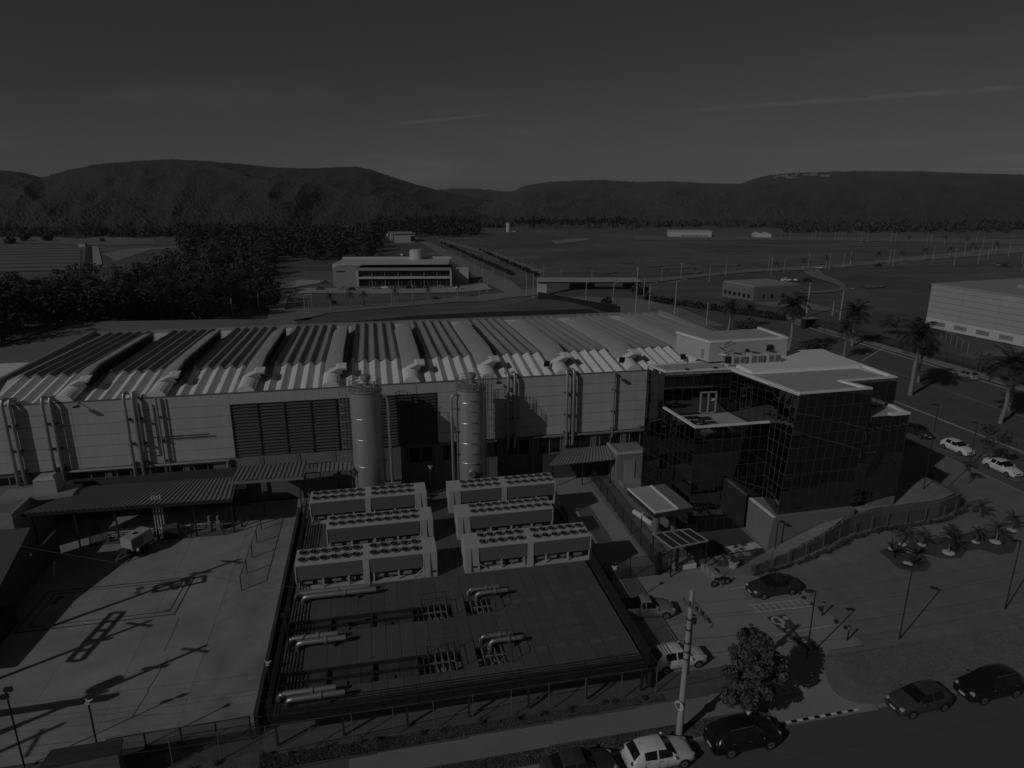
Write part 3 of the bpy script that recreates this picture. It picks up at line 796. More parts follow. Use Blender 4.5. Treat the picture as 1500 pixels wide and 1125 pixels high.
def opening(x0, x1, y0, y1):
    mb = MB()
    for k in range(5):
        x = x0 + (x1 - x0) * k / 4
        mb.beam((x, y0, PZ - .06), (x, y1, PZ - .06), .06)
    mb.beam((x0, (y0 + y1) / 2, PZ - .05), (x1, (y0 + y1) / 2, PZ - .05), .07)
    pb(mb, 'opening_frame', MATS['base_panel'])
    for k in range(3):
        x = x0 + .4 + k * .5; pb(MB().tube([(x, y1 - .4, .4), (x, y1 - .4, PZ - .25), (x + .1, y0 + .4, PZ - .3), (x + .1, y0 + .4, .3)], .12, 8), 'pit_pipe', M_galv, True)
    mb = MB()
    c = [(x0 - .05, y1 + 1.25), (x1 + .05, y1 + 1.25), (x1 + .05, y0 - .05)]
    for (x, y) in [(x0 - .05, y0 - .05), (x0 - .05, y1 + .05), (x1 + .05, y1 + .05), (x1 + .05, y0 - .05)]:
        mb.tube([(x, y, PZ), (x, y, PZ + 1.05)], .028, 4)
    for h in (.55, 1.05):
        mb.tube([(x0 - .05, y0 - .05, PZ + h), (x0 - .05, y1 + .05, PZ + h), (x1 + .05, y1 + .05, PZ + h), (x1 + .05, y0 - .05, PZ + h)], .024, 4)
    pb(mb, 'opening_rail', M_dark)
for h in ((2.3, 4.05, 42.7, 44.4), (2.3, 4.0, 37.0, 38.9), (5.9, 7.55, 42.7, 44.4), (5.9, 7.65, 37, 38.9)): opening(*h)
# light cover plates let into the deck on the right
for (xa, ya, n) in ((9.0, 43.6, 5), (9.6, 37.9, 5)):
    for k in range(n): pb(MB().box(xa + k * 1.28, xa + k * 1.28 + .72, ya - .22 + .02 * k, ya + .22 + .02 * k, PZ + .006, PZ + .02), 'cover_plate', mat('cover_plate', .15, .6, noise=.1, scale=4))
# guard rails
def rail(mb, p, q, n, hs, r=.03):
    p, q = Vector(p), Vector(q)
    for k in range(n + 1):
        a = p.lerp(q, k / n); mb.beam(a, a + Vector((0, 0, hs[-1])), .06)
    for h in hs: mb.beam(p + Vector((0, 0, h)), q + Vector((0, 0, h)), .055)
hs = [.12, .28, .44, .60, .76, .93, 1.12]
mb = MB(); rail(mb, (PX0, PY0 - .05, PZ), (PX1, PY0 - .05, PZ), 11, hs); pb(mb, 'guard_rail', M_dark)
mb = MB(); rail(mb, (PX0 - .1, PY0, PZ), (PX0 - .1, PY1, PZ), 14, hs); pb(mb, 'guard_rail', M_dark)
mb = MB(); rail(mb, (PX1 + .15, PY0, PZ), (PX1 + .6, PY1, PZ), 14, hs); pb(mb, 'guard_rail', M_dark)
# dark side wall towards the yard
lw = MB().box(-8.55, -8.3, 36.2, 64.5, 0, 1.5).build('retaining_wall', mat('bitumen_wall', .055, .85, noise=.2, scale=1)); tag(lw, 'low dark wall between the yard and the chiller platform', 'wall')
pb(MB().box(PX1 + .25, PX1 + .4, 35, 62.6, .1, PZ - .1), 'side_skirt', mat('side_skirt', .05, .7))

# ------------------------------------------------------------------ chillers
M_chw = mat('chiller_paint', .50, .55, noise=.05, scale=3, vary=.03)
M_coil = mat('coil_fins', .16, .6, noise=.08, scale=4, wave=('X', 1.25, .2), vary=.05)
M_fan = mat('fan_black', .03, .5)
fan_ring = MB()
for k in range(18):
    t0, t1 = 2 * math.pi * k / 18, 2 * math.pi * (k + 1) / 18
    for (ra, za, rb, zb) in ((.46, 0, .47, .12), (.47, .12, .41, .12), (.41, .12, .40, -.02)):
        fan_ring.add([(ra * math.cos(t0), ra * math.sin(t0), za), (ra * math.cos(t1), ra * math.sin(t1), za), (rb * math.cos(t1), rb * math.sin(t1), zb), (rb * math.cos(t0), rb * math.sin(t0), zb)], [(0, 1, 2, 3)])
fan_ring_me = fan_ring.mesh('fan_ring', mat('fan_ring', .22, .5))
fb = MB()
for k in range(5):
    t = 2 * math.pi * k / 5
    a, b = (math.cos(t), math.sin(t)), (math.cos(t + .75), math.sin(t + .75))
    fb.add([(a[0] * .09, a[1] * .09, .09), (a[0] * .39, a[1] * .39, .10), (b[0] * .39, b[1] * .39, .03), (b[0] * .09, b[1] * .09, .03)], [(0, 1, 2, 3)])
fb.lathe([(.11, .0), (.11, .11), (.05, .13)], n=8)
for k in range(8):
    t0, t1 = 2 * math.pi * k / 8, 2 * math.pi * (k + 1) / 8
    fb.add([(0, 0, .005), (.41 * math.cos(t0), .41 * math.sin(t0), .005), (.41 * math.cos(t1), .41 * math.sin(t1), .005)], [(0, 1, 2)])
fan_blade_me = fb.mesh('fan_blade', M_fan)
def chiller(x0, x1, y, label, cab, groups, wdt=2.25, front='open'):
    """cab: -1 cabinet at the left end, +1 at the right; groups: fan columns per block."""
    H = 2.33; zc0 = .98
    c = thing('chiller', label, 'chiller', (x0, y, PZ), 0, 'chillers in two columns on the platform')
    Lt = x1 - x0; cw = 1.05
    ca, cb = (Lt - cw, Lt) if cab > 0 else (0, cw)
    ba, bb = (0, Lt - cw) if cab > 0 else (cw, Lt)
    MB().add([(ca, 0, 0), (cb, 0, 0), (cb, wdt, 0), (ca, wdt, 0), (ca, -.06, H * .45), (cb, -.06, H * .45), (cb, wdt, H * .45), (ca, wdt, H * .45), (ca, -.12, H), (cb, -.12, H), (cb, wdt + .1, H), (ca, wdt + .1, H)],
             [(3, 2, 1, 0), (0, 1, 5, 4), (1, 2, 6, 5), (2, 3, 7, 6), (3, 0, 4, 7), (4, 5, 9, 8), (5, 6, 10, 9), (6, 7, 11, 10), (7, 4, 8, 11), (8, 9, 10, 11)]).build('control_cabinet', M_chw, c)
    MB().box(ca + .5, ca + .515, -.13, -.02, .1, H - .05).box(cb - .42, cb - .12, -.09, -.02, .5, .62).build('cabinet_seam', M_dark, c)
    nb = len(groups); gap = .55; tot = sum(groups)
    pitch = (bb - ba - .3 - gap * (nb - 1)) / tot
    x = ba + .15
    MB().box(ba, bb, .0, wdt, 0, .16).build('base_frame', M_chw, c)
    MB().box(ba, bb, -.10, wdt + .1, H - .08, H).build('top_deck', M_chw, c)
    MB().box(ba + .2, bb - .2, .5, wdt - .4, .16, .85).build('compressor_rack', mat('machinery', .06, .6, noise=.4, scale=3), c)
    mb = MB()
    k = 0
    for q in np.arange(ba + .5, bb - .6, 1.1):
        mb.tube([(q, .35, .55), (q + .7, .35, .55)], .15 + .05 * (k % 2), 8).tube([(q + .2, .3, .2), (q + .2, .3, .9)], .05, 5); k += 1
    mb.build('pipework', MATS['duct_metal'], c)
    for g, n in enumerate(groups):
        xa, xb = x, x + n * pitch
        MB().add([(xa, -.02, zc0), (xb, -.02, zc0), (xb, -.08, H - .08), (xa, -.08, H - .08), (xa, .3, zc0), (xb, .3, zc0), (xb, .3, H - .08), (xa, .3, H - .08)],
                 [(0, 1, 2, 3), (7, 6, 5, 4), (0, 4, 5, 1), (0, 3, 7, 4), (1, 5, 6, 2)]).build('coil_panel', M_coil, c)
        MB().box(xa, xb, wdt - .3, wdt + .05, zc0, H - .08).build('coil_panel', M_coil, c)
        for k in range(n):
            for r in (.28, .76):
                px, py = xa + (k + .5) * pitch, wdt * r
                sc = pitch * .97
                o = place(fan_ring_me, 'fan_ring', c, (px, py, H)); o.scale = (sc, sc, 1)
                o = place(fan_blade_me, 'fan', c, (px, py, H)); o.scale = (sc, sc, 1); o.rotation_euler.z = rnd.uniform(0, 1.2)
        x = xb + gap
        if g < nb - 1: MB().box(xb + .03, xb + gap - .03, -.09, wdt + .06, .0, H + .012).build('block_panel', M_chw, c)
    for q in np.linspace(ba + .08, bb - .08, 5 if nb == 1 else 6): MB().box(q - .07, q + .07, -.02, .1, .1, zc0 + .02).build('leg', M_chw, c)
    for q in (ba + .04, bb - .04):
        MB().box(q - .05, q + .05, -.09, wdt + .06, zc0 - .1, H - .04).build('end_panel', M_chw, c)
    e = cb if cab < 0 else ca
    MB().beam((e, .0, .9), (e + (.9 if cab < 0 else -.9), .0, .16), .06).build('brace', M_chw, c)
    return c
chiller(-7.1, 3.85, 48.3, 'front chiller of the left column, long one with eleven pairs of fans', 1, (6, 5))
chiller(-5.05, 4.05, 53.9, 'middle chiller of the left column, shorter one with ten unbroken pairs of fans', 1, (10,))
chiller(-6.85, 3.95, 59.4, 'rear chiller of the left column, beside the silo with the ladder cage', 1, (6, 5))
chiller(6.1, 16.75, 48.25, 'front chiller of the right column, nearest the empty grating and the fence', -1, (5, 6))
chiller(6.2, 14.95, 53.8, 'middle chiller of the right column, shorter one with ten unbroken pairs of fans', -1, (10,))
chiller(6.05, 16.65, 59.2, 'rear chiller of the right column, in front of the silo with brackets', -1, (5, 6))
# insulated pipe pairs lying on the deck
M_ins = mat('pipe_jacket', .42, .4, metal=.65, noise=.12, scale=5)
def pipe_pair(x, y, L, label, gap=.55, r=.19, turn=-1):
    t = thing('pipe_pair', label, 'pipes', (x, y, PZ), 0, 'insulated pipes on the deck')
    for k in (0, 1):
        dx = k * .55
        MB().tube([(dx, -gap * k, -.5), (dx, -gap * k, .32), (dx + .12, -gap * k, .48), (dx + .35, -gap * k, .52), (L + dx, -gap * k, .52)], r, 10).build('pipe', M_ins, t, True)
        MB().lathe([(r + .05, 0), (r + .05, .12)], n=12).build('flange', M_galv, t)
        f = MB().tube([(L * .55 + dx, -gap * k, .52), (L * .55 + dx + .16, -gap * k, .52)], r + .07, 10).build('flange', M_galv, t)
        MB().box(L * .75 + dx - .05, L * .75 + dx + .05, -gap * k - .2, -gap * k + .2, 0, .4).build('support', M_dark, t)
    return t
pipe_pair(-7.0, 47.2, 5.4, 'long pair of silver pipes right in front of the front left chiller')
pipe_pair(-6.9, 41.7, 3.2, 'pair of silver pipes at the left deck edge below the upper pit strip')
pipe_pair(-7.0, 36.3, 3.4, 'pair of silver pipes at the left front corner of the deck')
pipe_pair(5.9, 45.1, 2.4, 'short pair of silver pipes bent over the upper right deck opening', .6, .16)
pipe_pair(5.95, 39.3, 2.2, 'short pair of silver pipes bent over the lower right deck opening', .6, .16)
# ------------------------------------------------------------------ canopies, annex and left-hand buildings
M_corr = mat('corrugated_sheet', .24, .55, noise=.15, scale=2, vary=.05)
def corrugated(name, fl, fr, br, bl, pitch, h, m, parent, th=.03):
    """Corrugated sheet between front edge fl-fr and back edge bl-br."""
    fl, fr, br, bl = map(Vector, (fl, fr, br, bl))
    n = max(4, int((fr - fl).length / pitch)); mb = MB(); P = []
    prof = [(0, 0), (.2, h), (.5, h), (.7, 0)]
    for i in range(n):
        for t, z in prof:
            u = (i + t) / n
            P.append(fl.lerp(fr, u) + Vector((0, 0, z))); P.append(bl.lerp(br, u) + Vector((0, 0, z)))
    P.append(fr); P.append(br)
    k = len(P) // 2
    mb.add(P, [(2 * i, 2 * i + 2, 2 * i + 3, 2 * i + 1) for i in range(k - 1)])
    return mb.build(name, m, parent, world=True)
cp = thing('canopy', 'long corrugated canopy over the dark pump bay below the left pipes', 'canopy', (-23, 66, 0))
corrugated('roof_sheet', (-32.3, 63.2, 3.85), (-14.2, 62.6, 3.85), (-14.6, 67.5, 4.0), (-28.5, 68.1, 4.0), .45, .10, M_corr, cp)
MB().beam((-32.3, 63.15, 3.72), (-14.2, 62.55, 3.72), .14, .22).build('edge_beam', M_dark, cp, world=True)
for k in range(6):
    x = -31.5 + k * 3.4; MB().beam((x, 63.25, 0), (x, 63.2, 3.75), .13).build('post', M_dark, cp, world=True)
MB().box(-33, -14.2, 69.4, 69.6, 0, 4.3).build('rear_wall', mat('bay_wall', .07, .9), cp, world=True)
for k in range(4): MB().tube([(-21.6 + k * .25, 63.9, .2), (-21.6 + k * .25, 63.9, 4.3)], .06, 6).build('riser_pipe', M_white, cp, world=True)
MB().box(-23.6, -21.9, 69.2, 69.4, 0, 2.3).build('door', mat('grey_door', .25, .7), cp, world=True)
cp2 = thing('canopy', 'short pale corrugated canopy under the big louvre', 'canopy', (-11, 66, 0))
corrugated('roof_sheet', (-14.5, 64.2, 5.0), (-7.7, 64.0, 5.0), (-7.6, 67.9, 5.05), (-14.3, 67.7, 5.05), .42, .09, M_corr, cp2)
MB().beam((-14.6, 64.15, 4.85), (-7.7, 63.95, 4.85), .12, .25).build('edge_beam', M_corr, cp2, world=True)
for x in (-14.0, -8.2): MB().beam((x, 64.4, 0), (x, 64.4, 4.8), .13).build('post', M_dark, cp2, world=True)
for i, x in enumerate(np.arange(-13.8, -7.8, .4)): MB().beam((x, 68.5, 5.2), (x, 68.5, 5.7), .05).build('baluster', M_galv, cp2, world=True)
MB().beam((-14, 68.5, 5.72), (-7.8, 68.5, 5.72), .05).build('top_rail', M_galv, cp2, world=True)
cp3 = thing('canopy', 'tiny corrugated canopy behind the ladder of the first silo', 'canopy', (-5, 66, 0))
corrugated('roof_sheet', (-6.4, 64.9, 4.9), (-3.0, 64.8, 4.9), (-3.0, 67, 5.0), (-6.4, 67, 5.0), .42, .09, M_corr, cp3)
for x in (-6.2, -3.2): MB().beam((x, 65, 0), (x, 65, 4.9), .1).build('post', M_dark, cp3, world=True)
cp4 = thing('canopy', 'low corrugated lean-to canopy left of the grey annex', 'canopy', (22, 68, 0))
corrugated('roof_sheet', (17.8, 66.6, 2.8), (25.7, 66.9, 2.8), (25.9, 69.8, 3.4), (20.5, 69.8, 3.4), .4, .08, mat('corrugated_dull', .22, .6, noise=.15, scale=2), cp4)
for x in (18.5, 22, 25.3): MB().beam((x, 67, 0), (x, 67, 2.8), .1).build('post', M_dark, cp4, world=True)
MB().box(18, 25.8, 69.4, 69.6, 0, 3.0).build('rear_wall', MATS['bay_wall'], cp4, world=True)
an = thing('annex', 'small grey annex with a plain door between warehouse and glass building', 'annex', (27, 68, 0))
M_annex = mat('annex_render', .24, .8, noise=.08, scale=1)
MB().box(25.9, 29.5, 66.6, 69.95, 0, 3.5).build('wall', M_annex, an, world=True)
MB().box(25.8, 29.5, 66.5, 66.75, 3.5, 3.75).box(25.8, 26.05, 66.75, 69.95, 3.5, 3.75).build('parapet', mat('trim_light', .5, .6), an, world=True)
MB().box(26.05, 29.5, 66.75, 69.95, 3.5, 3.56).build('roof', M_annex, an, world=True)
MB().box(26.8, 28.0, 66.5, 66.6, .5, 2.7).build('door', mat('annex_door', .33, .6), an, world=True)
MB().box(26.2, 28.6, 65.2, 66.5, 0, .5).build('step', M_conc_lot, an, world=True)

M_brick = bpy.data.materials.new('pale_brick'); M_brick.use_nodes = True
def brick_nodes():
    nt = M_brick.node_tree; b = nt.nodes['Principled BSDF']; t = nt.nodes.new('ShaderNodeTexBrick'); tc = nt.nodes.new('ShaderNodeTexCoord'); mp = nt.nodes.new('ShaderNodeMapping')
    mp.inputs['Rotation'].default_value = (math.pi / 2, 0, 0); nt.links.new(tc.outputs['Object'], mp.inputs[0]); nt.links.new(mp.outputs[0], t.inputs['Vector'])
    t.inputs['Color1'].default_value = (.42,) * 3 + (1,); t.inputs['Color2'].default_value = (.34,) * 3 + (1,); t.inputs['Mortar'].default_value = (.16,) * 3 + (1,)
    t.inputs['Scale'].default_value = 1.0; t.inputs['Brick Width'].default_value = .4; t.inputs['Row Height'].default_value = .2; t.inputs['Mortar Size'].default_value = .012
    nt.links.new(t.outputs[0], b.inputs['Base Color']); b.inputs['Roughness'].default_value = .9
brick_nodes()
bb = thing('block_building', 'low pale block-wall building at the left edge beside the canopy', 'building', (-38, 66, 0))
MB().box(-60, -32.7, 62.4, 69.9, 0, 4.0).build('wall', M_brick, bb, world=True)
MB().box(-60, -32.7, 62.4, 62.6, 4.0, 4.3).box(-32.9, -32.7, 62.6, 69.9, 4.0, 4.3).build('parapet', M_kerb, bb, world=True)
MB().box(-60, -32.9, 62.6, 69.9, 4.0, 4.06).build('roof', mat('felt_roof', .2, .9, noise=.15), bb, world=True)
tk = thing('water_tank', 'pale box-shaped tank standing on the roof above the canopy', 'tank', (-31.6, 67.2, 4.3))
MB().box(-.9, 1.0, -.7, .9, 0, 1.35).build('tank_body', mat('tank_plastic', .42, .6, noise=.1), tk)
MB().add([(-.95, -.75, 1.35), (1.05, -.75, 1.35), (1.05, .95, 1.35), (-.95, .95, 1.35), (-.6, -.4, 1.6), (.7, -.4, 1.6), (.7, .6, 1.6), (-.6, .6, 1.6)],
         [(0, 1, 5, 4), (1, 2, 6, 5), (2, 3, 7, 6), (3, 0, 4, 7), (4, 5, 6, 7), (3, 2, 1, 0)]).build('lid', MATS['tank_plastic'], tk)
MB().box(-4, 2.5, -1.2, 1.2, -.4, -.02).build('base_slab', M_kerb, tk)
ds = thing('shed', 'dark walled shed at the left edge shading the yard', 'shed', (-40, 52, 0))
MB().add([(-55, 44.5, 0), (-29.4, 44.5, 0), (-29.4, 57.4, 0), (-55, 57.4, 0), (-55, 44.5, 2.3), (-29.4, 44.5, 2.3), (-29.4, 57.4, 4.75), (-55, 57.4, 4.75), (-29.4, 51.6, 2.8), (-55, 51.6, 2.8)], [(0, 1, 5, 4), (1, 2, 6, 8, 5), (2, 3, 7, 6), (3, 0, 4, 9, 7)]).build('wall', mat('shed_wall', .10, .85, noise=.15, scale=1), ds, world=True)
MB().add([(-55, 44.1, 2.3), (-29.1, 44.1, 2.3), (-29.1, 51.6, 2.82), (-55, 51.6, 2.82), (-29.1, 57.8, 4.9), (-55, 57.8, 4.9), (-55, 44.1, 2.42), (-29.1, 44.1, 2.42), (-29.1, 51.6, 2.94), (-55, 51.6, 2.94), (-29.1, 57.8, 5.02), (-55, 57.8, 5.02)],
         [(3, 2, 1, 0), (5, 4, 2, 3), (6, 7, 8, 9), (9, 8, 10, 11), (0, 1, 7, 6), (1, 2, 8, 7), (2, 4, 10, 8), (4, 5, 11, 10)]).build('roof', mat('shed_roof', .10, .8), ds, world=True)
MB().box(-29.4, -28.2, 46, 51.6, 0, 1.6).build('bin_store', M_dark, ds, world=True)
MB().box(-29.6, -29.4, 57.45, 62.35, 0, 2.35).build('side_wall', MATS['shed_wall'], ds, world=True)
MB().beam((-28.5, 58.5, .0), (-28.2, 58.5, 1.3), .12).build('bollard', M_white, ds, world=True)
# electrical portal beside the yard; its shadow lies across the slabs
gt = thing('electrical_portal', 'concrete poles and beams of a power portal beside the yard', 'portal', (-28.5, 42, 0))
for (x, y, h) in ((-28.3, 36.8, 11.0), (-28.8, 48.6, 11.6), (-30.5, 42.5, 9.0)):
    MB().tube([(x, y, 0), (x, y, h)], .20, 10, .13).build('pole', M_pole, gt, True, world=True)
    MB().beam((x - 1.0, y + .4, h - .5), (x + 1.0, y - .4, h - .5), .13).build('crossarm', M_pole, gt, world=True)
    MB().beam((x - .8, y, h - 2.2), (x + .8, y, h - 2.2), .2).build('crossarm', M_pole, gt, world=True)
def ladder_beam(p, q, w, nr):
    p, q = Vector(p), Vector(q); d = (q - p).normalized(); s = d.cross(Vector((0, 0, 1))).normalized() * w
    mb = MB(); mb.beam(p + s, q + s, .2, .22); mb.beam(p - s, q - s, .2, .22)
    for k in range(nr):
        a = p.lerp(q, k / (nr - 1)); mb.beam(a + s, a - s, .14, .2)
    return mb
ladder_beam((-31.9, 40.0, 7.2), (-30.9, 45.6, 7.2), .45, 6).build('lattice_beam', M_pole, gt, world=True)
MB().beam((-34, 36.7, 5.6), (-25.8, 36.9, 5.6), .35, .45).build('beam', M_pole, gt, world=True)
ladder_beam((-30.9, 47.4, 8.6), (-27.2, 48.2, 8.6), .5, 4).build('lattice_beam', M_pole, gt, world=True)
MB().tube([(-33, 34.5, 5.2), (-27.5, 36.9, 6.4)], .12, 6).build('stay', M_pole, gt, world=True)
tp = lambda x, y, h: MB().lathe([(.35, 0), (.45, .2), (.45, 1.0), (.2, 1.1)], (x, y, h), 10)
tp(-28.3, 37.3, 6.2).build('transformer', M_dark, gt, world=True)

# ------------------------------------------------------------------ glass office block
M_mirror = mat('mirror_glass', .20, .015, metal=1.0, vary=.10)
M_mull = mat('mullion', .055, .5)
M_mull_l = mat('mullion_lit', .10, .5)  # lighter copy for the corner side, its sunlight put into the colour
M_trim = mat('roof_trim', .84, .55, noise=.06, scale=2)
M_grav = mat('roof_gravel', .42, .95, noise=.22, scale=5, noise2=.1, scale2=.3, bump=.3, bscale=12)
ob = thing('glass_office', 'dark mirror-glass office block with stepped roof terrace', 'office building', (38, 56, 0))
def oo(mb, name, m, smooth=False): return mb.build(name, m, ob, smooth, world=True)
def facade(bl, br, tr, tl, nc, nr, panes=True, w=.038, mm=M_mull):
    bl, br, tr, tl = map(Vector, (bl, br, tr, tl))
    nrm = (br - bl).cross(tl - bl).normalized()
    def P(u, v): return (bl.lerp(br, u)).lerp(tl.lerp(tr, u), v)
    oo(MB().quad(P(0, 0) - nrm * .06, P(1, 0) - nrm * .06, P(1, 1) - nrm * .06, P(0, 1) - nrm * .06), 'glazing_backing', M_black)
    mb = MB()
    for i in range(nc + 1): mb.beam(P(i / nc, 0) + nrm * .01, P(i / nc, 1) + nrm * .01, w, w)
    for j in range(nr + 1): mb.beam(P(0, j / nr) + nrm * .012, P(1, j / nr) + nrm * .012, w, w)
    oo(mb, 'mullion_grid', mm)['kind'] = 'stuff'
    if not panes:
        oo(MB().quad(P(0, 0), P(1, 0), P(1, 1), P(0, 1)), 'glass_sheet', M_mirror); return
    for i in range(nc):
        for j in range(nr):
            e = .012
            q = [P((i + e) / nc, (j + e) / nr), P((i + 1 - e) / nc, (j + e) / nr), P((i + 1 - e) / nc, (j + 1 - e) / nr), P((i + e) / nc, (j + 1 - e) / nr)]
            a, b = rnd.gauss(0, .0005), rnd.gauss(0, .0005)
            q = [q[0] - nrm * (a + b), q[1] + nrm * (a - b), q[2] + nrm * (a + b), q[3] - nrm * (a - b)]
            oo(MB().quad(*q), 'pane', M_mirror)
ZR, ZT, ZF = 14.5, 10.9, 10.0
A_, B_, C_, D_, E_, F_, G_, H_, I_, J_ = [(27.6, 63.5), (28.2, 60.6), (35.4, 60.35), (36.28, 54.15), (36.85, 51.1), (44.5, 51.3), (43.5, 54.0), (49.6, 54.2), (48.9, 58.8), (49.9, 66.0)]
T1 = (28.6, 54.2)
def v(p, z): return (p[0], p[1], z)
facade(v(A_, 0), v(B_, 0), v(B_, ZR), v(A_, ZR), 3, 11)
facade(v(B_, 0), v(T1, 0), v(T1, ZT), v(B_, ZT), 7, 8)
facade(v(T1, 0), v((36.3, 54.2), 0), v((36.3, 54.2), ZT), v(T1, ZT), 8, 8)
facade(v((36.28, 54.15), 3.0), (35.4, 50.25, 3.3), v(E_, ZR), v(D_, ZR), 4, 9, mm=M_mull_l)
facade((35.4, 50.25, 3.3), (43.2, 50.5, 3.3), v(F_, ZR), v(E_, ZR), 8, 9)
facade((43.2, 50.55, 3.5), (48.7, 51.1, 3.7), (48.9, 51.35, 11.8), (44.15, 51.2, 11.8), 5, 6)
facade(v(B_, ZF), v(C_, ZF), v(C_, ZR), v(B_, ZR), 7, 3, False)
facade(v(C_, ZF), v(D_, ZF), v(D_, ZR), v(C_, ZR), 6, 3, False)
facade(v(G_, 11.0), v(H_, 11.0), v(H_, ZR), v(G_, ZR), 6, 3, False)
facade(v(F_, 11.0), v(G_, 11.0), v(G_, ZR), v(F_, ZR), 2, 3, False)
facade((48.7, 51.1, 0), (49.9, 66, 0), (49.9, 66, 11.8), (48.9, 51.35, 11.8), 12, 9, False)
facade(v(H_, 11.0), v(J_, 11.0), v(J_, ZR), v(H_, ZR), 9, 3, False)
oo(MB().quad(v(J_, 0), (27.75, 63.9, 0), (27.75, 63.9, ZR), v(J_, ZR)), 'rear_wall', M_annex)
oo(MB().prism([(28.3, 60.2), (28.75, 54.4), (36.0, 54.4), (35.3, 60.2)], ZF - .3, ZF), 'terrace_floor', mat('terrace_floor', .42, .8, noise=.12, scale=1))
# parapet caps
def cap(pts, z, w=.34, h=.14, m=M_trim, closed=False):
    for i in range(len(pts) - (0 if closed else 1)):
        p, q = Vector(v(pts[i], z)), Vector(v(pts[(i + 1) % len(pts)], z)); d = (q - p).normalized() * (w * .5 - .01)
        oo(MB().beam(p + d * (1 if i else 0), q + d, w, h), 'parapet_cap', m)
cap([(28.3, 60.5), (28.72, 54.32), (36.15, 54.32)], ZT)
cap([(37.0, 54.3), (38.6, 54.3)], ZT)
oo(MB().prism([(27.75, 63.9), A_, B_, C_, D_, E_, F_, G_, H_, J_], ZR - .25, ZR - .02), 'roof', M_trim)
cap([(27.8, 63.7), (27.85, 63.4), (28.4, 60.8), (35.5, 60.55), (36.45, 54.2), (37.0, 51.3), (44.3, 51.5), (43.35, 54.2), (49.4, 54.4), (49.7, 65.8)], ZR + .02, .4, .26)
oo(MB().prism([(28.7, 61.1), (35.2, 60.9), (35.6, 63.9), (28.3, 63.5)], ZR - .02, ZR + .02), 'gravel_bed', M_grav)
oo(MB().prism([(36.4, 58.2), (37.4, 51.75), (43.6, 51.9), (42.9, 54.6), (48.9, 54.7), (48.0, 58.2)], ZR - .02, ZR + .03), 'gravel_bed', M_grav)
oo(MB().prism([(36.5, 58.5), (48.9, 58.6), (49.6, 65.8), (36.2, 65.8)], ZR - .02, ZR + .30), 'upper_roof', M_trim)
oo(MB().prism([(44.2, 51.4), (48.8, 51.5), (49.0, 54.1), (44.0, 54.1)], 11.5, 11.72), 'low_roof', M_grav)
oo(MB().beam((46.9, 51.5, 11.86), (49.0, 51.5, 11.86), .5, .2), 'parapet_cap', M_trim); oo(MB().beam((48.75, 51.75, 11.86), (49.0, 54, 11.86), .4, .2), 'parapet_cap', M_trim)
# penthouse
ph = [W(1019, 529, 14.8), W(1050, 531, 14.8), W(1143, 528, 14.8)]
px0, px1, py0 = 33.4, 43.6, 63.2
oo(MB().add([(33.0, 68.5, 14.7), (34.2, 63.1, 14.7), (43.4, 63.3, 14.7), (43.4, 69, 14.7), (33.0, 68.5, 16.75), (34.2, 63.1, 16.75), (43.4, 63.3, 16.75), (43.4, 69, 16.75)],
            [(0, 1, 5, 4), (1, 2, 6, 5), (2, 3, 7, 6), (3, 0, 4, 7), (4, 5, 6, 7)]), 'penthouse', mat('penthouse_wall', .52, .7, noise=.05, scale=1))
oo(MB().prism([(33.3, 68.1), (34.4, 63.4), (43.1, 63.6), (43.1, 68.6)], 16.76, 16.80), 'gravel_bed', M_grav)
for p, q in (((33.0, 68.5, 16.85), (34.2, 63.2, 16.85)), ((34.2, 63.2, 16.85), (43.4, 63.4, 16.85)), ((43.3, 63.5, 16.85), (43.3, 69, 16.85))): oo(MB().beam(p, q, .3, .24), 'parapet_cap', M_trim)
oo(MB().box(40.9, 41.6, 63.05, 63.28, 15.55, 16.2), 'window', M_black); oo(MB().box(38.4, 38.7, 63.0, 63.25, 15.4, 15.9), 'window', M_dark)
oo(MB().box(33.9, 34.0, 63.9, 64.3, 15.0, 15.9), 'door', MATS['annex_door'])
for k in range(3):
    a = thing('air_conditioner', 'white boxed rooftop air conditioner, %s of the row of three before the penthouse' % ('leftmost', 'middle one', 'rightmost')[k], 'air conditioner', (36.6 + k * 2.0, 61.6, ZR + .30 if k > -1 else ZR), 0, 'rooftop air conditioners')
    MB().box(-.75, .75, -.5, .5, .0, 1.0).build('casing', M_chw, a)
    for s in (-1, 1): MB().box(s * .36 - .28, s * .36 + .28, -.53, -.5, .15, .8).build('grille', M_coil, a)
    o = place(fan_ring_me, 'fan_ring', a, (0, 0, 1.0)); o.scale = (.9, .9, .8)
    place(fan_blade_me, 'fan', a, (0, 0, 1.0))
at = thing('antenna_mast', 'cluttered antenna mast with small dishes before the penthouse', 'antenna', (35.1, 61.6, ZR))
MB().tube([(0, 0, 0), (0, 0, 2.6)], .05, 6).build('mast', M_galv, at)
for k, (dx, dz, L) in enumerate(((.9, 2.2, 1.6), (-.5, 1.9, 1.1), (.8, 1.5, 1.7), (.5, 2.5, .9))):
    MB().tube([(-dx * .2, 0, dz - .15), (dx * 1.3, -.1, dz + .3)], .022, 5).build('boom', M_dark, at)
    for q in range(4):
        t = .2 + q * .3; MB().beam((dx * t, -.3, dz + .1 * q - .1), (dx * t, .3, dz + .1 * q - .1), .03).build('element', M_dark, at)
MB().box(.15, .85, -.25, .05, .4, 1.1).build('equipment_box', M_black, at)
MB().lathe([(.02, 0), (.25, .05), (.42, .18)], n=14, cap=False).build('dish', M_trim, at).location = (-.35, -.2, 1.2)
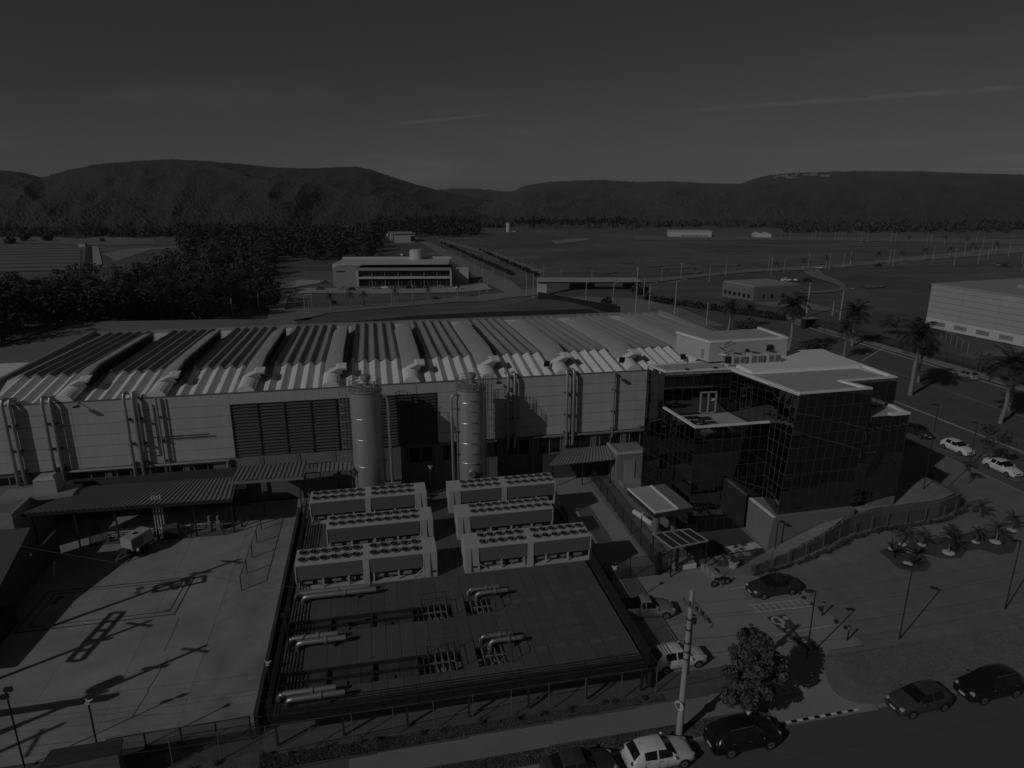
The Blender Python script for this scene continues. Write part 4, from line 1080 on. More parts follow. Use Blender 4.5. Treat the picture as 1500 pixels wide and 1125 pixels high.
# double door of the terrace
for (dx0, lab) in ((32.2, 'terrace_door'),):
    d = MB()
    for x in (dx0, dx0 + .85, dx0 + 1.7): d.box(x - .06, x + .06, 60.28, 60.4, ZF, ZF + 2.25)
    d.box(dx0 - .06, dx0 + 1.76, 60.28, 60.4, ZF + 2.2, ZF + 2.32).box(dx0 - .06, dx0 + 1.76, 60.28, 60.4, ZF, ZF + .1)
    oo(d, 'terrace_door', mat('door_frame', .38, .5)); oo(MB().box(dx0 + 1.15, dx0 + 1.5, 60.25, 60.28, ZF + 1.35, ZF + 1.6), 'door_notice', M_white)
for k, (x, y, l, w) in enumerate(((30.4, 55.2, 2.0, .8), (31.9, 55.4, 1.7, .8))):
    b = MB().box(-l / 2, l / 2, -w / 2, w / 2, .35, .45).box(-l / 2 + .1, -l / 2 + .2, -w / 2, w / 2, 0, .35).box(l / 2 - .2, l / 2 - .1, -w / 2, w / 2, 0, .35).build('bench', M_dark)
    b.location = (x, y, ZF); tag(b, 'low dark slab bench at the front of the roof terrace, %s one' % ('left', 'right')[k], 'bench')
for k, (x, y) in enumerate(((30.0, 57.6), (31.0, 57.1))):
    b = MB().box(-.7, .7, -.4, .4, .62, .7).box(-.05, .05, -.05, .05, 0, .62).box(-.4, .4, -.3, .3, 0, .06).build('table', M_dark)
    b.location = (x, y, ZF); tag(b, 'dark terrace table near the left parapet, %s one' % ('rear', 'front')[k], 'table')
for k, x in enumerate((30.6, 33.7)):
    t = thing('floodlight', 'small dark floodlight on the upper roof edge above the terrace, %s one' % ('left', 'right')[k], 'floodlight', (x, 60.7, ZR + .1))
    MB().box(-.18, .18, -.2, .12, .1, .22).build('lamp_head', M_dark, t); MB().beam((0, 0, 0), (0, 0, .12), .06).build('bracket', M_dark, t)
# concrete plinth wall under the corner
pw = thing('plinth_wall', 'smooth grey concrete plinth wall below the glass corner', 'wall', (38, 51, 0))
M_plinth = mat('plinth_concrete', .21, .8, noise=.1, scale=.8, streak=((1, 1, .2), .1))
MB().add([(34.4, 49.7, -.2), (43.4, 50.0, -.2), (43.4, 54.0, -.2), (34.75, 54.0, -.2), (34.75, 49.75, 3.25), (43.4, 50.0, 3.25), (43.4, 54.0, 3.25), (34.75, 54.0, 3.25)],
         [(0, 1, 5, 4), (1, 2, 6, 5), (2, 3, 7, 6), (3, 0, 4, 7), (4, 5, 6, 7)]).build('wall', M_plinth, pw, world=True)
MB().box(34.7, 35.0, 49.8, 53.9, 3.25, 3.33).build('coping', M_trim, pw, world=True)
MB().box(43.4, 49.0, 51.4, 54, 0, 3.4).build('base_recess', M_black, pw, world=True)
MB().box(45.6, 48.6, 51.1, 51.4, 2.6, 3.5).build('base_panel', M_plinth, pw, world=True)
# entrance canopy
ec = thing('entrance_canopy', 'white-topped entrance canopy on round columns by the glass building', 'canopy', (26, 55.5, 0))
def ecb(mb, n, m, s=False): return mb.build(n, m, ec, s, world=True)
ecb(MB().prism([(23.75, 57.9), (24.35, 52.5), (28.4, 53.0), (27.9, 58.4)], 2.9, 3.4), 'slab', mat('canopy_fascia', .05, .6))
ecb(MB().prism([(23.75, 57.95), (24.3, 52.45), (26.75, 52.75), (26.3, 58.2)], 3.4, 3.48), 'roof_plate', mat('canopy_white', .46, .6))
ecb(MB().prism([(26.3, 58.2), (26.75, 52.75), (28.4, 53.0), (27.9, 58.4)], 3.4, 3.44), 'roof_plate', mat('canopy_grey', .2, .7))
for p, q in (((23.8, 57.9, 3.52), (24.35, 52.5, 3.52)), ((24.3, 52.5, 3.52), (26.75, 52.8, 3.52)), ((26.75, 52.8, 3.52), (26.3, 58.1, 3.52))): ecb(MB().beam(p, q, .16, .14), 'rim', M_trim)
for (x, y) in ((25.2, 54.0), (27.4, 55.0)): ecb(MB().tube([(x, y, 0), (x, y, 2.9)], .34, 16), 'column', MATS['canopy_grey'], True)
ecb(MB().tube([(24.2, 57.0, 1.4), (24.9, 54.2, 1.4)], .25, 8), 'pipe_rail', M_white)
ecb(MB().box(24.4, 28.2, 53, 58, .0, .14), 'floor', M_conc_lot)
# pergola with dark panels
pg = thing('pergola', 'low pergola of four dark panels in a pale frame by the gate', 'pergola', (25.2, 48.8, 0))
c4 = [W(957, 782, 2.8), W(1010, 775, 2.8), W(1037, 792, 2.8), W(985, 803, 2.8)]
for k in range(4):
    u0, u1 = k / 4 + .01, (k + 1) / 4 - .01
    a, b = c4[0].lerp(c4[1], u0), c4[0].lerp(c4[1], u1); c, d = c4[3].lerp(c4[2], u1), c4[3].lerp(c4[2], u0)
    m = MB().add([a, b, c, d, a - Vector((0, 0, .05)), b - Vector((0, 0, .05)), c - Vector((0, 0, .05)), d - Vector((0, 0, .05))], [(3, 2, 1, 0), (4, 5, 6, 7)]); m.build('shade_panel', mat('shade_panel', .045, .4), pg, world=True)
for k in range(5): MB().beam(c4[0].lerp(c4[1], k / 4), c4[3].lerp(c4[2], k / 4), .09, .1).build('rafter', MATS['door_frame'], pg, world=True)
for a, b in ((0, 1), (3, 2)): MB().beam(c4[a], c4[b], .1, .12).build('edge_beam', MATS['door_frame'], pg, world=True)
for a in c4: MB().beam((a.x * .98 + .5, a.y * .98 + .98, 0), (a.x * .98 + .5, a.y * .98 + .98, 2.75), .1).build('post', M_dark, pg, world=True)
MB().box(24.5, 26.6, 48.2, 49.4, .0, .45).build('bench', M_white, pg, world=True)

# planted strip below the glass wall, bank and stepped retaining wall
structure(MB().prism([(28.7, 48.0), (34.2, 48.0), (34.2, 54.1), (28.7, 54.1)], -.2, .02).build('planting_bed', mat('bed_soil', .07, .95, noise=.3, scale=2)))
structure(MB().prism([(30.6, 49.9), (34.2, 50.2), (34.1, 51.3), (30.5, 51.0)], .0, .05).build('white_gravel', mat('white_gravel', .55, .9, noise=.2, scale=8)))
for k in range(4):
    o = MB().box(-.35, .35, -.3, .3, 0, .05).build('stepping_stone', M_conc_lot); o.location = (29.4 + k * .95, 49.3 + .05 * k, .02); tag(o, 'square stepping stone in the dark planting bed, %s from the left' % ('first', 'second', 'third', 'last')[k], 'stepping stone', 'stepping stones beside the white gravel')
M_stone = mat('stone_bank', .25, .95, noise=.35, scale=2.2, noise2=.2, scale2=.5, bump=.7, bscale=5)
base = [(31.0, 46.7, 0), (34.6, 47.3, .05), (38.4, 48.0, .6), (42.9, 49.75, .8), (47.2, 50.5, .8), (53.9, 50.8, .8), (57.6, 52.2, .8), (58.6, 54.6, .8)]
rear = [(31.6, 48.1, .1), (34.6, 49.55, .25), (38.8, 49.7, 1.75), (43.3, 51.0, 3.0), (47.4, 53.4, 3.2), (53.2, 54.4, 3.1), (56.6, 55.6, 2.8), (57.4, 57, 2.4)]
top = [(31.0, 46.95, .3), (34.6, 47.6, .75), (38.4, 48.35, 1.75), (42.9, 50.15, 2.5), (47.2, 50.95, 2.6), (53.9, 51.25, 2.5), (57.2, 52.6, 2.3), (58.1, 54.8, 2.1)]
def resamp(P, n):
    P = [Vector(p) for p in P]; L = [0]
    for i in range(1, len(P)): L.append(L[-1] + (P[i] - P[i - 1]).length)
    return [Vector([np.interp(L[-1] * k / n, L, [q[c] for q in P]) for c in range(3)]) for k in range(n + 1)]
nb_ = 44
ra, rb = resamp(top, nb_), resamp(rear, nb_)
V = []
for a, b in zip(ra, rb):
    for j in range(7):
        p = a.lerp(b, j / 6); V.append((p.x, p.y, p.z - .05 + rnd.uniform(-.04, .04)))
structure(place(np_mesh('stone_bank', V, grid_quads(nb_ + 1, 7), M_stone, True), 'stone_bank'))
rw = thing('retaining_wall', 'stepped grey retaining wall curving round the stone bank', 'wall', (43, 49, 0))
pa, pt = resamp(base, 22), resamp(top, 22)
for k in range(22):
    p, q = pa[k], pa[k + 1]; zt = max(pt[k].z, pt[k + 1].z) + .10
    d = (q - p); d.z = 0; nn = Vector((d.y, -d.x, 0)).normalized() * .10
    a0, a1 = p + d.normalized() * .012, q - d.normalized() * .012
    MB().add([v(a0 + nn, -.1), v(a1 + nn, -.1), v(a1 - nn, -.1), v(a0 - nn, -.1), v(a0 + nn, zt), v(a1 + nn, zt), v(a1 - nn, zt), v(a0 - nn, zt)],
             [(3, 2, 1, 0), (4, 5, 6, 7), (0, 1, 5, 4), (1, 2, 6, 5), (2, 3, 7, 6), (3, 0, 4, 7)]).build('wall_panel', mat('retaining_block', .14, .9, noise=.2, scale=2, vary=.08), rw, world=True)
# lawn rising to the wall
ra, rb = resamp([(31.5, 45.6, .0), (36, 45.6, .0), (40, 46.2, .0), (44.5, 47.4, 0), (49, 48.3, .0), (55, 48.6, .0), (61, 50, 0), (62, 54, 0)], nb_), resamp([(p[0] + .05, p[1] - .05, p[2]) for p in base], nb_)
V = [tuple(a.lerp(b, (j / 6)) + Vector((0, 0, .006 - .02 * (j == 0)))) for a, b in zip(ra, rb) for j in range(7)]
structure(place(np_mesh('lawn_bank', V, grid_quads(nb_ + 1, 7), M_lawn, True), 'lawn_bank'))
# ------------------------------------------------------------------ vehicles
def paint(name, val, rough=.28, metal=0.0): return mat(name, val, rough, metal, noise=.03, scale=6, coat=.6, spec=.5)
P_WHITE = paint('paint_white', .80); P_BLACK = paint('paint_black', .014); P_GREY = paint('paint_dark_grey', .060, .35)
P_CHAR = paint('paint_charcoal', .036, .3); P_SILV = paint('paint_silver', .40, .35, .4)
M_carglass = mat('car_glass', .012, .04, spec=.8); M_rim = mat('alloy_rim', .38, .35, metal=.7); M_lens = mat('lamp_lens', .45, .15, spec=.8)
M_tail = mat('tail_lens', .06, .2); M_plate = mat('number_plate', .55, .6); M_trimb = mat('black_trim', .018, .5)
# station: x, top, belt, half width, half width of the top
SPEC = {
 'hatch': dict(L=4.05, st=[(0, .56, .48, .60, .5), (.06, .70, .60, .70, .58), (.25, .80, .70, .79, .66), (.7, .90, .80, .84, .72), (1.05, .97, .88, .86, .74), (1.2, 1.02, .92, .86, .72),
                          (1.5, 1.22, .94, .86, .66), (1.85, 1.41, .95, .86, .60), (1.95, 1.43, .95, .86, .59), (2.35, 1.47, .96, .86, .585), (2.45, 1.475, .96, .86, .585), (3.05, 1.45, .99, .855, .57), (3.2, 1.43, 1.0, .85, .56), (3.45, 1.38, 1.02, .84, .55),
                          (3.85, 1.06, .98, .80, .62), (3.95, .92, .84, .77, .64), (4.02, .60, .52, .72, .62), (4.05, .40, .36, .70, .6)],
               cowl=5, rf=7, win=[(7, 9), (10, 12)], rr=13, rb=14, wheels=(.78, 3.28), wr=.30),
 'sedan': dict(L=4.30, st=[(0, .56, .48, .60, .5), (.06, .70, .60, .70, .58), (.25, .79, .70, .79, .66), (.7, .88, .80, .84, .72), (1.1, .95, .88, .86, .74), (1.28, 1.0, .92, .86, .72),
                          (1.6, 1.22, .94, .86, .66), (1.95, 1.42, .95, .86, .60), (2.05, 1.44, .95, .86, .59), (2.42, 1.48, .96, .86, .585), (2.52, 1.48, .96, .86, .585), (3.05, 1.43, .97, .855, .57), (3.15, 1.41, .97, .85, .56), (3.25, 1.37, .97, .85, .56),
                          (3.75, 1.05, .98, .83, .70), (4.15, 1.02, .92, .79, .68), (4.26, .80, .7, .75, .65), (4.30, .40, .36, .70, .6)],
               cowl=5, rf=7, win=[(7, 9), (10, 12)], rr=13, rb=14, wheels=(.80, 3.43), wr=.30),
 'suv': dict(L=4.45, st=[(0, .66, .56, .66, .55), (.06, .84, .72, .76, .62), (.25, .95, .85, .85, .70), (.7, 1.03, .94, .89, .76), (1.05, 1.09, 1.0, .91, .78), (1.18, 1.13, 1.03, .91, .76),
                          (1.5, 1.36, 1.05, .91, .70), (1.85, 1.60, 1.06, .91, .64), (1.95, 1.62, 1.06, .91, .63), (2.45, 1.67, 1.07, .91, .625), (2.55, 1.67, 1.07, .91, .625), (3.3, 1.64, 1.10, .905, .61), (3.5, 1.61, 1.12, .90, .60), (3.85, 1.54, 1.14, .89, .58),
                          (4.22, 1.20, 1.08, .85, .66), (4.34, 1.02, .92, .82, .68), (4.42, .66, .58, .78, .66), (4.45, .45, .40, .74, .62)],
               cowl=5, rf=7, win=[(7, 9), (10, 12)], rr=13, rb=14, wheels=(.86, 3.50), wr=.35),
 'pickup': dict(L=4.40, st=[(0, .56, .48, .60, .5), (.06, .70, .60, .70, .58), (.25, .79, .70, .78, .66), (.7, .88, .80, .82, .70), (1.1, .95, .88, .84, .72), (1.28, 1.0, .92, .84, .70),
                          (1.6, 1.24, .94, .84, .64), (1.92, 1.43, .95, .84, .59), (2.0, 1.45, .95, .84, .58), (2.35, 1.49, .96, .84, .575), (2.42, 1.49, .96, .84, .575), (2.6, 1.46, .96, .84, .57), (2.66, 1.45, .96, .84, .57), (2.72, 1.42, .96, .84, .56),
                          (2.95, 1.0, .96, .84, .78), (4.3, .98, .94, .83, .78), (4.38, .70, .62, .80, .7), (4.40, .45, .40, .76, .66)],
               cowl=5, rf=7, win=[(7, 9), (10, 12)], rr=13, rb=14, wheels=(.80, 3.45), wr=.30, bed=True),
}
_cache = {}
def car_shell(kind):
    if kind in _cache: return _cache[kind]
    S = SPEC[kind]; st = S['st']; n = len(st); rows = []
    for (x, zt, zb, hw, hr) in st:
        zs = max(.20, min(.3, zt - .3)); r = []
        half = [(hw * .86, .20), (hw * .97, .32), (hw, .52 if zb > .6 else zb * .8), (hw * .985, zb - .07), (hw * .93, zb), (hr, zt - .075), (hr * .84, zt - .02), (hr * .4, zt), ]
        r = half + [(-a, b) for a, b in reversed(half)]
        rows.append([(S['L'] / 2 - x, a, b) for a, b in r])
    k = 16; V = [p for r in rows for p in r]
    groups = {'body': [], 'windshield': [], 'rear_window': [], 'side_window': []}
    sw = []
    for i in range(n - 1):
        for j in range(k - 1):
            f = (i * k + j, i * k + j + 1, (i + 1) * k + j + 1, (i + 1) * k + j)
            top = 5 <= j <= 9; side = j in (4, 10)
            if top and S['cowl'] <= i < S['rf']: groups['windshield'].append(f)
            elif top and S['rr'] <= i < S['rb']: groups['rear_window'].append(f)
            elif side and any(a <= i < b for a, b in S['win']):
                w = [q for q, (a, b) in enumerate(S['win']) if a <= i < b][0]; sw.append((w, j, f))
            elif side and i == S['rf'] - 1: sw.append((0, j, f))
            else: groups['body'].append(f)
    groups['body'].append(tuple(range(k))); groups['body'].append(tuple((n - 1) * k + j for j in reversed(range(k))))
    for i in range(n - 1): groups['body'].append((i * k, (i + 1) * k, (i + 1) * k + k - 1, i * k + k - 1))
    def sub(fs):
        ids = sorted({q for f in fs for q in f}); mp = {q: i for i, q in enumerate(ids)}
        m = MB(); m.v = [V[q] for q in ids]; m.f = [tuple(mp[q] for q in f) for f in fs]; return m
    out = [('body', sub(groups['body']))] + [(nm, sub(groups[nm])) for nm in ('windshield', 'rear_window')]
    for w in (0, 1):
        for j in (4, 10):
            fs = [f for (a, b, f) in sw if a == w and b == j]
            if fs: out.append(('side_window', sub(fs)))
    _cache[kind] = out; return out
def ellip(cx, cy, cz, rx, ry, rz, n=8, m=5):
    mb = MB(); P = []
    for i in range(m + 1):
        t = math.pi * i / m
        for j in range(n):
            p = 2 * math.pi * j / n; P.append((cx + rx * math.sin(t) * math.cos(p), cy + ry * math.sin(t) * math.sin(p), cz + rz * math.cos(t)))
    return mb.add(P, [(i * n + j, (i + 1) * n + j, (i + 1) * n + (j + 1) % n, i * n + (j + 1) % n) for i in range(m) for j in range(n)])
_mesh = {}
def cmesh(key, mk, m, smooth=True):
    k = (key, m.name)
    if k not in _mesh: _mesh[k] = mk().mesh(key[1] if isinstance(key, tuple) else key, m, smooth)
    return _mesh[k]
def car(kind, pm, label, cat, loc, heading, group='parked cars', roofbars=False, scale=1.0, simple=False, name='parked_car'):
    S = SPEC[kind]; L = S['L']
    c = thing(name, label, cat, loc, heading, group); c.scale = (scale,) * 3
    for q, (nm, mb) in enumerate(car_shell(kind)):
        m = pm if nm == 'body' else M_carglass
        key = (kind + str(q), nm)
        place(cmesh(key, lambda mb=mb: mb, m), nm, c)
    hw = max(s[3] for s in S['st'])
    wr = S['wr']
    for wx in S['wheels']:
        for sy in (-1, 1):
            x = L / 2 - wx
            o = place(cmesh((kind, 'wheel'), lambda: MB().tube([(0, -.11, 0), (0, .11, 0)], wr, 18), M_rubber, False), 'wheel', c, (x, sy * (hw - .10), wr))
            a = place(cmesh((kind, 'rim'), lambda: MB().tube([(0, -.118, 0), (0, .118, 0)], wr * .66, 12), M_rim, False), 'rim', o)
            if not simple:
                place(cmesh((kind, 'hub'), lambda: MB().tube([(0, -.122, 0), (0, .122, 0)], wr * .2, 8), M_trimb, False), 'hub', o)
            def arch():
                m = MB(); R = wr * 1.18
                P = [(R * math.cos(t), 0, R * math.sin(t)) for t in np.linspace(-.25, math.pi + .25, 14)]
                m.add([(0, 0, 0)] + P, [(0, i + 1, i + 2) for i in range(13)]); m.add([(0, .001, 0)] + [(p[0], .001, p[2]) for p in P], [(0, i + 2, i + 1) for i in range(13)])
                return m
            place(cmesh((kind, 'wheel_arch'), arch, M_trimb, False), 'wheel_arch', c, (x, sy * (hw + .004), wr))
    z1 = S['st'][1][1]
    for sy in (-1, 1):
        place(cmesh((kind, 'headlight'), lambda: ellip(0, 0, 0, .22, .17, .085), M_lens), 'headlight', c, (L / 2 - .20, sy * .56, z1 - .03))
        place(cmesh((kind, 'tail_light'), lambda: ellip(0, 0, 0, .10, .14, .14), M_tail), 'tail_light', c, (-L / 2 + .13, sy * .62, .80 if kind != 'suv' else .95))
        if not simple:
            place(cmesh((kind, 'mirror'), lambda: ellip(0, 0, 0, .09, .12, .085), pm), 'mirror', c, (L / 2 - S['st'][6][0] + .05, sy * (hw + .07), S['st'][6][2] + .05))
    if simple: return c
    place(cmesh((kind, 'number_plate'), lambda: MB().box(-.015, .015, -.22, .22, -.07, .07), M_plate, False), 'number_plate', c, (L / 2 + .01, 0, .43))
    place(cmesh((kind, 'number_plate'), lambda: MB().box(-.015, .015, -.22, .22, -.07, .07), M_plate, False), 'number_plate', c, (-L / 2 - .005, 0, .46))
    place(cmesh((kind, 'grille'), lambda: MB().box(-.03, .02, -.42, .42, -.06, .06), M_trimb, False), 'grille', c, (L / 2 - .012, 0, .57))
    place(cmesh((kind, 'bumper'), lambda: MB().box(-.05, .03, -.55, .55, -.06, .06), M_trimb, False), 'bumper', c, (L / 2 - .02, 0, .30))
    for sy in (-1, 1):
        for wi in (9, 12):
            x = L / 2 - S['st'][wi][0]; zb = S['st'][wi][2]
            if wi == 12 and S.get('bed'): continue
            place(cmesh((kind, 'door_handle'), lambda: MB().box(-.09, .09, -.015, .015, -.02, .02), M_rim, False), 'door_handle', c, (x + .12, sy * (hw * .99), zb - .12))
        for wi in (7, 9, 12):
            x = L / 2 - S['st'][wi][0]; zb = S['st'][wi][2]
            place(cmesh((kind, 'door_seam'), lambda: MB().box(-.008, .008, -.004, .004, .30, .86), M_trimb, False), 'door_seam', c, (x, sy * (hw * .995), 0))
    if roofbars:
        i = 10; zt = S['st'][i][1]
        for sy in (-1, 1): MB().tube([(L / 2 - S['st'][8][0], sy * .56, zt - .02), (L / 2 - S['st'][9][0], sy * .58, zt + .03), (L / 2 - S['st'][12][0], sy * .56, zt - .02)], .022, 5).build('roof_rail', M_rim, c)
    if S.get('bed'):
        MB().add([(L / 2 - 2.95, -.70, 1.0), (-L / 2 + .12, -.70, .985), (-L / 2 + .12, .70, .985), (L / 2 - 2.95, .70, 1.0)], [(0, 3, 2, 1), (0, 1, 2, 3)]).build('bed_liner', M_trimb, c).location = (0, 0, .012)
    else:
        MB().tube([(-L / 2 + .9, 0, 1.40), (-L / 2 + .75, 0, 1.6)], .012, 4).build('aerial', M_trimb, c)
    return c
def by_wheels(a, b, half, z=0.0, flip=False):
    """Centre and heading from the contact points of the wheels on the side facing us."""
    A, B = W(*a, z), W(*b, z); d = (B - A).normalized(); n = Vector((-d.y, d.x, 0))
    c = (A + B) / 2 + n * half
    return (c.x, c.y, z), math.atan2(d.y, d.x) + (math.pi if flip else 0)
ROADZ = -.136
def put(kind, pm, label, cat, a, b, z=ROADZ, flip=False, **k):
    loc, h = by_wheels(a, b, .78, z, flip); return car(kind, pm, label, cat, loc, h, **k)
put('suv', P_BLACK, 'black people carrier with roof bars parked at the kerb below the big tree', 'car', (1068.3, 1109), (1125.7, 1096.4), roofbars=True, group='cars parked along the street kerb')
put('hatch', P_GREY, 'dark grey hatchback parked alone on the street in front of the lawn', 'car', (1333.3, 1053), (1382.7, 1041), flip=True, group='cars parked along the street kerb')
put('suv', P_BLACK, 'black sport utility car with chrome grille at the right edge of the street', 'car', (1436.2, 1032), (1488.7, 1020), flip=True, roofbars=True, group='cars parked along the street kerb')
fw = W(1001, 1124, ROADZ)
car('hatch', P_WHITE, 'white hatchback with dark rear window parked beside the concrete pole', 'car', (fw.x - 1.26, fw.y + .74, ROADZ), .03, group='cars parked along the street kerb')
car('sedan', P_GREY, 'grey car half cut off at the bottom edge, behind the white hatchback', 'car', (fw.x - 6.1, fw.y + .75, ROADZ), .02, group='cars parked along the street kerb')
car('sedan', P_WHITE, 'white car barely entering the picture at the right edge of the street', 'car', (44.9, 29.55, ROADZ), math.pi + .02, group='cars parked along the street kerb')
put('pickup', P_SILV, 'silver pickup truck with empty bed parked by the dark fence', 'pickup truck', (927, 908.7), (971.8, 906.6), z=.004)
put('hatch', P_WHITE, 'white hatchback parked in the lot behind the concrete pole', 'car', (975, 987), (1022, 978), z=.004)
put('sedan', P_CHAR, 'charcoal sedan parked by the lawn edge near the pergola', 'car', (1119.5, 878), (1159, 871.5), z=.004, flip=True)
car('hatch', P_CHAR, 'dark hatchback parked on the avenue, first of the row behind the glass block', 'car', (72.1, 73.6, ROADZ), -math.pi / 2, group='cars parked on the avenue')
car('hatch', P_WHITE, 'white hatchback parked on the avenue between a dark car and a white sedan', 'car', (72.3, 67.4, ROADZ), -math.pi / 2 + .02, group='cars parked on the avenue')
car('sedan', P_WHITE, 'white sedan parked on the avenue beside the thin leafy tree', 'car', (72.2, 60.8, ROADZ), -math.pi / 2, group='cars parked on the avenue')
car('hatch', P_SILV, 'silver hatchback on the far carriageway between two palms', 'car', (103.0, 97.0, ROADZ), math.pi / 2, name='car')

# motorcycle lying close to the gate
mc = thing('motorcycle', 'black motorcycle parked beside the gate fence', 'motorcycle', tuple(W(1055, 858, .004)), .15)
for x in (-.65, .65):
    w = MB().tube([(0, -.05, 0), (0, .05, 0)], .30, 16).build('wheel', M_rubber, mc); w.location = (x, 0, .30)
    MB().tube([(0, -.055, 0), (0, .055, 0)], .17, 10).build('rim', M_rim, w)
MB().tube([(-.65, 0, .3), (-.1, 0, .45), (.3, 0, .7), (.65, 0, .3)], .05, 6).tube([(.28, 0, .72), (.5, 0, .95)], .04, 6).build('frame', M_dark, mc)
ellip(.12, 0, .72, .28, .15, .13).build('fuel_tank', P_BLACK, mc, True)
MB().box(-.6, -.1, -.13, .13, .68, .77).build('seat', M_trimb, mc)
MB().box(-.15, .25, -.16, .16, .28, .55).build('engine', M_rim, mc)
MB().tube([(.48, -.36, .98), (.45, 0, .93), (.48, .36, .98)], .02, 5).build('handlebar', M_rim, mc)
ellip(.60, 0, .82, .08, .1, .1).build('headlight', M_lens, mc)
MB().beam((0, -.1, .3), (-.1, -.38, .0), .03).build('kickstand', M_rim, mc)
# mobile generator on a trailer in the yard
tr = thing('generator_trailer', 'boxy white generator on a two-wheeled trailer in the yard', 'trailer', tuple(W(201, 810, .0)), math.radians(62))
MB().box(-1.0, 1.35, -.62, .62, .75, 1.95).build('housing', mat('generator_paint', .44, .5, noise=.05), tr)
MB().box(-.1, .35, -.16, .16, 1.955, 2.0).build('exhaust_hatch', M_black, tr)
for s in (-1, 1): MB().box(-.9, .3, s * .622 - .008, s * .622 + .008, .95, 1.75).build('grille', M_coil, tr)
MB().box(-1.15, 1.45, -.66, .66, .58, .75).build('chassis', M_dark, tr)
for s in (-1, 1):
    w = MB().tube([(.2, s * .72 - .1, .32), (.2, s * .72 + .1, .32)], .32, 14).build('wheel', M_rubber, tr)
    MB().box(-.3, .7, s * .72 - .13, s * .72 + .13, .62, .68).build('mudguard', M_dark, tr)
MB().beam((-1.1, -.5, .62), (-2.3, 0, .55), .09).build('drawbar', M_galv, tr); MB().beam((-1.1, .5, .62), (-2.3, 0, .55), .09).build('drawbar', M_galv, tr)
MB().tube([(-2.2, 0, .55), (-2.2, 0, .0)], .05, 6).build('jockey_leg', M_galv, tr)
MB().box(-1.5, -1.05, -.45, .45, .7, 1.05).build('battery_box', M_dark, tr)
o = ellip(-.6, -.85, .8, .14, .14, .17).build('float', M_white, tr)
# ------------------------------------------------------------------ vegetation
def leafmat(name, v, vary=.25, trans=.25):
    m = bpy.data.materials.new(name); m.use_nodes = True; nt = m.node_tree; N, L = nt.nodes, nt.links
    b = N['Principled BSDF']; b.inputs['Roughness'].default_value = .75; b.inputs['Specular IOR Level'].default_value = .2
    g = N.new('ShaderNodeNewGeometry'); tc = N.new('ShaderNodeTexCoord')
    nz = N.new('ShaderNodeTexNoise'); nz.inputs['Scale'].default_value = .7; nz.inputs['Detail'].default_value = 4; L.new(tc.outputs['Object'], nz.inputs['Vector'])
    r = N.new('ShaderNodeMath'); r.operation = 'MULTIPLY_ADD'; r.inputs[1].default_value = .7; r.inputs[2].default_value = .55; L.new(g.outputs['Random Per Island'], r.inputs[0])
    q = N.new('ShaderNodeMath'); q.operation = 'MULTIPLY_ADD'; q.inputs[1].default_value = 1.2; q.inputs[2].default_value = .3; L.new(nz.outputs[0], q.inputs[0])
    mm = N.new('ShaderNodeMath'); mm.operation = 'MULTIPLY'; L.new(r.outputs[0], mm.inputs[0]); L.new(q.outputs[0], mm.inputs[1])
    oi = N.new('ShaderNodeObjectInfo'); ov = N.new('ShaderNodeMath'); ov.operation = 'MULTIPLY_ADD'; ov.inputs[1].default_value = 2 * vary; ov.inputs[2].default_value = 1 - vary; L.new(oi.outputs['Random'], ov.inputs[0])
    m2 = N.new('ShaderNodeMath'); m2.operation = 'MULTIPLY'; L.new(mm.outputs[0], m2.inputs[0]); L.new(ov.outputs[0], m2.inputs[1])
    m3 = N.new('ShaderNodeMath'); m3.operation = 'MULTIPLY'; m3.inputs[1].default_value = v; L.new(m2.outputs[0], m3.inputs[0])
    L.new(m3.outputs[0], b.inputs['Base Color'])
    MATS[name] = m; return m
M_leaf = leafmat('tree_leaf', .10); M_palm = leafmat('palm_leaf', .065); M_forest = leafmat('forest_leaf', .062, .3); M_agave = leafmat('agave_leaf', .07)
M_bush = leafmat('bush_leaf', .06)
M_bark = mat('bark', .14, .95, noise=.25, scale=4); M_palmbark = mat('palm_trunk', .26, .9, noise=.15, scale=3, wave=('Z', .8, .2))
def leaf_cloud(cents, n, size, seed, rough=.75, shell=.65, elong=1.0):
    """n leaf-sized faces spread through lumps (x, y, z, rx, ry, rz)."""
    rs = np.random.RandomState(seed); C = np.array(cents, float)
    wgt = C[:, 3] * C[:, 4]; idx = rs.choice(len(C), n, p=wgt / wgt.sum())
    d = rs.normal(size=(n, 3)); d /= np.linalg.norm(d, axis=1, keepdims=True)
    r = shell + (1.08 - shell) * rs.rand(n) ** .6
    P = C[idx, :3] + d * C[idx, 3:] * r[:, None]
    nrm = d + rs.normal(size=(n, 3)) * rough; nrm[:, 2] += .25; nrm /= np.linalg.norm(nrm, axis=1, keepdims=True)
    a = np.cross(nrm, rs.normal(size=(n, 3))); a /= np.linalg.norm(a, axis=1, keepdims=True); b = np.cross(nrm, a)
    s = (size * (.55 + .9 * rs.rand(n)))[:, None]
    V = np.stack([P - a * s * elong, P - b * s * .6 + nrm * s * .12, P + a * s * elong, P + b * s * .6 + nrm * s * .12], 1).reshape(-1, 3)
    return V, np.arange(4 * n).reshape(-1, 4)
def crown_lumps(rx, rz, zc, k, seed, lump=.5):
    rs = random.Random(seed); out = []
    for i in range(k):
        t = rs.uniform(0, 2 * math.pi); u = rs.uniform(-.8, .95); q = math.sqrt(max(0, 1 - u * u)) * rs.uniform(.45, .85)
        f = rs.uniform(.7, 1.25) * lump
        out.append((rx * q * math.cos(t), rx * q * math.sin(t), zc + rz * u * .75, rx * f, rx * f, rz * f * .8))
    return out
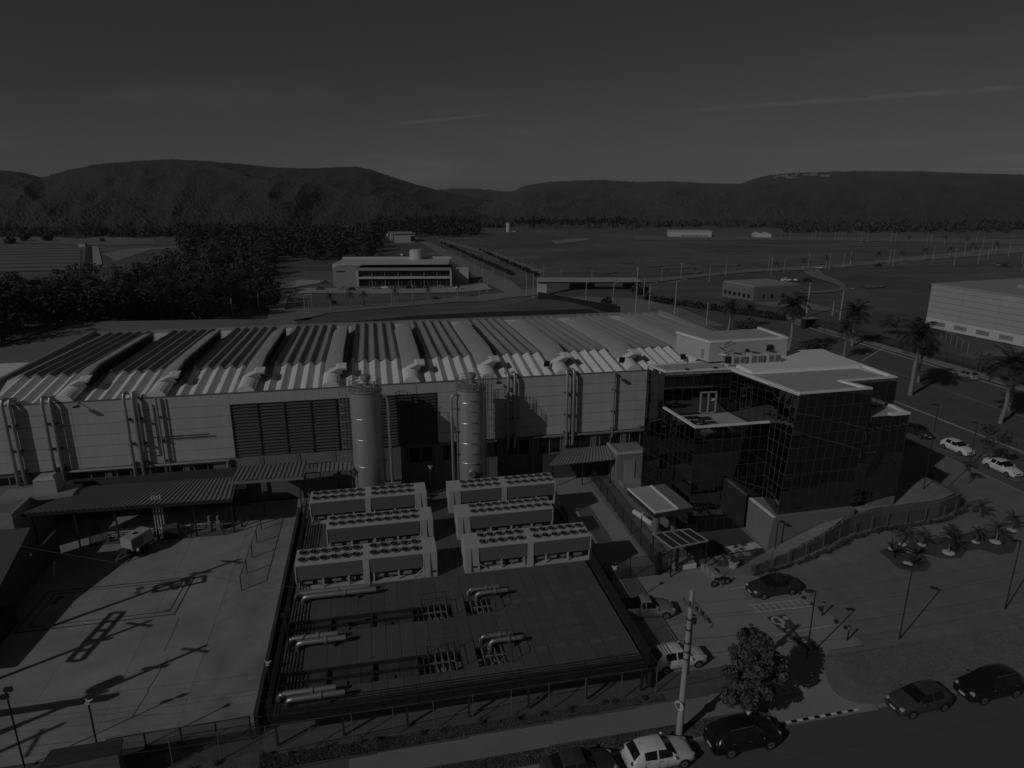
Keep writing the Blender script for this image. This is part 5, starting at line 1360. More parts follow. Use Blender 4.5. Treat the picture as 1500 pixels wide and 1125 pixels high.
def trunk_mb(h, r, lumps, seed, nb=6):
    rs = random.Random(seed); mb = MB().tube([(0, 0, -.3), (.02 * h, .01 * h, h * .5), (0, 0, h)], r, 8, r * .55)
    for i in range(nb):
        l = lumps[i % len(lumps)]; z0 = h * rs.uniform(.45, .95)
        mb.tube([(0, 0, z0), (l[0] * .5, l[1] * .5, (z0 + l[2]) / 2 + .1), (l[0], l[1], l[2])], r * .38, 5, r * .12)
    return mb
# the big tree by the driveway
bt = thing('leafy_tree', 'big dense leafy tree beside the driveway, with whitened trunk base', 'tree', tuple(W(1096, 1047, 0)))
rsb = random.Random(4); lumps = []
for i in range(30):
    z = rsb.uniform(1.4, 5.6); u = (z - 1.2) / 4.7
    R = 2.3 * math.sin(math.pi * min(1, .17 + .80 * u ** .8)) ** .9
    t = rsb.uniform(0, 6.28); q = R * rsb.uniform(.35, .95); lumps.append((q * math.cos(t), q * math.sin(t), z, rsb.uniform(.35, .7), rsb.uniform(.35, .7), rsb.uniform(.35, .6)))
lumps += [(0, 0, 3.1, .9, .9, 1.1), (.0, 0, 4.2, .6, .6, .9), (-.35, .2, 5.9, .26, .26, .65), (.5, .2, 5.3, .35, .35, .5), (-1.25, .3, 4.7, .38, .38, .45), (1.6, -.3, 3.9, .42, .42, .45), (-1.7, -.2, 3.6, .45, .45, .45)]
V, Q = leaf_cloud(lumps, 10500, .12, 8, shell=.3)
place(np_mesh('crown', V, Q, M_leaf), 'crown', bt)
trunk_mb(3.4, .17, lumps, 5, 16).build('trunk', M_bark, bt, True)
MB().tube([(0, 0, 0), (0, 0, .9)], .185, 8, .17).build('lime_wash', M_white, bt, True)
# palms
def frond(mb, L, az, el0, droop, w, n=9, leaflets=True, base=(0, 0, 0), rs=random):
    pts = []; p = Vector(base); el = el0; st = L / n
    for i in range(n + 1):
        pts.append(p.copy()); p = p + Vector((math.cos(el) * math.cos(az), math.cos(el) * math.sin(az), math.sin(el))) * st; el -= droop / n * (1 + .6 * i / n)
    side = Vector((-math.sin(az), math.cos(az), 0))
    for i in range(n):
        a, b = pts[i], pts[i + 1]; d = (b - a)
        mb.add([a - side * .025 * L * .2, a + side * .025 * L * .2, b + side * .02 * L * .2, b - side * .02 * L * .2], [(0, 1, 2, 3)])
        for half in (0, .5):
            c = a + d * half; u = (i + half) / n; ll = w * math.sin(math.pi * min(1, .12 + .86 * u)) ** .7 * rs.uniform(.8, 1.15)
            for s in (-1, 1):
                tip = c + side * s * ll + d.normalized() * ll * .55 - Vector((0, 0, ll * rs.uniform(.25, .6)))
                k = d * .42
                mb.add([c, c + k, tip + k * .25, tip], [(0, 1, 2, 3)])
def palm_meshes(h, r, nf, L, seed, w=.55, shaft=True):
    rs = random.Random(seed); mb = MB()
    for i in range(nf):
        az = i * 2.399 + rs.uniform(-.3, .3); el = math.radians(78 - 105 * i / nf + rs.uniform(-8, 8))
        frond(mb, L * rs.uniform(.8, 1.1), az, el, rs.uniform(.9, 1.5), w * L / 2.6, base=(0, 0, h + .15 - .25 * i / nf), rs=rs)
    tb = MB().tube([(0, 0, -.3), (0, 0, .4), (0.03 * h, 0, h * .35), (.01 * h, 0, h * .7), (0, 0, h - (.9 if shaft else .0)), (0, 0, h)], r, 10, r * .62)
    return mb.mesh('fronds', M_palm), tb.mesh('trunk', M_palmbark, True)
PALMS = [palm_meshes(7.4, .27, 30, 3.0, 1, .75), palm_meshes(6.4, .24, 28, 2.8, 2, .75), palm_meshes(5.4, .24, 29, 2.7, 3, .75)]
def palm(pm, label, loc, rz, group, sc=1.0):
    t = thing('palm_tree', label, 'palm tree', loc, rz, group); t.scale = (sc,) * 3
    place(pm[0], 'fronds', t); place(pm[1], 'trunk', t); return t
G_AV = 'palms of the avenue median'
for i, (x, y, top, lab) in enumerate((
        (1155, 516, 443, 'tall palm nearest the penthouse of the glass block, left of the avenue lamps'),
        (1236, 524, 478, 'palm behind the white roof, the nearer one of a close pair'),
        (1248, 506, 449, 'palm behind the white roof, the farther and taller one of a close pair'),
        (1333, 579, 480, 'sturdy palm standing right of the glass block, trunk base in full view'),
        (1465, 620, 510, 'largest palm at the right edge, behind the thin leafy tree'),
        (1067, 484, 446, 'small palm at the far end of the avenue, left of its neighbour'),
        (1096, 478, 450, 'small palm at the far end of the avenue, half hidden by a dark tree'),
        (1345, 560, 500, 'palm directly behind the sturdy palm right of the glass block'),
        (1477, 600, 535, 'palm trunk close behind the largest palm at the right edge'))):
    b = W(x, y, 0); t = onY(x, top, b.y); h = t.z
    pmv = PALMS[i % 3]; base_h = (7.4, 6.4, 5.4)[i % 3]
    palm(pmv, lab, tuple(b), i * 1.3, G_AV, max(.6, min(1.35, h / (base_h + .5))))
# thin leafy trees, garden palms with white stone rings, agaves
def small_tree(label, loc, h, R, n, size, seed, group=None, ring=False, name='leafy_tree', m=None, cat='tree'):
    t = thing(name, label, cat, loc, seed * .7, group)
    lm = crown_lumps(R, R * .75, h - R * .55, 10, seed, .42)
    V, Q = leaf_cloud(lm, n, size, seed, shell=.2); place(np_mesh('crown', V, Q, m or M_leaf), 'crown', t)
    trunk_mb(h - R * .9, max(.05, h * .022), lm, seed, 8).build('trunk', M_bark, t, True)
    return t
small_tree('thin see-through leafy tree beside the white sedan on the avenue', tuple(W(1449, 684, 0)), 5.4, 2.1, 700, .13, 21)
small_tree('low dark bush-like tree behind the penthouse roof', tuple(W(1094, 492, 0)), 3.4, 2.7, 1500, .26, 22)
small_tree('wide pale tree half hidden behind the white roof', tuple(W(1196, 523, 0)), 3.0, 3.3, 1300, .24, 23)
small_tree('small bare-stemmed tree on the lawn below the white sedan', tuple(W(1417, 710, 0)), 2.6, .75, 420, .10, 24)
small_tree('thin tree at the far pavement, right of the sturdy palm', tuple(W(1300, 490, 0)), 4.2, 2.4, 700, .22, 25)
small_tree('thin leaning tree by the fence at the far pavement on the right', tuple(W(1435, 545, 0)), 3.6, 1.8, 420, .18, 26)
GP = palm_meshes(1.7, .10, 15, 1.5, 31, .5, False), palm_meshes(1.5, .09, 12, 1.7, 32, .55, False)
ring_me = MB().lathe([(.55, .0), (.55, .05), (.2, .08)], n=14).mesh('stone_ring', mat('ring_stone', .66, .9, noise=.2, scale=9))
garden = [(1320, 797), (1350, 798), (1389, 810), (1393, 787), (1429, 794), (1458, 794), (1433, 759), (1361, 718), (1482, 777)]
words_ = ['leftmost of the garden bed', 'second from the left, stout', 'nearest the street, tall', 'behind the nearest one', 'low and spreading in the middle', 'right end of the bed, bushy', 'rear of the bed near the pavement', 'alone beside the dark glass corner', 'far right at the picture edge']
for i, (x, y) in enumerate(garden):
    b = W(x, y, .0)
    t = palm(GP[i % 2], 'young garden palm in a white stone ring, ' + words_[i], (b.x, b.y, .02), i * 1.1, 'young palms in the garden bed', (1.0, .8, 1.15, .7, .75, 1.1, 1.0, .95, .9)[i] * .82)
    place(ring_me, 'stone_ring', t)
def stuff_leaves(name, pts, n, size, m, seed, hgt):
    rs = random.Random(seed); lm = [(x, y, hgt * .45, rs.uniform(.35, .7), rs.uniform(.35, .7), hgt * .5) for x, y in pts]
    V, Q = leaf_cloud(lm, n, size, seed, shell=.3); o = place(np_mesh(name, V, Q, m), name); o['kind'] = 'stuff'; return o
def agave(label, loc, R, seed, nL=26):
    rs = random.Random(seed); t = thing('agave', label, 'agave', loc, seed, 'agaves on the lawn'); 
    for i in range(nL):
        mb = MB(); az = i * 2.399; el = math.radians(rs.uniform(12, 68)); L = R * rs.uniform(.8, 1.1); d = Vector((math.cos(az) * math.cos(el), math.sin(az) * math.cos(el), math.sin(el))); s = Vector((-math.sin(az), math.cos(az), 0)) * R * .075
        a, b, c = Vector((0, 0, .05)), d * L * .5, d * L - Vector((0, 0, .08))
        mb.add([a - s * .6, a + s * .6, b + s, b - s, c, b + Vector((0, 0, -.04))], [(0, 1, 2, 3), (3, 2, 4), (0, 3, 5), (1, 5, 2)])
        mb.build('leaf', M_agave, t)
    MB().lathe([(.35, 0), (.4, .06), (.1, .1)], n=10).build('stone_ring', MATS['ring_stone'], t).location = (-.2, -.65, 0)
    return t
agave('largest dark spiky agave, left one of the three on the lawn', tuple(W(1311, 810, .02)), 1.5, 3)
agave('dark spiky agave at the right rear of the three on the lawn', tuple(W(1343, 812, .02)), 1.25, 4)
agave('smallest dark spiky agave, nearest the street of the three on the lawn', tuple(W(1339, 825, .02)), 1.1, 5)
# darker garden bed
bed = [W(*p, 0) for p in ((1310, 790), (1335, 806), (1360, 813), (1384, 819), (1408, 817), (1416, 807), (1435, 805), (1465, 813), (1485, 809), (1490, 795), (1478, 786), (1450, 783), (1438, 765), (1425, 750), (1395, 747), (1370, 760), (1340, 775))]
structure(MB().sheet(bed, .012).build('garden_bed', mat('bed_grass', .085, .95, noise=.3, scale=1.2, noise2=.15, bump=.8, bscale=9)))
bed = [W(*p, 0) for p in ((1288, 808), (1300, 818), (1315, 832), (1340, 838), (1358, 836), (1364, 826), (1355, 815), (1330, 806), (1305, 800))]
structure(MB().sheet(bed, .014).build('garden_bed', MATS['bed_grass']))
def tufts(name, pts, h, r, seed, m=None):
    rs = random.Random(seed); lm = [(x, y, z + h * .4, r * rs.uniform(.6, 1.2), r * rs.uniform(.6, 1.2), h * rs.uniform(.35, .6)) for x, y, z in pts]
    V, Q = leaf_cloud(lm, len(pts) * 60, .055, seed, shell=.1, elong=1.3); o = place(np_mesh(name, V, Q, m or M_bush), name); o['kind'] = 'stuff'; return o
fl = [Vector(p) for p in ((31.0, 46.1, 0), (34.7, 46.7, .0), (38.6, 47.35, .45), (43.1, 49.05, .65), (47.3, 49.85, .65), (54.0, 50.15, .65), (58.2, 51.7, .6))]
hp = []
for i in range(len(fl) - 1):
    n = int((fl[i + 1] - fl[i]).length / .42)
    for k in range(n):
        p = fl[i].lerp(fl[i + 1], k / n); hp.append((p.x + rnd.uniform(-.1, .1), p.y + rnd.uniform(-.12, .1), p.z))
tufts('shade_strip_leaves', hp, .5, .28, 41)  # leaf tufts stand in for the shadow strip along the fence foot
tufts('shrub_row', [(55.5 + rnd.uniform(-1.2, 3.5), 53.5 + rnd.uniform(-1.5, 4.5), .3) for k in range(26)], .9, .5, 42)
tufts('weeds', [(32.95 + .84 * k / 11 + rnd.uniform(-.05, .25), 43.2 - 7.0 * k / 11 + rnd.uniform(-.5, .5), 0) for k in range(9)], .28, .14, 43)
tufts('weeds', [(-14 + 1.9 * k + rnd.uniform(-.7, .7), 34.2 + rnd.uniform(-.15, .1), 0) for k in range(17)], .4, .25, 45)
tufts('shrub_row', [(28.9 + rnd.uniform(0, 4.6), 48.7 + rnd.uniform(0, 2.6), 0) for k in range(14)], .5, .3, 46)
agave('wide dark fan-leaved plant by the annex step', tuple(W(903, 697, .02)), 1.3, 9, 20)
# grass blades that break up the verges and the lawn edge
def grass(name, polys, n, seed, hgt, m):
    rs = np.random.RandomState(seed); P = []
    for (x0, x1, f0, f1) in polys:
        k = n // len(polys); x = rs.uniform(x0, x1, k); y = f0(x) + (f1(x) - f0(x)) * rs.rand(k); P.append(np.stack([x, y], 1))
    P = np.concatenate(P); k = len(P); a = rs.rand(k) * 6.28; h = hgt * (.5 + rs.rand(k)); lean = rs.normal(size=(k, 2)) * h[:, None] * .5
    w = .035 + .03 * rs.rand(k); dx = np.stack([np.cos(a), np.sin(a)], 1) * w[:, None]
    V = np.zeros((k, 3, 3)); V[:, 0, :2] = P - dx; V[:, 1, :2] = P + dx; V[:, 2, :2] = P + lean; V[:, 2, 2] = h
    o = place(np_mesh(name, V.reshape(-1, 3), np.arange(3 * k).reshape(-1, 3), m), name); o['kind'] = 'stuff'
M_blade = leafmat('grass_blade', .17, 0)
grass('grass', [(-8, 17.2, lambda x: 32.9 + (x + 24) * .0213, lambda x: 34.3 + 0 * x)], 60000, 1, .07, M_blade)
grass('grass', [(2, 23, lambda x: 30.6 + 0 * x, lambda x: 31.15 + (x + 24) * .0116)], 22000, 2, .06, M_blade)
grass('grass', [(30.5, 60, lambda x: 31.4 + 0 * x, lambda x: 35.5 + .0 * x)], 26000, 3, .035, M_blade)

# the wood behind the works: trees one by one, the rest as a mass
def forest_meshes(seed, h):
    lm = crown_lumps(h * .24, h * .30, h * .66, 15, seed, .40)
    V, Q = leaf_cloud(lm, 2600, h * .0140, seed, .4, shell=.6)
    return np_mesh('crown', V, Q, M_forest), MB().tube([(0, 0, -2), (0, 0, h * .7)], h * .014, 6, h * .006).mesh('trunk', M_bark)
FT = [forest_meshes(50 + k, 20.0) for k in range(5)]
rf = random.Random(77)
def wood_spot(d, xp):
    """Ground point at distance d in the column of photograph pixel xp."""
    r = ray(xp, 420); cy_ = r.x * sY + r.y * cY; k = d / cy_; x, y = r.x * k, r.y * k
    return x, y, float(terrain(x, y))
nT = 0
EDGE = [(-140, 138, 310), (0, 152, 330), (40, 162, 340), (85, 174, 350), (160, 180, 370), (215, 192, 400), (262, 215, 440), (330, 250, 470), (395, 300, 500)]
def wood(xp): return np.interp(xp, [e[0] for e in EDGE], [e[1] for e in EDGE]), np.interp(xp, [e[0] for e in EDGE], [e[2] for e in EDGE])
for i in range(150):
    xp = -60 + i * 3.0 + rf.uniform(-6, 6); d0, d1 = wood(xp)
    d = d0 + (rf.random() ** 1.4) * (d1 - d0) * .9
    x, y, z = wood_spot(d, xp); tm = FT[i % 5]
    t = thing('forest_tree', 'dark dense tree in the wood behind the warehouse', 'tree', (x, y, z - .3), rf.uniform(0, 6), 'trees of the near wood')
    s = rf.uniform(.78, 1.12) * float(np.interp(xp, [60, 220, 320, 400], [.56, .64, .80, .72])); t.scale = (s * 1.05, s * 1.05, s)
    place(tm[0], 'crown', t); place(tm[1], 'trunk', t)
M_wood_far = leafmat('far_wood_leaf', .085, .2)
def mass(name, n, spot, seed, h0, h1, size, per=60, mm=None):
    mm = mm or M_forest
    rs = np.random.RandomState(seed); rr = random.Random(seed); lm = []
    for i in range(n):
        sp = spot(rr); x, y, z = sp[:3]; h = rr.uniform(h0, h1) * (sp[3] if len(sp) > 3 else 1); lm.append((x, y, z + h * .55, h * .36, h * .36, h * .48))
    V, Q = leaf_cloud(lm, n * per, size, seed, .4, shell=.7); o = place(np_mesh(name, V, Q, mm), name); o['kind'] = 'stuff'; return o
def sp1(rr):
    xp = rr.uniform(-130, 405); d0, d1 = wood(xp); return wood_spot(rr.uniform(d0 + 15, d1 + 30), xp) + (float(np.interp(xp, [60, 220, 320, 400], [.56, .64, .82, .75])),)
mass('woodland', 430, sp1, 5, 13, 21, .9, 75)
def sp0(rr):
    xp = rr.uniform(-130, 400); d0, d1 = wood(xp); return wood_spot(rr.uniform(d0 - 7, d0 + 8), xp)
mass('undergrowth', 150, sp0, 15, 6, 10, .5, 110)
def sp2(rr):
    xp = rr.uniform(275, 700); d = rr.uniform(500, 760) if xp < 560 else rr.uniform(740, 960); return wood_spot(d, xp)
mass('woodland', 620, sp2, 6, 10, 17, 1.6, 40)
def sp3(rr):
    xp = rr.uniform(-60, 330); return wood_spot(rr.uniform(740, 800), xp)
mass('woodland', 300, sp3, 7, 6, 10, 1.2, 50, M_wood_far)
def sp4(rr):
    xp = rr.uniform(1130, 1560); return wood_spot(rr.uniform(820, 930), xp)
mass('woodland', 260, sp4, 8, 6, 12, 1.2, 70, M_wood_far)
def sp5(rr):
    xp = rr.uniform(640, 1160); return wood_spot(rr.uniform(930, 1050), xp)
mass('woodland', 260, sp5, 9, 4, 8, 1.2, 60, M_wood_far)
# eucalyptus rows at the far edge of the plain
EU = None
for i in range(60):
    xp = 755 + i * 2.9 + rf.uniform(-1, 1); x, y, z = wood_spot(rf.uniform(880, 925), xp)
    if EU is None:
        lm = crown_lumps(2.2, 4.5, 11.5, 6, 70, .6); V, Q = leaf_cloud(lm, 160, .9, 70, shell=.5)
        EU = np_mesh('crown', V, Q, M_forest), MB().tube([(0, 0, -1), (0, 0, 10)], .22, 5, .12).mesh('trunk', M_palmbark)
    t = thing('eucalyptus', 'slim eucalyptus in the far row at the edge of the plain', 'tree', (x, y, z), rf.uniform(0, 6), 'eucalyptus row at the far edge'); s = rf.uniform(.8, 1.25); t.scale = (s, s, s)
    place(EU[0], 'crown', t); place(EU[1], 'trunk', t)
# ------------------------------------------------------------------ street furniture, fences, markings
M_mesh = bpy.data.materials.new('fence_mesh'); M_mesh.use_nodes = True
def mesh_nodes(m, v, alpha):
    nt = m.node_tree; b = nt.nodes['Principled BSDF']; b.inputs['Base Color'].default_value = (v, v, v, 1); b.inputs['Alpha'].default_value = alpha; b.inputs['Roughness'].default_value = .7
mesh_nodes(M_mesh, .02, .42)
M_mesh2 = bpy.data.materials.new('fence_mesh_grey'); M_mesh2.use_nodes = True; mesh_nodes(M_mesh2, .09, .13)
M_thin = mat('weathered_post', .17, .7)
def mesh_fence(name, label, pts, h, step, post_m, mesh_m, cat='fence', brace=False):
    r = thing(name, label, cat, tuple(Vector(pts[0])))
    for i in range(len(pts) - 1):
        p, q = Vector(pts[i]), Vector(pts[i + 1]); n = max(1, round((q - p).length / step))
        for k in range(n + (1 if i == len(pts) - 2 else 0)):
            a = p.lerp(q, k / n); MB().beam(a - Vector((0, 0, .1)), a + Vector((0, 0, h)), .075 if post_m is not M_thin else .05).build('post', post_m, r, world=True)
        for k in range(n):
            a, b = p.lerp(q, k / n), p.lerp(q, (k + 1) / n); d = (b - a).normalized() * .04
            MB().quad(a + d + Vector((0, 0, .05)), b - d + Vector((0, 0, .05)), b - d + Vector((0, 0, h - .04)), a + d + Vector((0, 0, h - .04))).build('mesh_panel', mesh_m, r, world=True)
            MB().beam(a + Vector((0, 0, h)), b + Vector((0, 0, h)), .04 if post_m is not M_thin else .014).build('top_rail', post_m, r, world=True)
            if brace: MB().beam(a + Vector((0, 0, .05)), b + Vector((0, 0, h)), .05).build('brace', post_m, r, world=True)
    return r
mesh_fence('mesh_fence', 'dark mesh fence along the right side of the narrow concrete path', [(23.15, 48.0, 0), (23.5, 69.8, 0)], 1.55, 2.4, M_dark, M_mesh)
mesh_fence('gate', 'dark mesh gate closing the path at the back of the parking lot', [(17.9, 47.85, 0), (22.6, 47.9, 0), (26.9, 48.4, 0)], 1.95, 2.3, M_dark, M_mesh, 'gate')
for x, y in ((22.9, 47.9), (24.7, 48.2)):
    b = MB().box(-.11, .11, -.11, .11, 0, 2.2).build('gate_post', M_black); b.location = (x, y, 0); tag(b, 'thick black gate post at the end of the path, %s one' % ('left' if x < 24 else 'right'), 'post')
mesh_fence('mesh_fence', 'pale-posted mesh fence curving along the lawn below the stone bank', [(28.2, 46.6, 0), (31.0, 46.3, 0), (34.7, 46.9, .02), (38.6, 47.6, .5), (43.1, 49.3, .7), (47.3, 50.1, .7), (54.0, 50.4, .7), (58.2, 52.0, .6), (59.3, 54.6, .6)], 1.6, 2.3, M_thin, M_mesh2)
mesh_fence('mesh_fence', 'wire fence with pale posts in front of the chiller platform', [(-15.5, 34.75, 0), (-7.6, 34.45, 0), (16.9, 34.55, 0)], 2.0, 2.45, M_thin, M_mesh2)
mesh_fence('gate', 'dark sliding mesh gate at the bottom left corner of the yard', [(-16.4, 35.6, 0), (-8.7, 35.8, 0)], 1.7, 1.9, M_black, M_mesh, 'gate')
mesh_fence('guard_rail', 'slender dark guard rail along the sunlit edge of the yard ramp', [(-12.1, 52.7, 0), (-12.0, 66.0, 0)], 1.35, 2.6, M_dark, M_mesh2, 'railing')
gh = thing('gatehouse_roof', 'dark flat roof of a small gate hut at the bottom left', 'hut', (-21, 34.5, 0))
c = [W(75, 1098, 2.6), W(180, 1081, 2.6), W(176, 1101, 2.6), W(55, 1126, 2.6)]
MB().prism([(p.x, p.y) for p in c], 2.45, 2.6).build('roof', mat('hut_roof', .055, .8, noise=.1), gh, world=True)
MB().prism([(p.x * .97 - .6, p.y * .97 + 1.0) for p in c], 0, 2.45).build('wall', M_base, gh, world=True)
bs = thing('block_row', 'row of pale concrete blocks beside the motorcycle', 'blocks', (26.9, 46.8, 0))
for k in range(4): MB().box(-.25, .25, -.3, .3, 0, .55 + .1 * (k % 2)).build('block', M_kerb, bs).location = (.25 + .14 * k, -.65 * k + .9, 0)
pt = thing('flower_pot', 'white flower pot with a small plant inside the curved fence', 'flower pot', tuple(W(1074, 831, .02)))
MB().lathe([(.30, 0), (.42, .55), (.46, .6), (.38, .6), (.36, .5), (.01, .5)], n=16).build('pot', M_white, pt, True)
V, Q = leaf_cloud([(0, 0, .8, .3, .3, .25)], 120, .09, 4); place(np_mesh('plant', V, Q, M_bush), 'plant', pt)

# yard odds and ends: pump bay fencing, pumps, pipes
mesh_fence('cage_fence', 'low dark mesh fence round the pump bay under the long canopy', [(-27.6, 66.5, 0), (-27.2, 63.2, 0), (-15.4, 62.9, 0), (-14.9, 66.0, 0)], 1.2, 2.9, M_dark, M_mesh)
pbay = thing('pump_set', 'pale pumps and pipes on the floor of the pump bay', 'pumps', (-20, 64.5, 0))
for k, x in enumerate((-16.9, -16.1)): MB().box(x - .2, x + .2, 64.0, 64.4, 0, 1.0).tube([(x, 64.2, 1.0), (x, 64.2, 1.55)], .12, 8).build('pump', mat('pump_paint', .30, .6), pbay, world=True)
for k in range(3): MB().tube([(-26.5, 64.2 + .35 * k, .35), (-17.4, 64.2 + .35 * k, .35 + .05 * k)], .07 + .02 * k, 6).build('pipe', M_galv, pbay, world=True)
for k in range(9): MB().lathe([(.16, 0), (.2, .3), (.12, .5)], (-25.6 + k * .95 + rnd.uniform(-.2, .2), 64.0 + rnd.uniform(-.2, .6), 0), 8).build('valve', MATS['pump_paint'] if k % 2 else M_dark, pbay, world=True)
MB().box(-20.9, -19.6, 63.3, 63.9, 0, 1.3).build('control_box', mat('box_grey', .13, .6), pbay, world=True)
for k in range(2): MB().box(-25.0 + k * .8, -24.45 + k * .8, 68.9, 69.3, 1.2, 1.6).build('sign_plate', M_white, pbay, world=True)

# parking lot markings
def stroke(mb, pts, w, z):
    for i in range(len(pts) - 1):
        p, q = Vector((*pts[i], 0)), Vector((*pts[i + 1], 0)); d = (q - p).normalized(); n = Vector((-d.y, d.x, 0)) * (w / 2); p = p - d * w * .25; q = q + d * w * .25
        z += .0009
        mb.quad((p.x - n.x, p.y - n.y, z), (q.x - n.x, q.y - n.y, z), (q.x + n.x, q.y + n.y, z), (p.x + n.x, p.y + n.y, z))
    return mb
def marking(name, mb, m): o = mb.build(name, m); o['kind'] = 'structure'; return o
M_blue = mat('marking_dark', .085, .8, noise=.12, scale=3)
sq = [W(1122.6, 904, 0), W(1149, 899.5, 0), W(1168, 918.5, 0), W(1141, 922.5, 0)]
marking('parking_marking', MB().add([(p.x, p.y, .009) for p in sq], [(0, 3, 2, 1)]), M_blue)
def sqp(px, py):
    """Point of the disabled-parking symbol, given in pixels of the photograph."""
    p = W(1120 + px * .08, 880 + py * .08, 0); return (p.x, p.y)
M_symb = mat('marking_white', .46, .8, noise=.2, scale=4)
mb = MB()
arc = [(250, 312), (200, 300), (150, 310), (135, 345), (155, 390), (200, 418), (255, 430), (290, 432)]
stroke(mb, [sqp(*p) for p in arc], .20, .014)
stroke(mb, [sqp(*p) for p in ((265, 330), (300, 372), (350, 408), (318, 460), (350, 495))], .24, .022)
stroke(mb, [sqp(*p) for p in ((320, 345), (372, 405))], .16, .028)
marking('wheelchair_symbol', mb, M_symb)
c = sqp(385, 322); marking('wheelchair_symbol', MB().lathe([(.22, .030), (.20, .034)], (c[0], c[1], 0), 14), M_symb)
def ln(a, b, w=.11, z=.011):
    A, B = W(*a, 0), W(*b, 0); marking('parking_line', stroke(MB(), [(A.x, A.y), (B.x, B.y)], w, z), M_line)
ln((1097, 887), (1182, 877)); ln((1107, 897), (1192, 888)); ln((1135, 931), (1218, 916)); ln((1070, 863), (1100, 859))
for k in range(9): ln((1101 + k * 9.2, 886.5 - k * 1.1), (1113 + k * 9.0, 896 - k * 1.05), .1, .0125)
sq = [W(1154, 934.5, 0), W(1184, 932, 0), W(1206, 950.5, 0), W(1185, 954, 0)]
marking('parking_marking', MB().add([(p.x, p.y, .009) for p in sq], [(0, 3, 2, 1)]), M_blue)
mb = MB()
for k in range(5):
    a = W(1174 + k * 3.2, 938 + k * 2.8, 0); b = W(1177.5 + k * 3.2, 936.6 + k * 2.8, 0); e = W(1176.5 + k * 3.2, 939.8 + k * 2.8, 0)
    stroke(mb, [(e.x, e.y), (a.x, a.y), (b.x, b.y)], .12, .014)
marking('parking_lettering', mb, M_symb)
# stop box painted on the driveway, read by drivers leaving
bx = [W(1155, 989, 0), W(1183, 1019, 0), W(1144, 1028.5, 0), W(1117, 996, 0)]
for i in range(4):
    A, B = bx[i], bx[(i + 1) % 4]; marking('stop_box', stroke(MB(), [(A.x, A.y), (B.x, B.y)], .10, .006), M_line)
def word(txt, o, ux, uy, w, h, sw, z):
    """Block capitals; o: lower left corner, ux along the line, uy up."""
    GL = {'P': [[(0, 0), (0, 1), (1, 1), (1, .5), (0, .5)]], 'A': [[(0, 0), (0, 1), (1, 1), (1, 0)], [(0, .45), (1, .45)]], 'R': [[(0, 0), (0, 1), (1, 1), (1, .5), (0, .5)], [(.4, .5), (1, 0)]], 'E': [[(1, 0), (0, 0), (0, 1), (1, 1)], [(0, .5), (.8, .5)]]}
    mb = MB()
    for i, ch in enumerate(txt):
        for k, pl in enumerate(GL[ch]):
            stroke(mb, [(o[0] + ux[0] * (i * w * 1.45 + a * w) + uy[0] * b * h, o[1] + ux[1] * (i * w * 1.45 + a * w) + uy[1] * b * h) for a, b in pl], sw, z + .0062 * k + .0001)
    return mb
ctr = (bx[0] + bx[1] + bx[2] + bx[3]) / 4
marking('stop_lettering', word('PARE', (ctr.x + 1.15, ctr.y + .62), (-1, 0), (0, -1), .40, 1.1, .10, .006), M_line)
# black and white kerb along the driveway mouth
kz = thing('zebra_kerb', None, None, (23.4, 30.35, 0)); kz['kind'] = 'structure'
for k in range(14):
    MB().box(0, .395, 0, .18, -.25, .022).build('kerb_block', M_white if k % 2 else M_black, kz).location = (k * .405, .005 * k, 0)

# lamp posts with flat heads
def lamp_post(label, base, top, head_d=(-.55, .12), group='slim lamp posts', two=False):
    h = top.z - base.z; t = thing('lamp_post', label, 'lamp post', tuple(base), 0, group)
    MB().tube([(0, 0, -.05), (0, 0, h)], .055, 8, .04).build('pole', M_dark, t)
    MB().box(-.14, .14, -.14, .14, 0, .05).build('base_plate', M_galv, t)
    dirs = [head_d] + ([(-head_d[0], -head_d[1])] if two else [])
    for dx, dy in dirs:
        a = math.atan2(dy, dx); L = math.hypot(dx, dy)
        MB().cbox(dx * .75, dy * .75, h - .03, L * .9, .32, .08, a).build('lamp_head', M_dark, t)
        MB().beam((0, 0, h - .02), (dx * .35, dy * .35, h + .02), .05).build('arm', M_dark, t)
    return t
for (b, tp_, lab, hd) in (((1317, 937), (1332.6, 831), 'slim dark lamp post in the middle of the lawn', (-.5, .35)), ((1472, 893), (1496, 792), 'slim dark lamp post on the lawn near the right edge', (-.6, .1)),
                          ((1181, 965), (1192, 866), 'slim dark lamp post between the parking lot markings and the lawn', (-.6, .1)), ((1419.7, 682), (1431, 619), 'slim dark lamp post beside the white cars of the avenue', (-.6, .1)),
                          ((1346, 752), (1358, 594), 'tall thin lamp post behind the glass block corner', (-.5, .1)), ((1135, 806), (1138.5, 765), 'short lamp post in front of the concrete plinth wall', (.5, .0))):
    B = W(*b, 0.0 if b[0] != 1135 else .3); lamp_post(lab, B, onY(*tp_, B.y), hd)
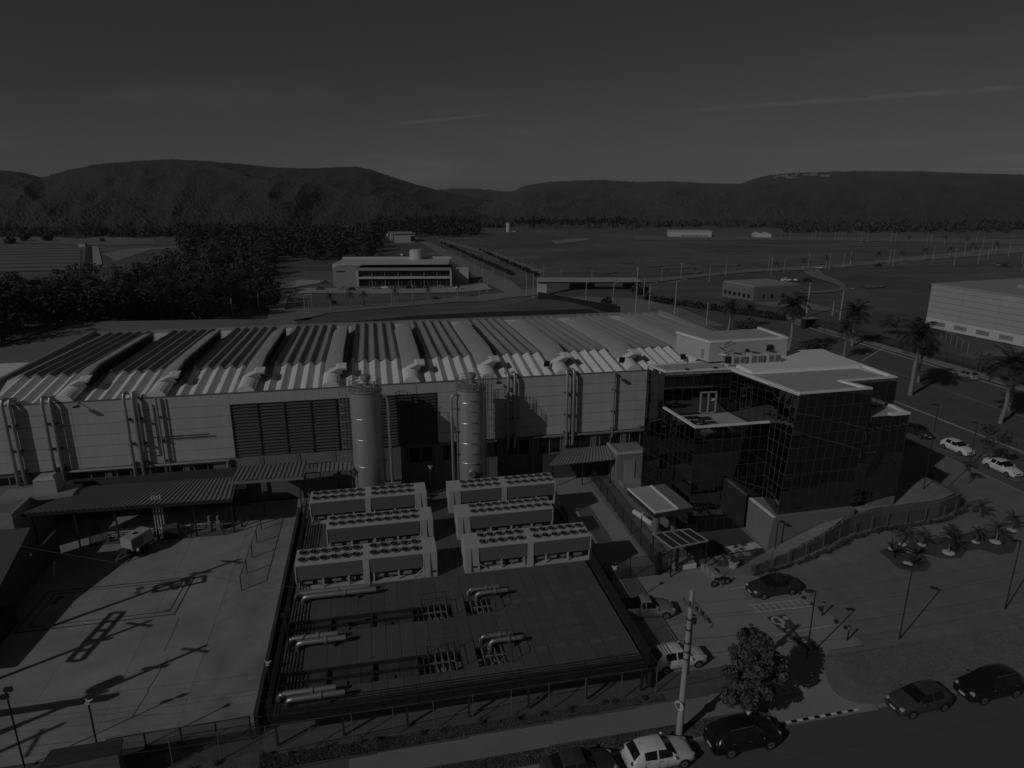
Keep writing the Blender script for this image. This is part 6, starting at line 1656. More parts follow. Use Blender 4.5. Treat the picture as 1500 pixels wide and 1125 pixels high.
for (b, tp_, lab) in (((36, 1124), (4, 1013), 'dark floodlight mast at the very bottom left corner'), ((149, 1124), (131, 1028), 'dark floodlight mast with white insulator bracket above the yard gate'),
                      ((428, 992), (407, 895), 'double-headed floodlight mast beside the left deck edge'), ((398, 1022), (390, 972), 'short mast with two white cameras beside the left deck corner'),
                      ((938, 790), (938, 753), 'short lamp with white head on the right deck edge near the path'), ((899, 868), (899, 832), 'short lamp with white head at the gate end of the right deck edge'), ((632, 738), (633, 684), 'slender white three-armed mast between the two chiller columns')):
    B = W(*b, 0 if b[1] > 990 else PZ); T = onY(*tp_, B.y); h = T.z - B.z
    t = thing('floodlight_mast', lab, 'mast', tuple(B), 0, 'floodlight masts')
    MB().tube([(0, 0, 0), (0, 0, h)], .05, 6).build('pole', M_dark, t)
    wht = 'white' in lab
    if 'double' in lab or 'corner' in lab and not wht:
        for k, (dx, dz) in enumerate(((.15, .1), (-.12, -.35))): MB().box(dx - .2, dx + .2, -.1, .06, h + dz - .12, h + dz + .14).build('lamp_head', M_dark, t)
    else:
        for a in (0.3, 2.4, 4.5): MB().beam((0, 0, h), (.24 * math.cos(a), .24 * math.sin(a), h + .1), .05).build('arm', M_white if wht else M_dark, t)
        MB().box(-.1, .1, -.1, .1, h - .12, h + .05).build('bracket', M_white if wht else M_dark, t)
for (x, y, lab) in ((1204, 902, 'upper'), (1241, 938, 'lower')):
    t = thing('bollard_light', 'short dark bollard light at the right edge of the parking lot, %s one' % lab, 'bollard light', tuple(W(x, y, 0)))
    MB().tube([(0, 0, 0), (0, 0, .95)], .06, 8).build('post', M_dark, t); MB().tube([(0, 0, .95), (0, 0, 1.2)], .085, 8).build('lamp_head', M_galv, t); MB().tube([(0, 0, 1.2), (0, 0, 1.24)], .11, 8).build('cap', M_dark, t)

# utility pole with crossarms, insulators and cables
up_b = Vector((16.86, 30.92, 0)); UH = 10.1
up = thing('utility_pole', 'tall pale concrete utility pole with crossarms and insulators at the kerb', 'utility pole', tuple(up_b))
MB().tube([(0, 0, -.2), (.03, 0, UH * .5), (.08, 0, UH)], .21, 14, .13).build('shaft', M_pole, up, True)
M_ins2 = mat('insulator', .10, .3)
arms = [((-.25, .55, 9.15), (.25, -1.75, 9.15)), ((.12, .35, 9.45), (.55, -1.75, 8.95)), ((-.05, .45, 8.85), (.3, -.9, 8.6))]
for a, b in arms[:2]: MB().beam(a, b, .10, .12).build('crossarm', mat('crossarm_wood', .16, .8), up)
MB().beam((.1, 0, 8.3), (.25, -1.2, 9.1), .05).build('brace', M_galv, up); MB().beam((.1, 0, 8.9), (.42, -1.3, 9.05), .05).build('brace', M_galv, up)
for k in range(5):
    q = Vector(arms[0][0]).lerp(Vector(arms[0][1]), .08 + .21 * k)
    MB().lathe([(.03, 0), (.07, .06), (.05, .1), (.08, .14), (.05, .2), (.02, .26)], (q.x, q.y, q.z + .06), 8).build('insulator', M_ins2, up)
    q2 = Vector(arms[1][0]).lerp(Vector(arms[1][1]), .15 + .2 * k); MB().lathe([(.03, 0), (.07, -.06), (.05, -.1), (.08, -.14), (.02, -.26)], (q2.x, q2.y, q2.z - .06), 8).build('insulator', M_ins2, up)
for z in (8.2, 7.5, 6.6, 6.0, 5.5): MB().lathe([(.19, z - .05), (.21, z), (.19, z + .05)], (.05, 0, 0), 12).build('band', M_dark, up)
MB().box(.16, .4, -.2, .1, 7.9, 8.4).build('fuse_box', M_dark, up)
MB().tube([(.2, -.1, 4.4), (.22, -.1, 6.5), (.2, -.05, 8.4)], .035, 6).build('conduit', M_dark, up)
sg = thing('road_sign', 'round traffic sign fixed low on the utility pole, seen nearly edge on', 'road sign', (16.78, 30.85, 2.35))
MB().tube([(-.16, -.14, 0), (-.20, -.16, 0)], .32, 20).build('disc', M_plate, sg); MB().tube([(-.198, -.158, 0), (-.206, -.163, 0)], .22, 20).build('disc_face', MATS['box_grey'], sg)
MB().beam((0, 0, 0), (-.16, -.14, 0), .06).build('bracket', M_galv, sg)
def cable(label, p, q, sag, r=.011):
    p, q = Vector(p), Vector(q)
    pts = [p.lerp(q, k / 18) - Vector((0, 0, sag * 4 * (k / 18) * (1 - k / 18))) for k in range(19)]
    o = MB().tube([a - p for a in pts], r, 4, cap=False).build('power_cable', M_dark); o.location = p
    tag(o, label, 'cable', 'cables of the utility pole'); return o
PXL, PXR = -34.0, 62.0
names = ['highest', 'second highest', 'third highest', 'fourth', 'fifth', 'sixth', 'lowest but one', 'lowest']
heights = [(9.4, -.3), (9.4, -.95), (9.35, -1.65), (8.2, .18), (7.5, .18), (6.6, .2), (6.0, .2), (5.5, .2)]
for k, (z, dy) in enumerate(heights):
    if k not in (1, 6): cable('thin dark cable running left from the utility pole over the chiller deck, %s' % names[k], (16.9, 30.92 + dy, z), (PXL, 31.4 + dy, z - .2), .9 + .05 * k, .008 + .004 * (k > 4))
    if k not in (1, 4, 6): cable('thin dark cable running right from the utility pole over the lawn, %s' % names[k], (16.95, 30.92 + dy, z), (PXR, 33.2 + dy, z + .2), .9 + .05 * k, .008 + .004 * (k > 4))
cable('thin dark cable slanting from the utility pole to the shed side', (16.9, 31.1, 8.0), (-29, 49, 9), 1.0)
for k, x in enumerate((PXL, PXR)):
    t = thing('utility_pole', 'concrete utility pole outside the picture, %s end of the cables' % ('left', 'right')[k], 'utility pole', (x, 31.4 + 1.8 * k, 0))
    MB().tube([(0, 0, -.2), (0, 0, 10)], .2, 10, .14).build('shaft', M_pole, t, True); MB().beam((0, .4, 9.2), (0, -1.8, 9.2), .12).build('crossarm', MATS['crossarm_wood'], t)
# small covers in the verges and the lawn
for (x, y, w, lab) in ((952, 1079, .55, 'square concrete cover in the verge left of the utility pole'), (1488, 906, .4, 'small framed cover in the lawn at the right edge'), (1488, 703, .6, 'rectangular cover in the pavement beside the white sedan'), (1417, 898, .25, 'tiny dark box on the lawn below the cables'), (1322, 944, .35, 'pale little plate on the lawn beside the lamp post base')):
    p = W(x, y, 0); o = MB().box(-w, w, -w * .7, w * .7, -.05, .018).build('ground_cover', mat('cover_slab', .17, .9, noise=.15)); o.location = (p.x, p.y, .004); tag(o, lab, 'cover')
"""tyre-dusted seams of the street"""
marking('street_seam', stroke(MB(), [(17, 27.9), (69, 28.6)], .03, -.134), mat('tar_seam', .06, .9))
marking('trench_line', stroke(MB(), [(-7, 33.05), (9, 33.75), (23, 35.2)], .10, .006), mat('trench_soil', .06, .95))
# ------------------------------------------------------------------ far buildings, poles and cars
def up_to(p, x, y):
    """Height at which the view through pixel (x, y) passes the distance of point p."""
    r = ray(x, y); d = p.x * sY + p.y * cY; c = r.x * sY + r.y * cY
    return CAM_H + r.z * d / c
def slab3(mb, o, u, v_, a0, a1, b0, b1, z0, z1):
    """Box in a local frame: origin o, axes u and v_."""
    P = [o + u * a + v_ * b for a, b in ((a0, b0), (a1, b0), (a1, b1), (a0, b1))]
    return mb.add([(p.x, p.y, z0) for p in P] + [(p.x, p.y, z1) for p in P], [(3, 2, 1, 0), (4, 5, 6, 7), (0, 1, 5, 4), (1, 2, 6, 5), (2, 3, 7, 6), (3, 0, 4, 7)])
M_far_w = mat('far_white_wall', .52, .7, noise=.06, scale=.4); M_far_g = mat('far_grey_wall', .30, .8, noise=.08, scale=.4)
A = G(489, 420); Bp = G(662, 419); u = (Bp - A); LW = u.length; u.normalize(); u.z = 0; u.normalize(); v_ = Vector((-u.y, u.x, 0)); z0 = min(A.z, Bp.z) - .5
H = up_to(A, 489, 393) - z0
fo = thing('far_office', 'long two-storey white office block with two window bands on the far estate', 'office building', (A.x, A.y, z0))
def fb_(mb, n, m): return mb.build(n, m, fo, world=True)
fb_(slab3(MB(), A, u, v_, 0, LW * .195, 0, 18, z0, z0 + H), 'solid_wing', M_far_g)
fb_(slab3(MB(), A, u, v_, LW * .2, LW, 2.2, 18, z0, z0 + H), 'wall', mat('far_dark_wall', .04, .6))
fb_(slab3(MB(), A, u, v_, LW * .195, LW, 0, 18, z0 + H * .86, z0 + H), 'roof_band', M_far_g)
fb_(slab3(MB(), A, u, v_, LW * .195, LW, .2, 2.2, z0 + H * .44, z0 + H * .54), 'floor_band', M_far_w)
fb_(slab3(MB(), A, u, v_, LW * .985, LW * 1.0, .1, 2.3, z0, z0 + H), 'end_column', M_far_w)
fb_(slab3(MB(), A, u, v_, LW * .195, LW * .212, .05, 2.3, z0, z0 + H), 'end_column', M_far_w)
for k in range(1, 7):
    a = LW * (.212 + .773 * k / 7); fb_(slab3(MB(), A, u, v_, a - .18, a + .18, 1.5, 2.2, z0, z0 + H * .86), 'column', M_far_g)
for f in (0, .54):
    for k in range(14):
        a0, a1 = LW * (.215 + .77 * k / 14), LW * (.215 + .77 * (k + .92) / 14); zz = z0 + H * f
        w = fb_(slab3(MB(), A, u, v_, a0, a1, 2.0, 2.15, zz + H * .06, zz + H * .30), 'window', M_glassd)
        slab3(MB(), A, u, v_, (a0 + a1) / 2 - .06, (a0 + a1) / 2 + .06, 1.9, 2.0, zz + H * .06, zz + H * .30).build('window_frame', M_far_g, w, world=True)
fb_(slab3(MB(), A, u, v_, -4, LW * .96, 18, 50, z0, z0 + H + .4), 'rear_hall', M_far_w)
fb_(slab3(MB(), A, u, v_, -4.3, LW * .965, 49.5, 50.3, z0 + H, z0 + H + 1.6), 'rear_parapet', M_far_w)
fb_(slab3(MB(), A, u, v_, LW * 1.0, LW * 1.14, 10, 30, z0, z0 + H * .72), 'side_hall', M_far_w)
fb_(slab3(MB(), A, u, v_, LW * .03, LW * .10, -.15, 0, z0 + H * .80, z0 + H * .86), 'sign_lettering', M_black)
p = A + u * LW * .64 + v_ * 46
tkf = thing('water_tank', 'large white cylindrical water tank behind the far office block', 'tank', (p.x, p.y, z0)); hT = up_to(p, 604, 365.5) - z0
MB().lathe([(4.2, 0), (4.2, hT - .5), (3.9, hT), (.2, hT + .3)], n=24).build('tank_shell', M_far_w, tkf, True); MB().lathe([(4.25, hT * .6), (4.28, hT * .6 + .2), (4.25, hT * .6 + .4)], n=24, cap=False).build('band', M_far_g, tkf)
for i, (x, y, m) in enumerate(((468.7, 425, P_GREY), (503, 424.5, P_SILV), (514, 426, P_BLACK), (551, 424, P_SILV), (563, 423.5, P_WHITE), (600, 423.3, P_BLACK), (613.5, 422.7, P_BLACK), (647, 421.7, P_SILV), (475, 415.5, P_GREY), (672, 424, P_WHITE))):
    p = G(x, y); car('sedan', m, '%s car parked before the far office, number %s from the left' % ('white' if m is P_WHITE else 'silver' if m is P_SILV else 'dark', ('two', 'four', 'five', 'six', 'seven', 'eight', 'nine', 'ten', 'three', 'eleven')[i]), 'car', (p.x, p.y, p.z + .3), math.atan2(u.y, u.x) + (.1 if i % 2 else 3.1), group='cars parked before the far office', simple=True, scale=1.1)
for i, (x, y, lab) in enumerate(((532, 375, 'small white truck on the track behind the far office roof'), (590, 375, 'white van on the track left of the far water tank'), (1199, 394.5, 'small car driving on the far curved road'), (1286, 391, 'dark car on the far road between the poles'), (1460, 390, 'silver car by the round far plot'), (1474, 391, 'dark pickup by the round far plot'), (1152, 413, 'pale car parked behind the low grey building'), (1166, 412.5, 'silver car parked behind the low grey building'), (1181, 413.5, 'dark car parked behind the low grey building'))):
    p = G(x, y); car('suv' if 'truck' in lab or 'van' in lab else 'sedan', P_WHITE if 'white' in lab or 'pale' in lab else P_BLACK if 'dark' in lab else P_SILV, lab, 'car', (p.x, p.y, p.z + .35), .2 + i, group='cars in the far distance', simple=True, scale=1.25, name='car')
# hall with two silos far behind
A = G(566, 356); Bp = G(608, 355); u2 = (Bp - A); L2 = u2.length; u2.normalize(); u2.z = 0; v2 = Vector((-u2.y, u2.x, 0)); z0 = A.z - .5; H2 = up_to(A, 566, 343) - z0
fh = thing('far_hall', 'pale hall with sloping end and two white silos far behind the office block', 'hall', (A.x, A.y, z0))
slab3(MB(), A, u2, v2, L2 * .25, L2, 0, 30, z0, z0 + H2).build('wall', M_far_w, fh, world=True)
slab3(MB(), A, u2, v2, L2 * .85, L2 * 1.0, -.4, 0, z0 + H2 * .2, z0 + H2 * .75).build('window', M_glassd, fh, world=True)
slab3(MB(), A, u2, v2, L2 * .2, L2 * 1.02, -1, 31, z0 + H2, z0 + H2 + .6).build('roof', M_far_g, fh, world=True)
for k in (.06, .17): q = A + u2 * L2 * k; MB().lathe([(L2 * .045, 0), (L2 * .045, H2 * 1.05), (.1, H2 * 1.1)], (q.x, q.y, z0), 14).build('silo', M_far_w, fh, True, world=True)
# white sheds and the tank at the far edge of the plain
A = G(980, 347); Bp = G(1042, 347.5); u3 = (Bp - A); L3 = u3.length; u3.normalize(); v3 = Vector((-u3.y, u3.x, 0)); H3 = up_to(A, 980, 339.5) - A.z
t = thing('white_shed', 'long low white shed at the far edge of the plain', 'shed', tuple(A)); slab3(MB(), A, u3, v3, 0, L3, 0, 25, A.z - 1, A.z + H3).build('wall', mat('far_bright_wall', .55, .7), t, world=True); slab3(MB(), A, u3, v3, -.5, L3 + .5, -.5, 26, A.z + H3, A.z + H3 + .8).build('roof', M_far_w, t, world=True)
for k in range(6): slab3(MB(), A, u3, v3, L3 * (.28 + .11 * k), L3 * (.28 + .11 * k) + 4, -.3, 0, A.z, A.z + H3 * .45).build('door', M_far_g, t, world=True)
A = G(1105, 348); Bp = G(1130, 348.3); u3 = (Bp - A); L3 = u3.length; u3.normalize(); v3 = Vector((-u3.y, u3.x, 0)); H3 = up_to(A, 1105, 341) - A.z
for k in range(2):
    o_ = A + u3 * L3 * .5 * k; w_ = L3 * .49; t = thing('gabled_tent', 'small white gabled shed far out on the plain, %s of a pair' % ('left', 'right')[k], 'shed', tuple(o_))
    z1 = A.z - 1; hw_ = H3 * .65; pts = [o_, o_ + u3 * w_, o_ + u3 * w_ + v3 * 20, o_ + v3 * 20]; r0, r1 = o_ + u3 * w_ / 2, o_ + u3 * w_ / 2 + v3 * 20
    MB().add([v(p, z1) for p in pts] + [v(p, A.z + hw_) for p in pts] + [v(r0, A.z + H3), v(r1, A.z + H3)], [(0, 1, 5, 8, 4), (1, 2, 6, 5), (2, 3, 7, 9, 6), (3, 0, 4, 7)]).build('wall', MATS['far_bright_wall'], t, world=True)
    MB().add([v(p, A.z + hw_ + .05) for p in pts] + [v(r0, A.z + H3 + .05), v(r1, A.z + H3 + .05)], [(0, 4, 5, 3), (1, 2, 5, 4)]).build('roof', MATS['far_bright_wall'], t, world=True)
p = G(744.5, 340); h_ = up_to(p, 744, 326) - p.z; t = thing('water_tank', 'lone white cylindrical tank on the far hilltop field', 'tank', tuple(p)); MB().lathe([(2.6, -1), (2.6, h_ - .4), (.2, h_)], n=16).build('tank_shell', M_far_w, t, True)
MB().box(4, 9, -1, 2, 0, 1.6).build('pump_house', M_far_w, t)
# gate canopy over the far road
A = G(788, 436); L4 = (934 - 788) / F * (A.x * sY + A.y * cY + 6.0); u4 = Vector((cY, -sY, 0)); u4.normalize(); u4.z = 0; v4 = Vector((-u4.y, u4.x, 0)); z0 = A.z - .2
zt = up_to(A, 788, 411); fg = thing('gate_canopy', 'long flat-roofed entrance gate spanning the far road', 'gatehouse', (A.x, A.y, z0))
def gg(mb, n, m): return mb.build(n, m, fg, world=True)
gg(slab3(MB(), A, u4, v4, 0, L4, -.6, 9, zt - .55, zt), 'roof', mat('gate_roof', .42, .7)); gg(slab3(MB(), A, u4, v4, -.1, L4 + .1, -.7, -.6, zt - .9, zt - .35), 'fascia', M_dark)
gg(slab3(MB(), A, u4, v4, 0, 3.0, -.4, -.1, z0, zt - .55), 'end_wall', M_far_w); gg(slab3(MB(), A, u4, v4, 0, .4, -.1, 9, z0, zt - .55), 'end_wall', M_far_w)
gg(slab3(MB(), A, u4, v4, L4 - 1.4, L4, -.3, .6, z0, zt - .55), 'pillar', M_far_w); gg(slab3(MB(), A, u4, v4, L4 * .32, L4 * .56, 2, 8, z0, zt - .9), 'guard_room', mat('guard_room', .025, .4)); gg(slab3(MB(), A, u4, v4, L4 * .86, L4 * .95, 2, 8, z0, zt - .56), 'guard_room', MATS['guard_room'])
for k in (.36, .44): gg(slab3(MB(), A, u4, v4, L4 * k, L4 * (k + .06), 1.9, 2.0, z0 + 1.2, z0 + 2.6), 'window', M_glassd)
a, b = G(788, 439), G(908, 463); t = thing('dark_fence', 'long dark board fence running from the gate canopy to the warehouse corner', 'fence', tuple(a)); n = 26
hfz = 2.6
for k in range(n):
    p, q = a.lerp(b, k / n), a.lerp(b, (k + .96) / n); d = (q - p); nn = Vector((-d.y, d.x, 0)).normalized() * .08
    MB().add([v(p - nn, p.z - .3), v(q - nn, q.z - .3), v(q + nn, q.z - .3), v(p + nn, p.z - .3), v(p - nn, p.z + hfz), v(q - nn, q.z + hfz), v(q + nn, q.z + hfz), v(p + nn, p.z + hfz)], [(3, 2, 1, 0), (4, 5, 6, 7), (0, 1, 5, 4), (1, 2, 6, 5), (2, 3, 7, 6), (3, 0, 4, 7)]).build('fence_panel', mat('fence_dark', .018, .9), t, world=True)
# low grey building on the right
C0 = G(1103, 441); R0 = G(1171, 438); L0 = G(1057, 434); uR = (R0 - C0); uL = (L0 - C0); LR, LL = uR.length, uL.length; uR.normalize(); uL.normalize(); zb = min(C0.z, R0.z, L0.z) - .3; Ht = up_to(C0, 1103, 421)
lb = thing('low_building', 'low grey flat-roofed building with small square windows beside the avenue', 'building', (C0.x, C0.y, zb))
D0 = C0 + uR * LR + uL * LL; Q4 = [C0, R0, D0, L0]
MB().add([v(p, zb) for p in Q4] + [v(p, Ht) for p in Q4], [(0, 1, 5, 4), (1, 2, 6, 5), (2, 3, 7, 6), (3, 0, 4, 7), (4, 5, 6, 7)]).build('wall', mat('low_wall', .19, .8, noise=.08, scale=.5), lb, world=True)
Q5 = [C0 + (uR + uL) * .3, R0 - uR * .3 + uL * .3, D0 - (uR + uL) * .3, L0 - uL * .3 + uR * .3]
MB().add([v(p, Ht + .02) for p in Q5] + [v(p, Ht + .45) for p in Q5], [(4, 5, 6, 7), (0, 1, 5, 4), (3, 0, 4, 7)]).build('roof', mat('low_roof', .32, .8, noise=.1, scale=.5), lb, world=True)
nR, nL = Vector((uR.y, -uR.x, 0)), Vector((-uL.y, uL.x, 0))
for k, f in enumerate((.2, .36, .60)): P_ = C0 + uR * LR * f; slab3(MB(), P_, uR, nR, 0, 1.0 if k else .5, -.05, .06, zb + 1.4, zb + 2.7).build('window', M_glassd, lb, world=True)
for k in range(6): P_ = C0 + uL * LL * (.1 + .15 * k); slab3(MB(), P_, uL, nL, 0, 1.1, -.05, .06, zb + 1.4, zb + 2.6).build('window', M_glassd, lb, world=True)
structure(strip('forecourt', [(1103, 443), (1172, 440)], [(1120, 448), (1240, 458)], M_asphalt_far, .06, 10))
# pale industrial hall at the right edge
C0 = W(1354.7, 478, 0); C1 = W(1449, 497.5, 0); uh = (C1 - C0); uh.normalize(); LH = 62; vh = Vector((-uh.y, uh.x, 0))
zt0 = up_to(C0, 1361, 416.5); zm = up_to(C0, 1354, 463.5)
rh = thing('industrial_hall', 'large pale panelled industrial hall at the right edge with windows in its white base', 'hall', (C0.x, C0.y, 0))
def rr_(mb, n, m): return mb.build(n, m, rh, world=True)
rr_(slab3(MB(), C0, uh, vh, .1, LH, .15, 45, 0, zt0 - .1), 'wall', M_base); 
for i in range(7):
    for j in range(6):
        a0 = i * 8.6; h0, h1 = zm + (zt0 - zm) * j / 6, zm + (zt0 - zm) * (j + 1) / 6
        rr_(slab3(MB(), C0, uh, vh, a0 + .03, a0 + 8.57, 0, .15, h0 + .03, h1 - .03), 'wall_panel', mat('hall_panel', .43, .7, noise=.05, scale=.5, vary=.03))
rr_(slab3(MB(), C0, uh, vh, .05, LH, -.02, .15, 0, zm - .05), 'base_wall', mat('base_white', .62, .7, noise=.05))
for k in range(9):
    a0 = 2.2 + k * 5.4; rr_(slab3(MB(), C0, uh, vh, a0, a0 + 3.1, -.07, -.02, zm * .28, zm * .68), 'window', mat('shutter_grey', .25, .6)); rr_(slab3(MB(), C0, uh, vh, a0 + 4.2, a0 + 4.6, -.09, -.02, 0, zm - .05), 'pier', MATS['base_white'])
rr_(slab3(MB(), C0, uh, vh, -.3, LH, -.1, 45.3, zt0 - .08, zt0 + .25), 'roof', mat('hall_roof', .36, .7, noise=.12, scale=.5)); rr_(slab3(MB(), C0, uh, vh, 12, LH, 12, 30, zt0 + .25, zt0 + 1.0), 'roof_lantern', MATS['hall_roof'])
rr_(slab3(MB(), C0, uh, vh, .0, .12, .15, 45, 0, zt0 - .1), 'end_wall', MATS['hall_panel'])
mesh_fence('mesh_fence', 'dark wire fence beyond the far pavement of the avenue', [(109.0, 62, 0), (109.0, 104, 0), (106, 150, 0)], 1.8, 3.6, M_dark, M_mesh)
mesh_fence('mesh_fence', 'wire fence on angled concrete posts in front of the pale hall', [(128, 132, 0), (118, 112, 0)], 2.3, 3.4, M_pole, M_mesh2)
t = thing('kiosk', 'small dark bus shelter by the far pavement', 'shelter', tuple(W(1184, 480, 0))); MB().box(-1.6, 1.6, -.9, .9, 2.3, 2.45).build('roof', M_far_g, t)
for sx in (-1.5, 1.5): MB().box(sx - .08, sx + .08, -.8, .8, 0, 2.3).build('side_panel', M_dark, t)
MB().box(-1.5, 1.5, .75, .82, 0, 2.3).build('back_panel', M_dark, t)
# small white building left of the warehouse roof
MB_ = thing('roof_block', 'white box-shaped block at the left edge beside the warehouse roof', 'building', (-45, 82, 0))
MB().box(-52, -39.6, 80.5, 90, 0, 11.6).build('wall', M_far_w, MB_, world=True); MB().box(-52.1, -39.5, 80.4, 90, 11.6, 11.9).build('parapet', M_trim, MB_, world=True)
# concrete ramp with its dark side far left
strip('concrete_ramp', [(132, 361), (129, 393)], [(144, 361), (150, 388)], mat('ramp_concrete', .38, .8, noise=.1, scale=.1), .5, 14, 3)
a, b = G(124, 397), G(126, 362); t = thing('ramp_wall', 'dark side wall of the pale concrete ramp far left', 'wall', tuple(a))
for k in range(8):
    p, q = a.lerp(b, k / 8), a.lerp(b, (k + .97) / 8); o2 = Vector((3.6, .6, 0))
    MB().add([v(p, p.z - 1), v(p + o2, p.z - 1), v(q + o2, q.z - 1), v(q, q.z - 1), v(p, p.z + 1.4), v(p + o2, p.z + 1.4), v(q + o2, q.z + 1.4), v(q, q.z + 1.4)], [(4, 5, 6, 7), (0, 1, 5, 4), (1, 2, 6, 5), (2, 3, 7, 6), (3, 0, 4, 7)]).build('wall_segment', M_dark, t, world=True)
t = thing('white_cabin', 'tiny white cabin at the head of the far ramp wall', 'cabin', tuple(G(121, 361.5))); MB().box(-3, 3, -2, 2, 0, 3).build('wall', M_far_w, t); MB().box(-3.2, 3.2, -2.2, 2.2, 3, 3.3).build('roof', M_far_g, t)
t = thing('white_house', 'tiny white house at the foot of the wooded hills far left', 'house', tuple(G(21, 327)), 0); MB().box(-6, 6, -4, 4, -4, 9).build('wall', M_far_w, t); MB().add([(-6.5, -4.5, 9), (6.5, -4.5, 9), (6.5, 4.5, 9), (-6.5, 4.5, 9), (-6.5, 0, 11.5), (6.5, 0, 11.5)], [(0, 1, 5, 4), (2, 3, 4, 5), (0, 4, 3), (1, 2, 5)]).build('roof', M_far_g, t)
# poles of the far streets
POLES = [(447, 433, 461), (457.5, 427, 451), (453, 441, 460), (380, 430, 456), (341.5, 437, 467), (267, 436, 464), (240, 443, 470), (574, 425, 449), (604.7, 416, 438.7), (650, 425, 438), (702, 411, 437), (714, 403, 428), (740, 400, 424), (722, 391, 411), (707, 384, 403), (695, 379, 395), (675, 372, 387), (660, 367, 381), (771, 403, 433), (781, 401, 436), (858, 413, 448), (898, 415, 444), (931, 391, 461), (950.7, 417, 455), (988, 412, 464), (1034.7, 443, 477), (942.7, 407, 437), (969, 392, 413), (997, 385, 409), (1038.7, 388, 413), (1062.7, 380, 404), (867, 395, 408), (822, 395, 405), (796.5, 388, 405), (780, 384, 400), (765, 380, 395), (752.5, 376, 388), (741, 372, 385), (728, 368, 380), (1125, 372, 399), (1129, 377, 403), (1148, 377, 400), (1183.5, 371, 395), (1214, 373, 395), (1234.7, 371, 392.5), (1245, 365, 389), (1302, 365, 388), (1307.5, 365, 390), (1366, 360, 383), (1355, 365, 379), (1397, 364, 390), (1412, 353, 375), (1432, 364, 388), (1438.7, 345, 366), (1446.7, 364, 380), (1452, 349, 371), (1477, 355, 376), (1497, 370, 385), (1498, 385, 397), (1429, 341, 359), (1362.7, 343, 360), (1357, 341, 360), (1305, 341, 357), (1311, 340, 356), (1270, 339, 355), (1261, 340, 356), (1233, 339, 353), (1228, 339, 353), (1222.7, 340, 353), (1201, 337, 351), (1194, 338, 351), (1188.5, 339, 352), (1157, 338, 350), (1143.5, 338, 349), (1104, 336, 347), (1181, 413, 464), (1230, 425, 469), (1219, 440, 462)]
pole_me = MB().tube([(0, 0, -.5), (0, 0, 10)], .17, 6, .11).mesh('shaft', M_pole); arm_me = MB().beam((0, -1.0, 9.5), (0, 1.0, 9.5), .14).mesh('crossarm', M_pole)
larm_me = MB().tube([(0, 0, 9.8), (.7, 0, 10.25), (1.9, 0, 10.45)], .06, 5).mesh('lamp_arm', M_galv); lhead_me = MB().cbox(2.2, 0, 10.4, .8, .28, .14).mesh('lamp_head', M_pole)
LAMPS = {858, 898, 950.7, 988, 1148, 1234.7, 1366, 969, 1230, 447, 702, 714}
ORD = lambda n: '%d%s' % (n, 'th' if 10 < n % 100 < 14 else {1: 'st', 2: 'nd', 3: 'rd'}.get(n % 10, 'th'))
def area(x, yb):
    if x < 400: return 'before the dark wood'
    if x < 665 and yb > 430: return 'on the road before the far office'
    if x < 790: return 'along the tree-lined far road'
    if yb > 430: return 'around the gate canopy and the avenue'
    if yb < 362: return 'at the far edge of the plain'
    return 'beside the far curved road'
seq = {}
for i, (x, yt, yb) in enumerate(sorted(POLES)):
    key = (area(x, yb), x in LAMPS); seq.setdefault(key, []).append(x)
for i, (x, yt, yb) in enumerate(POLES):
    p = G(x, yb); h = max(3.5, min(14, up_to(p, x, yt) - p.z)); lampy = x in LAMPS
    t = thing('street_lamp' if lampy else 'street_pole', ('curved-arm street lamp %s' if lampy else 'pale concrete pole %s') % area(x, yb) + ', %s from the left' % ORD(seq[(area(x, yb), lampy)].index(x) + 1), 'street lamp' if lampy else 'pole', tuple(p), rnd.uniform(-.4, .4), 'lamps of the estate roads' if lampy else 'poles of the estate roads')
    o = place(pole_me, 'shaft', t); o.scale = (1.0 if yb - yt < 40 else 1.15, 1.0 if yb - yt < 40 else 1.15, h / 10)
    if lampy:
        for me, nm in ((larm_me, 'lamp_arm'), (lhead_me, 'lamp_head')): q = place(me, nm, t); q.location.z = h - 10
    elif i % 2 == 0: q = place(arm_me, 'crossarm', t); q.location.z = h - 10
B = W(1205, 509, 0); t = lamp_post('double-armed street lamp on the avenue median before the pale hall', B, onY(1212, 455, B.y), (-1.4, -.6), two=True)
B = W(1286, 530, 0); t = thing('leaning_pole', 'pale pole leaning to the left on the avenue median', 'pole', tuple(B)); MB().tube([(-2.6, 1.2, 0), (1.2, .0, 3.0)], .07, 6).build('shaft', M_pole, t); MB().box(.9, 1.5, -.15, .15, 2.95, 3.1).build('lamp_head', M_pole, t)
# palms and shrubs on the far estate
FP = palm_meshes(5.2, .22, 13, 2.6, 61, .6)
for i, (x, yb, yt) in enumerate(((484.7, 454, 430), (514.5, 451, 428), (534, 449.5, 426), (579, 445.5, 423), (627, 440.5, 419), (671, 436.5, 414), (238, 468, 446), (230, 469, 450), (977, 405, 395), (1018, 402, 393), (1137, 398, 384), (1176, 395, 379), (1210, 393, 376), (1246, 388, 376), (1285, 387, 370), (1320, 384, 368), (1353, 382, 365), (1390, 378, 362), (1424, 372, 356), (1458, 371, 355), (1330, 357, 346), (1383, 359, 347), (1415, 360, 348))):
    p = G(x, yb); h = up_to(p, x, yt) - p.z
    palm(FP, 'small palm in the row before the far office, %s from the left' % ORD(i + 1) if i < 6 else 'small palm before the dark wood, %s of a close pair' % ('right', 'left')[i - 6] if i < 8 else 'small palm beside the far curved road, %s from the left' % ORD(i - 7), tuple(p), i * 1.7, 'palms before the far office' if i < 6 else 'palms of the estate roads', max(.5, min(1.6, h / 6.2)))
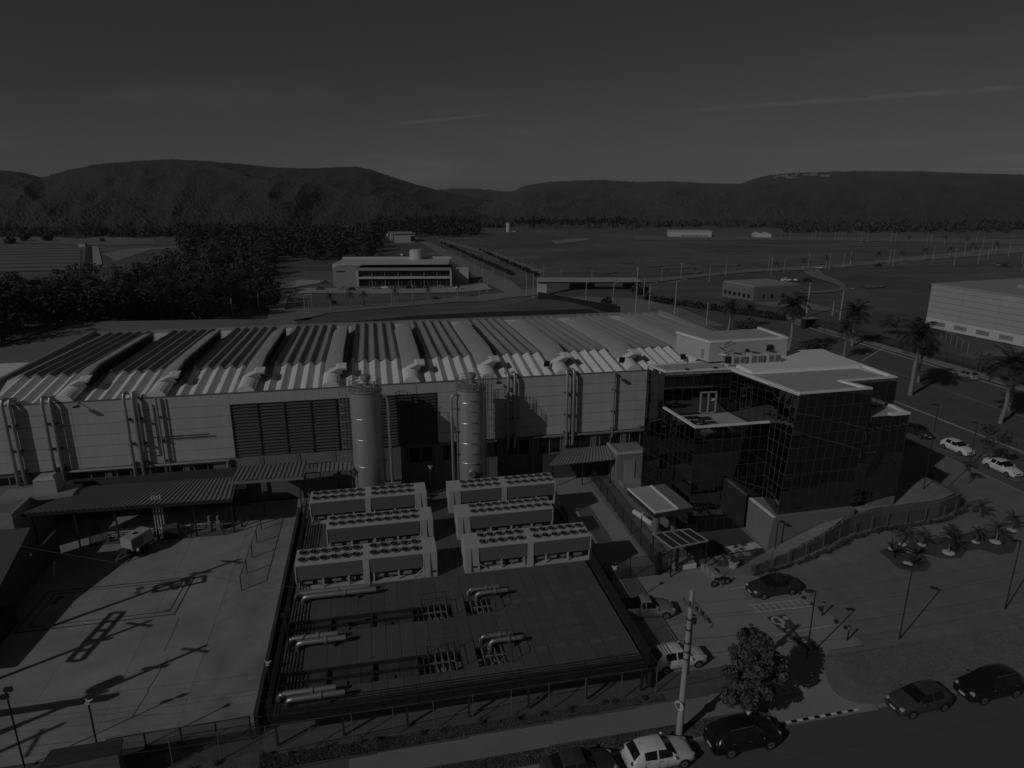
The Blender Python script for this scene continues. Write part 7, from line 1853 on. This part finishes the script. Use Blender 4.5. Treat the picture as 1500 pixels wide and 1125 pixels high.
V, Q = leaf_cloud([(0, 0, .8, .9, .9, .8), (.5, .3, .7, .6, .6, .6), (-.5, -.2, .6, .6, .6, .5)], 130, .36, 63, shell=.5); shrub_me = np_mesh('foliage', V, Q, M_bush)
stem_me = MB().tube([(0, 0, -.4), (0, 0, .7)], .08, 5).mesh('stem', M_bark)
def shrub_row(p, q, n, lab, grp, sc):
    a = [p, q]
    for k in range(n):
        f = (k + .5) / n; x = p[0] + (q[0] - p[0]) * f ** .8; y = p[1] + (q[1] - p[1]) * f ** .8; g_ = G(x, y)
        t = thing('shrub', lab + ', %s from its far end' % ORD(k + 1), 'shrub', tuple(g_), k * 1.1, grp); s = rnd.uniform(.8, 1.3) * sc; t.scale = (s, s, s); place(shrub_me, 'foliage', t); place(stem_me, 'stem', t)
shrub_row((643, 355), (752, 404), 34, 'round shrub in left strip of the tree-lined far road', 'shrubs of the far road, left strip', 1.35)
shrub_row((700, 366), (787, 405), 26, 'round shrub in right strip of the tree-lined far road', 'shrubs of the far road, right strip', 1.3)
shrub_row((940, 439), (1150, 470), 30, 'dark shrub beside the avenue fence', 'shrubs beside the avenue', .95)
for (x, y, s, lab) in ((391, 457, 1.3, 'small round bush at the far driveway mouth'), (888, 448, 1.5, 'single small bush on the gate forecourt'), (638, 440, 1.2, 'small round bush below the far office palms'), (489, 446, 1.2, 'small bush on the lawn before the far office'), (936, 432, 2.4, 'dark bush at the right end of the gate canopy'), (16, 357, 4.2, 'dark broad tree alone on the ploughed field far left'), (36, 353, 4.5, 'sparse tree on the meadow far left'), (70, 353, 4.5, 'sparse tree right of the ploughed field far left'), (150, 354, 2.5, 'lone round bush above the ramp far left')):
    t = thing('bush', lab, 'bush', tuple(G(x, y)), x); t.scale = (s,) * 3; place(shrub_me, 'foliage', t); place(stem_me, 'stem', t)
for (a, b, lab) in (((267, 436), (341.5, 437), 'left'), ((341.5, 437), (380, 430), 'right')):
    p, q = G(a[0], a[1] + 28), G(b[0], b[1] + 28); p.z += 8.2; q.z += 8.2; cable('thin cable between the poles before the dark wood, %s span' % lab, p, q, .8, .05)
# pale rock faces on the right-hand escarpment
def rocks():
    V, T = HILL_R; rs = random.Random(9); mb = MB(); t = T[0]
    r0, r1 = ray(1128, 270), ray(1212, 276); tt = [(r.x * cY - r.y * sY) / (r.x * sY + r.y * cY) for r in (r0, r1)]
    j0, j1 = np.searchsorted(t, tt[0]), np.searchsorted(t, tt[1])
    for k in range(40):
        j = rs.randint(j0, j1); i = int(138 + 26 * rs.random() - 14 * (j - j0) / max(1, j1 - j0))
        p = Vector([float(c) for c in V[i, j]]); w = rs.uniform(3, 9); h = rs.uniform(3, 7); du = Vector((cY, -sY, 0)) * w; dn = Vector((sY, cY, 0))
        q = p - dn * 5 + Vector((0, 0, rs.uniform(1, 3)))
        mb.add([q - du, q + du, q + du * .7 + Vector((0, 0, h)) + dn * 3, q - du * .6 + Vector((0, 0, h * .8)) + dn * 3, q - du + dn * 9, q + du + dn * 9], [(0, 1, 2, 3), (1, 5, 2), (4, 0, 3), (2, 5, 4, 3)])
    o = mb.build('rock_faces', mat('rock', .20, .95)); o['kind'] = 'stuff'
rocks()
# ------------------------------------------------------------------ thin air over the whole country
def haze():
    zs = [c for o in bpy.data.objects if o.type == 'MESH' and o.name.startswith(('hills', 'ground', 'woodland')) for c in (min(v.co.z for v in o.data.vertices), max(v.co.z for v in o.data.vertices))]
    m = bpy.data.materials.new('thin_haze'); m.use_nodes = True; nt = m.node_tree; nt.nodes.remove(nt.nodes['Principled BSDF'])
    pv = nt.nodes.new('ShaderNodeVolumePrincipled'); pv.inputs['Color'].default_value = (.9, .9, .9, 1); pv.inputs['Density'].default_value = HAZE; pv.inputs['Anisotropy'].default_value = 0.0
    nt.links.new(pv.outputs[0], nt.nodes['Material Output'].inputs['Volume'])
    o = MB().box(-7000, 7000, -700, 7000, min(zs) - 2, max(zs) + 25).build('haze', m); o['kind'] = 'stuff'
HAZE = 0.00005
haze()
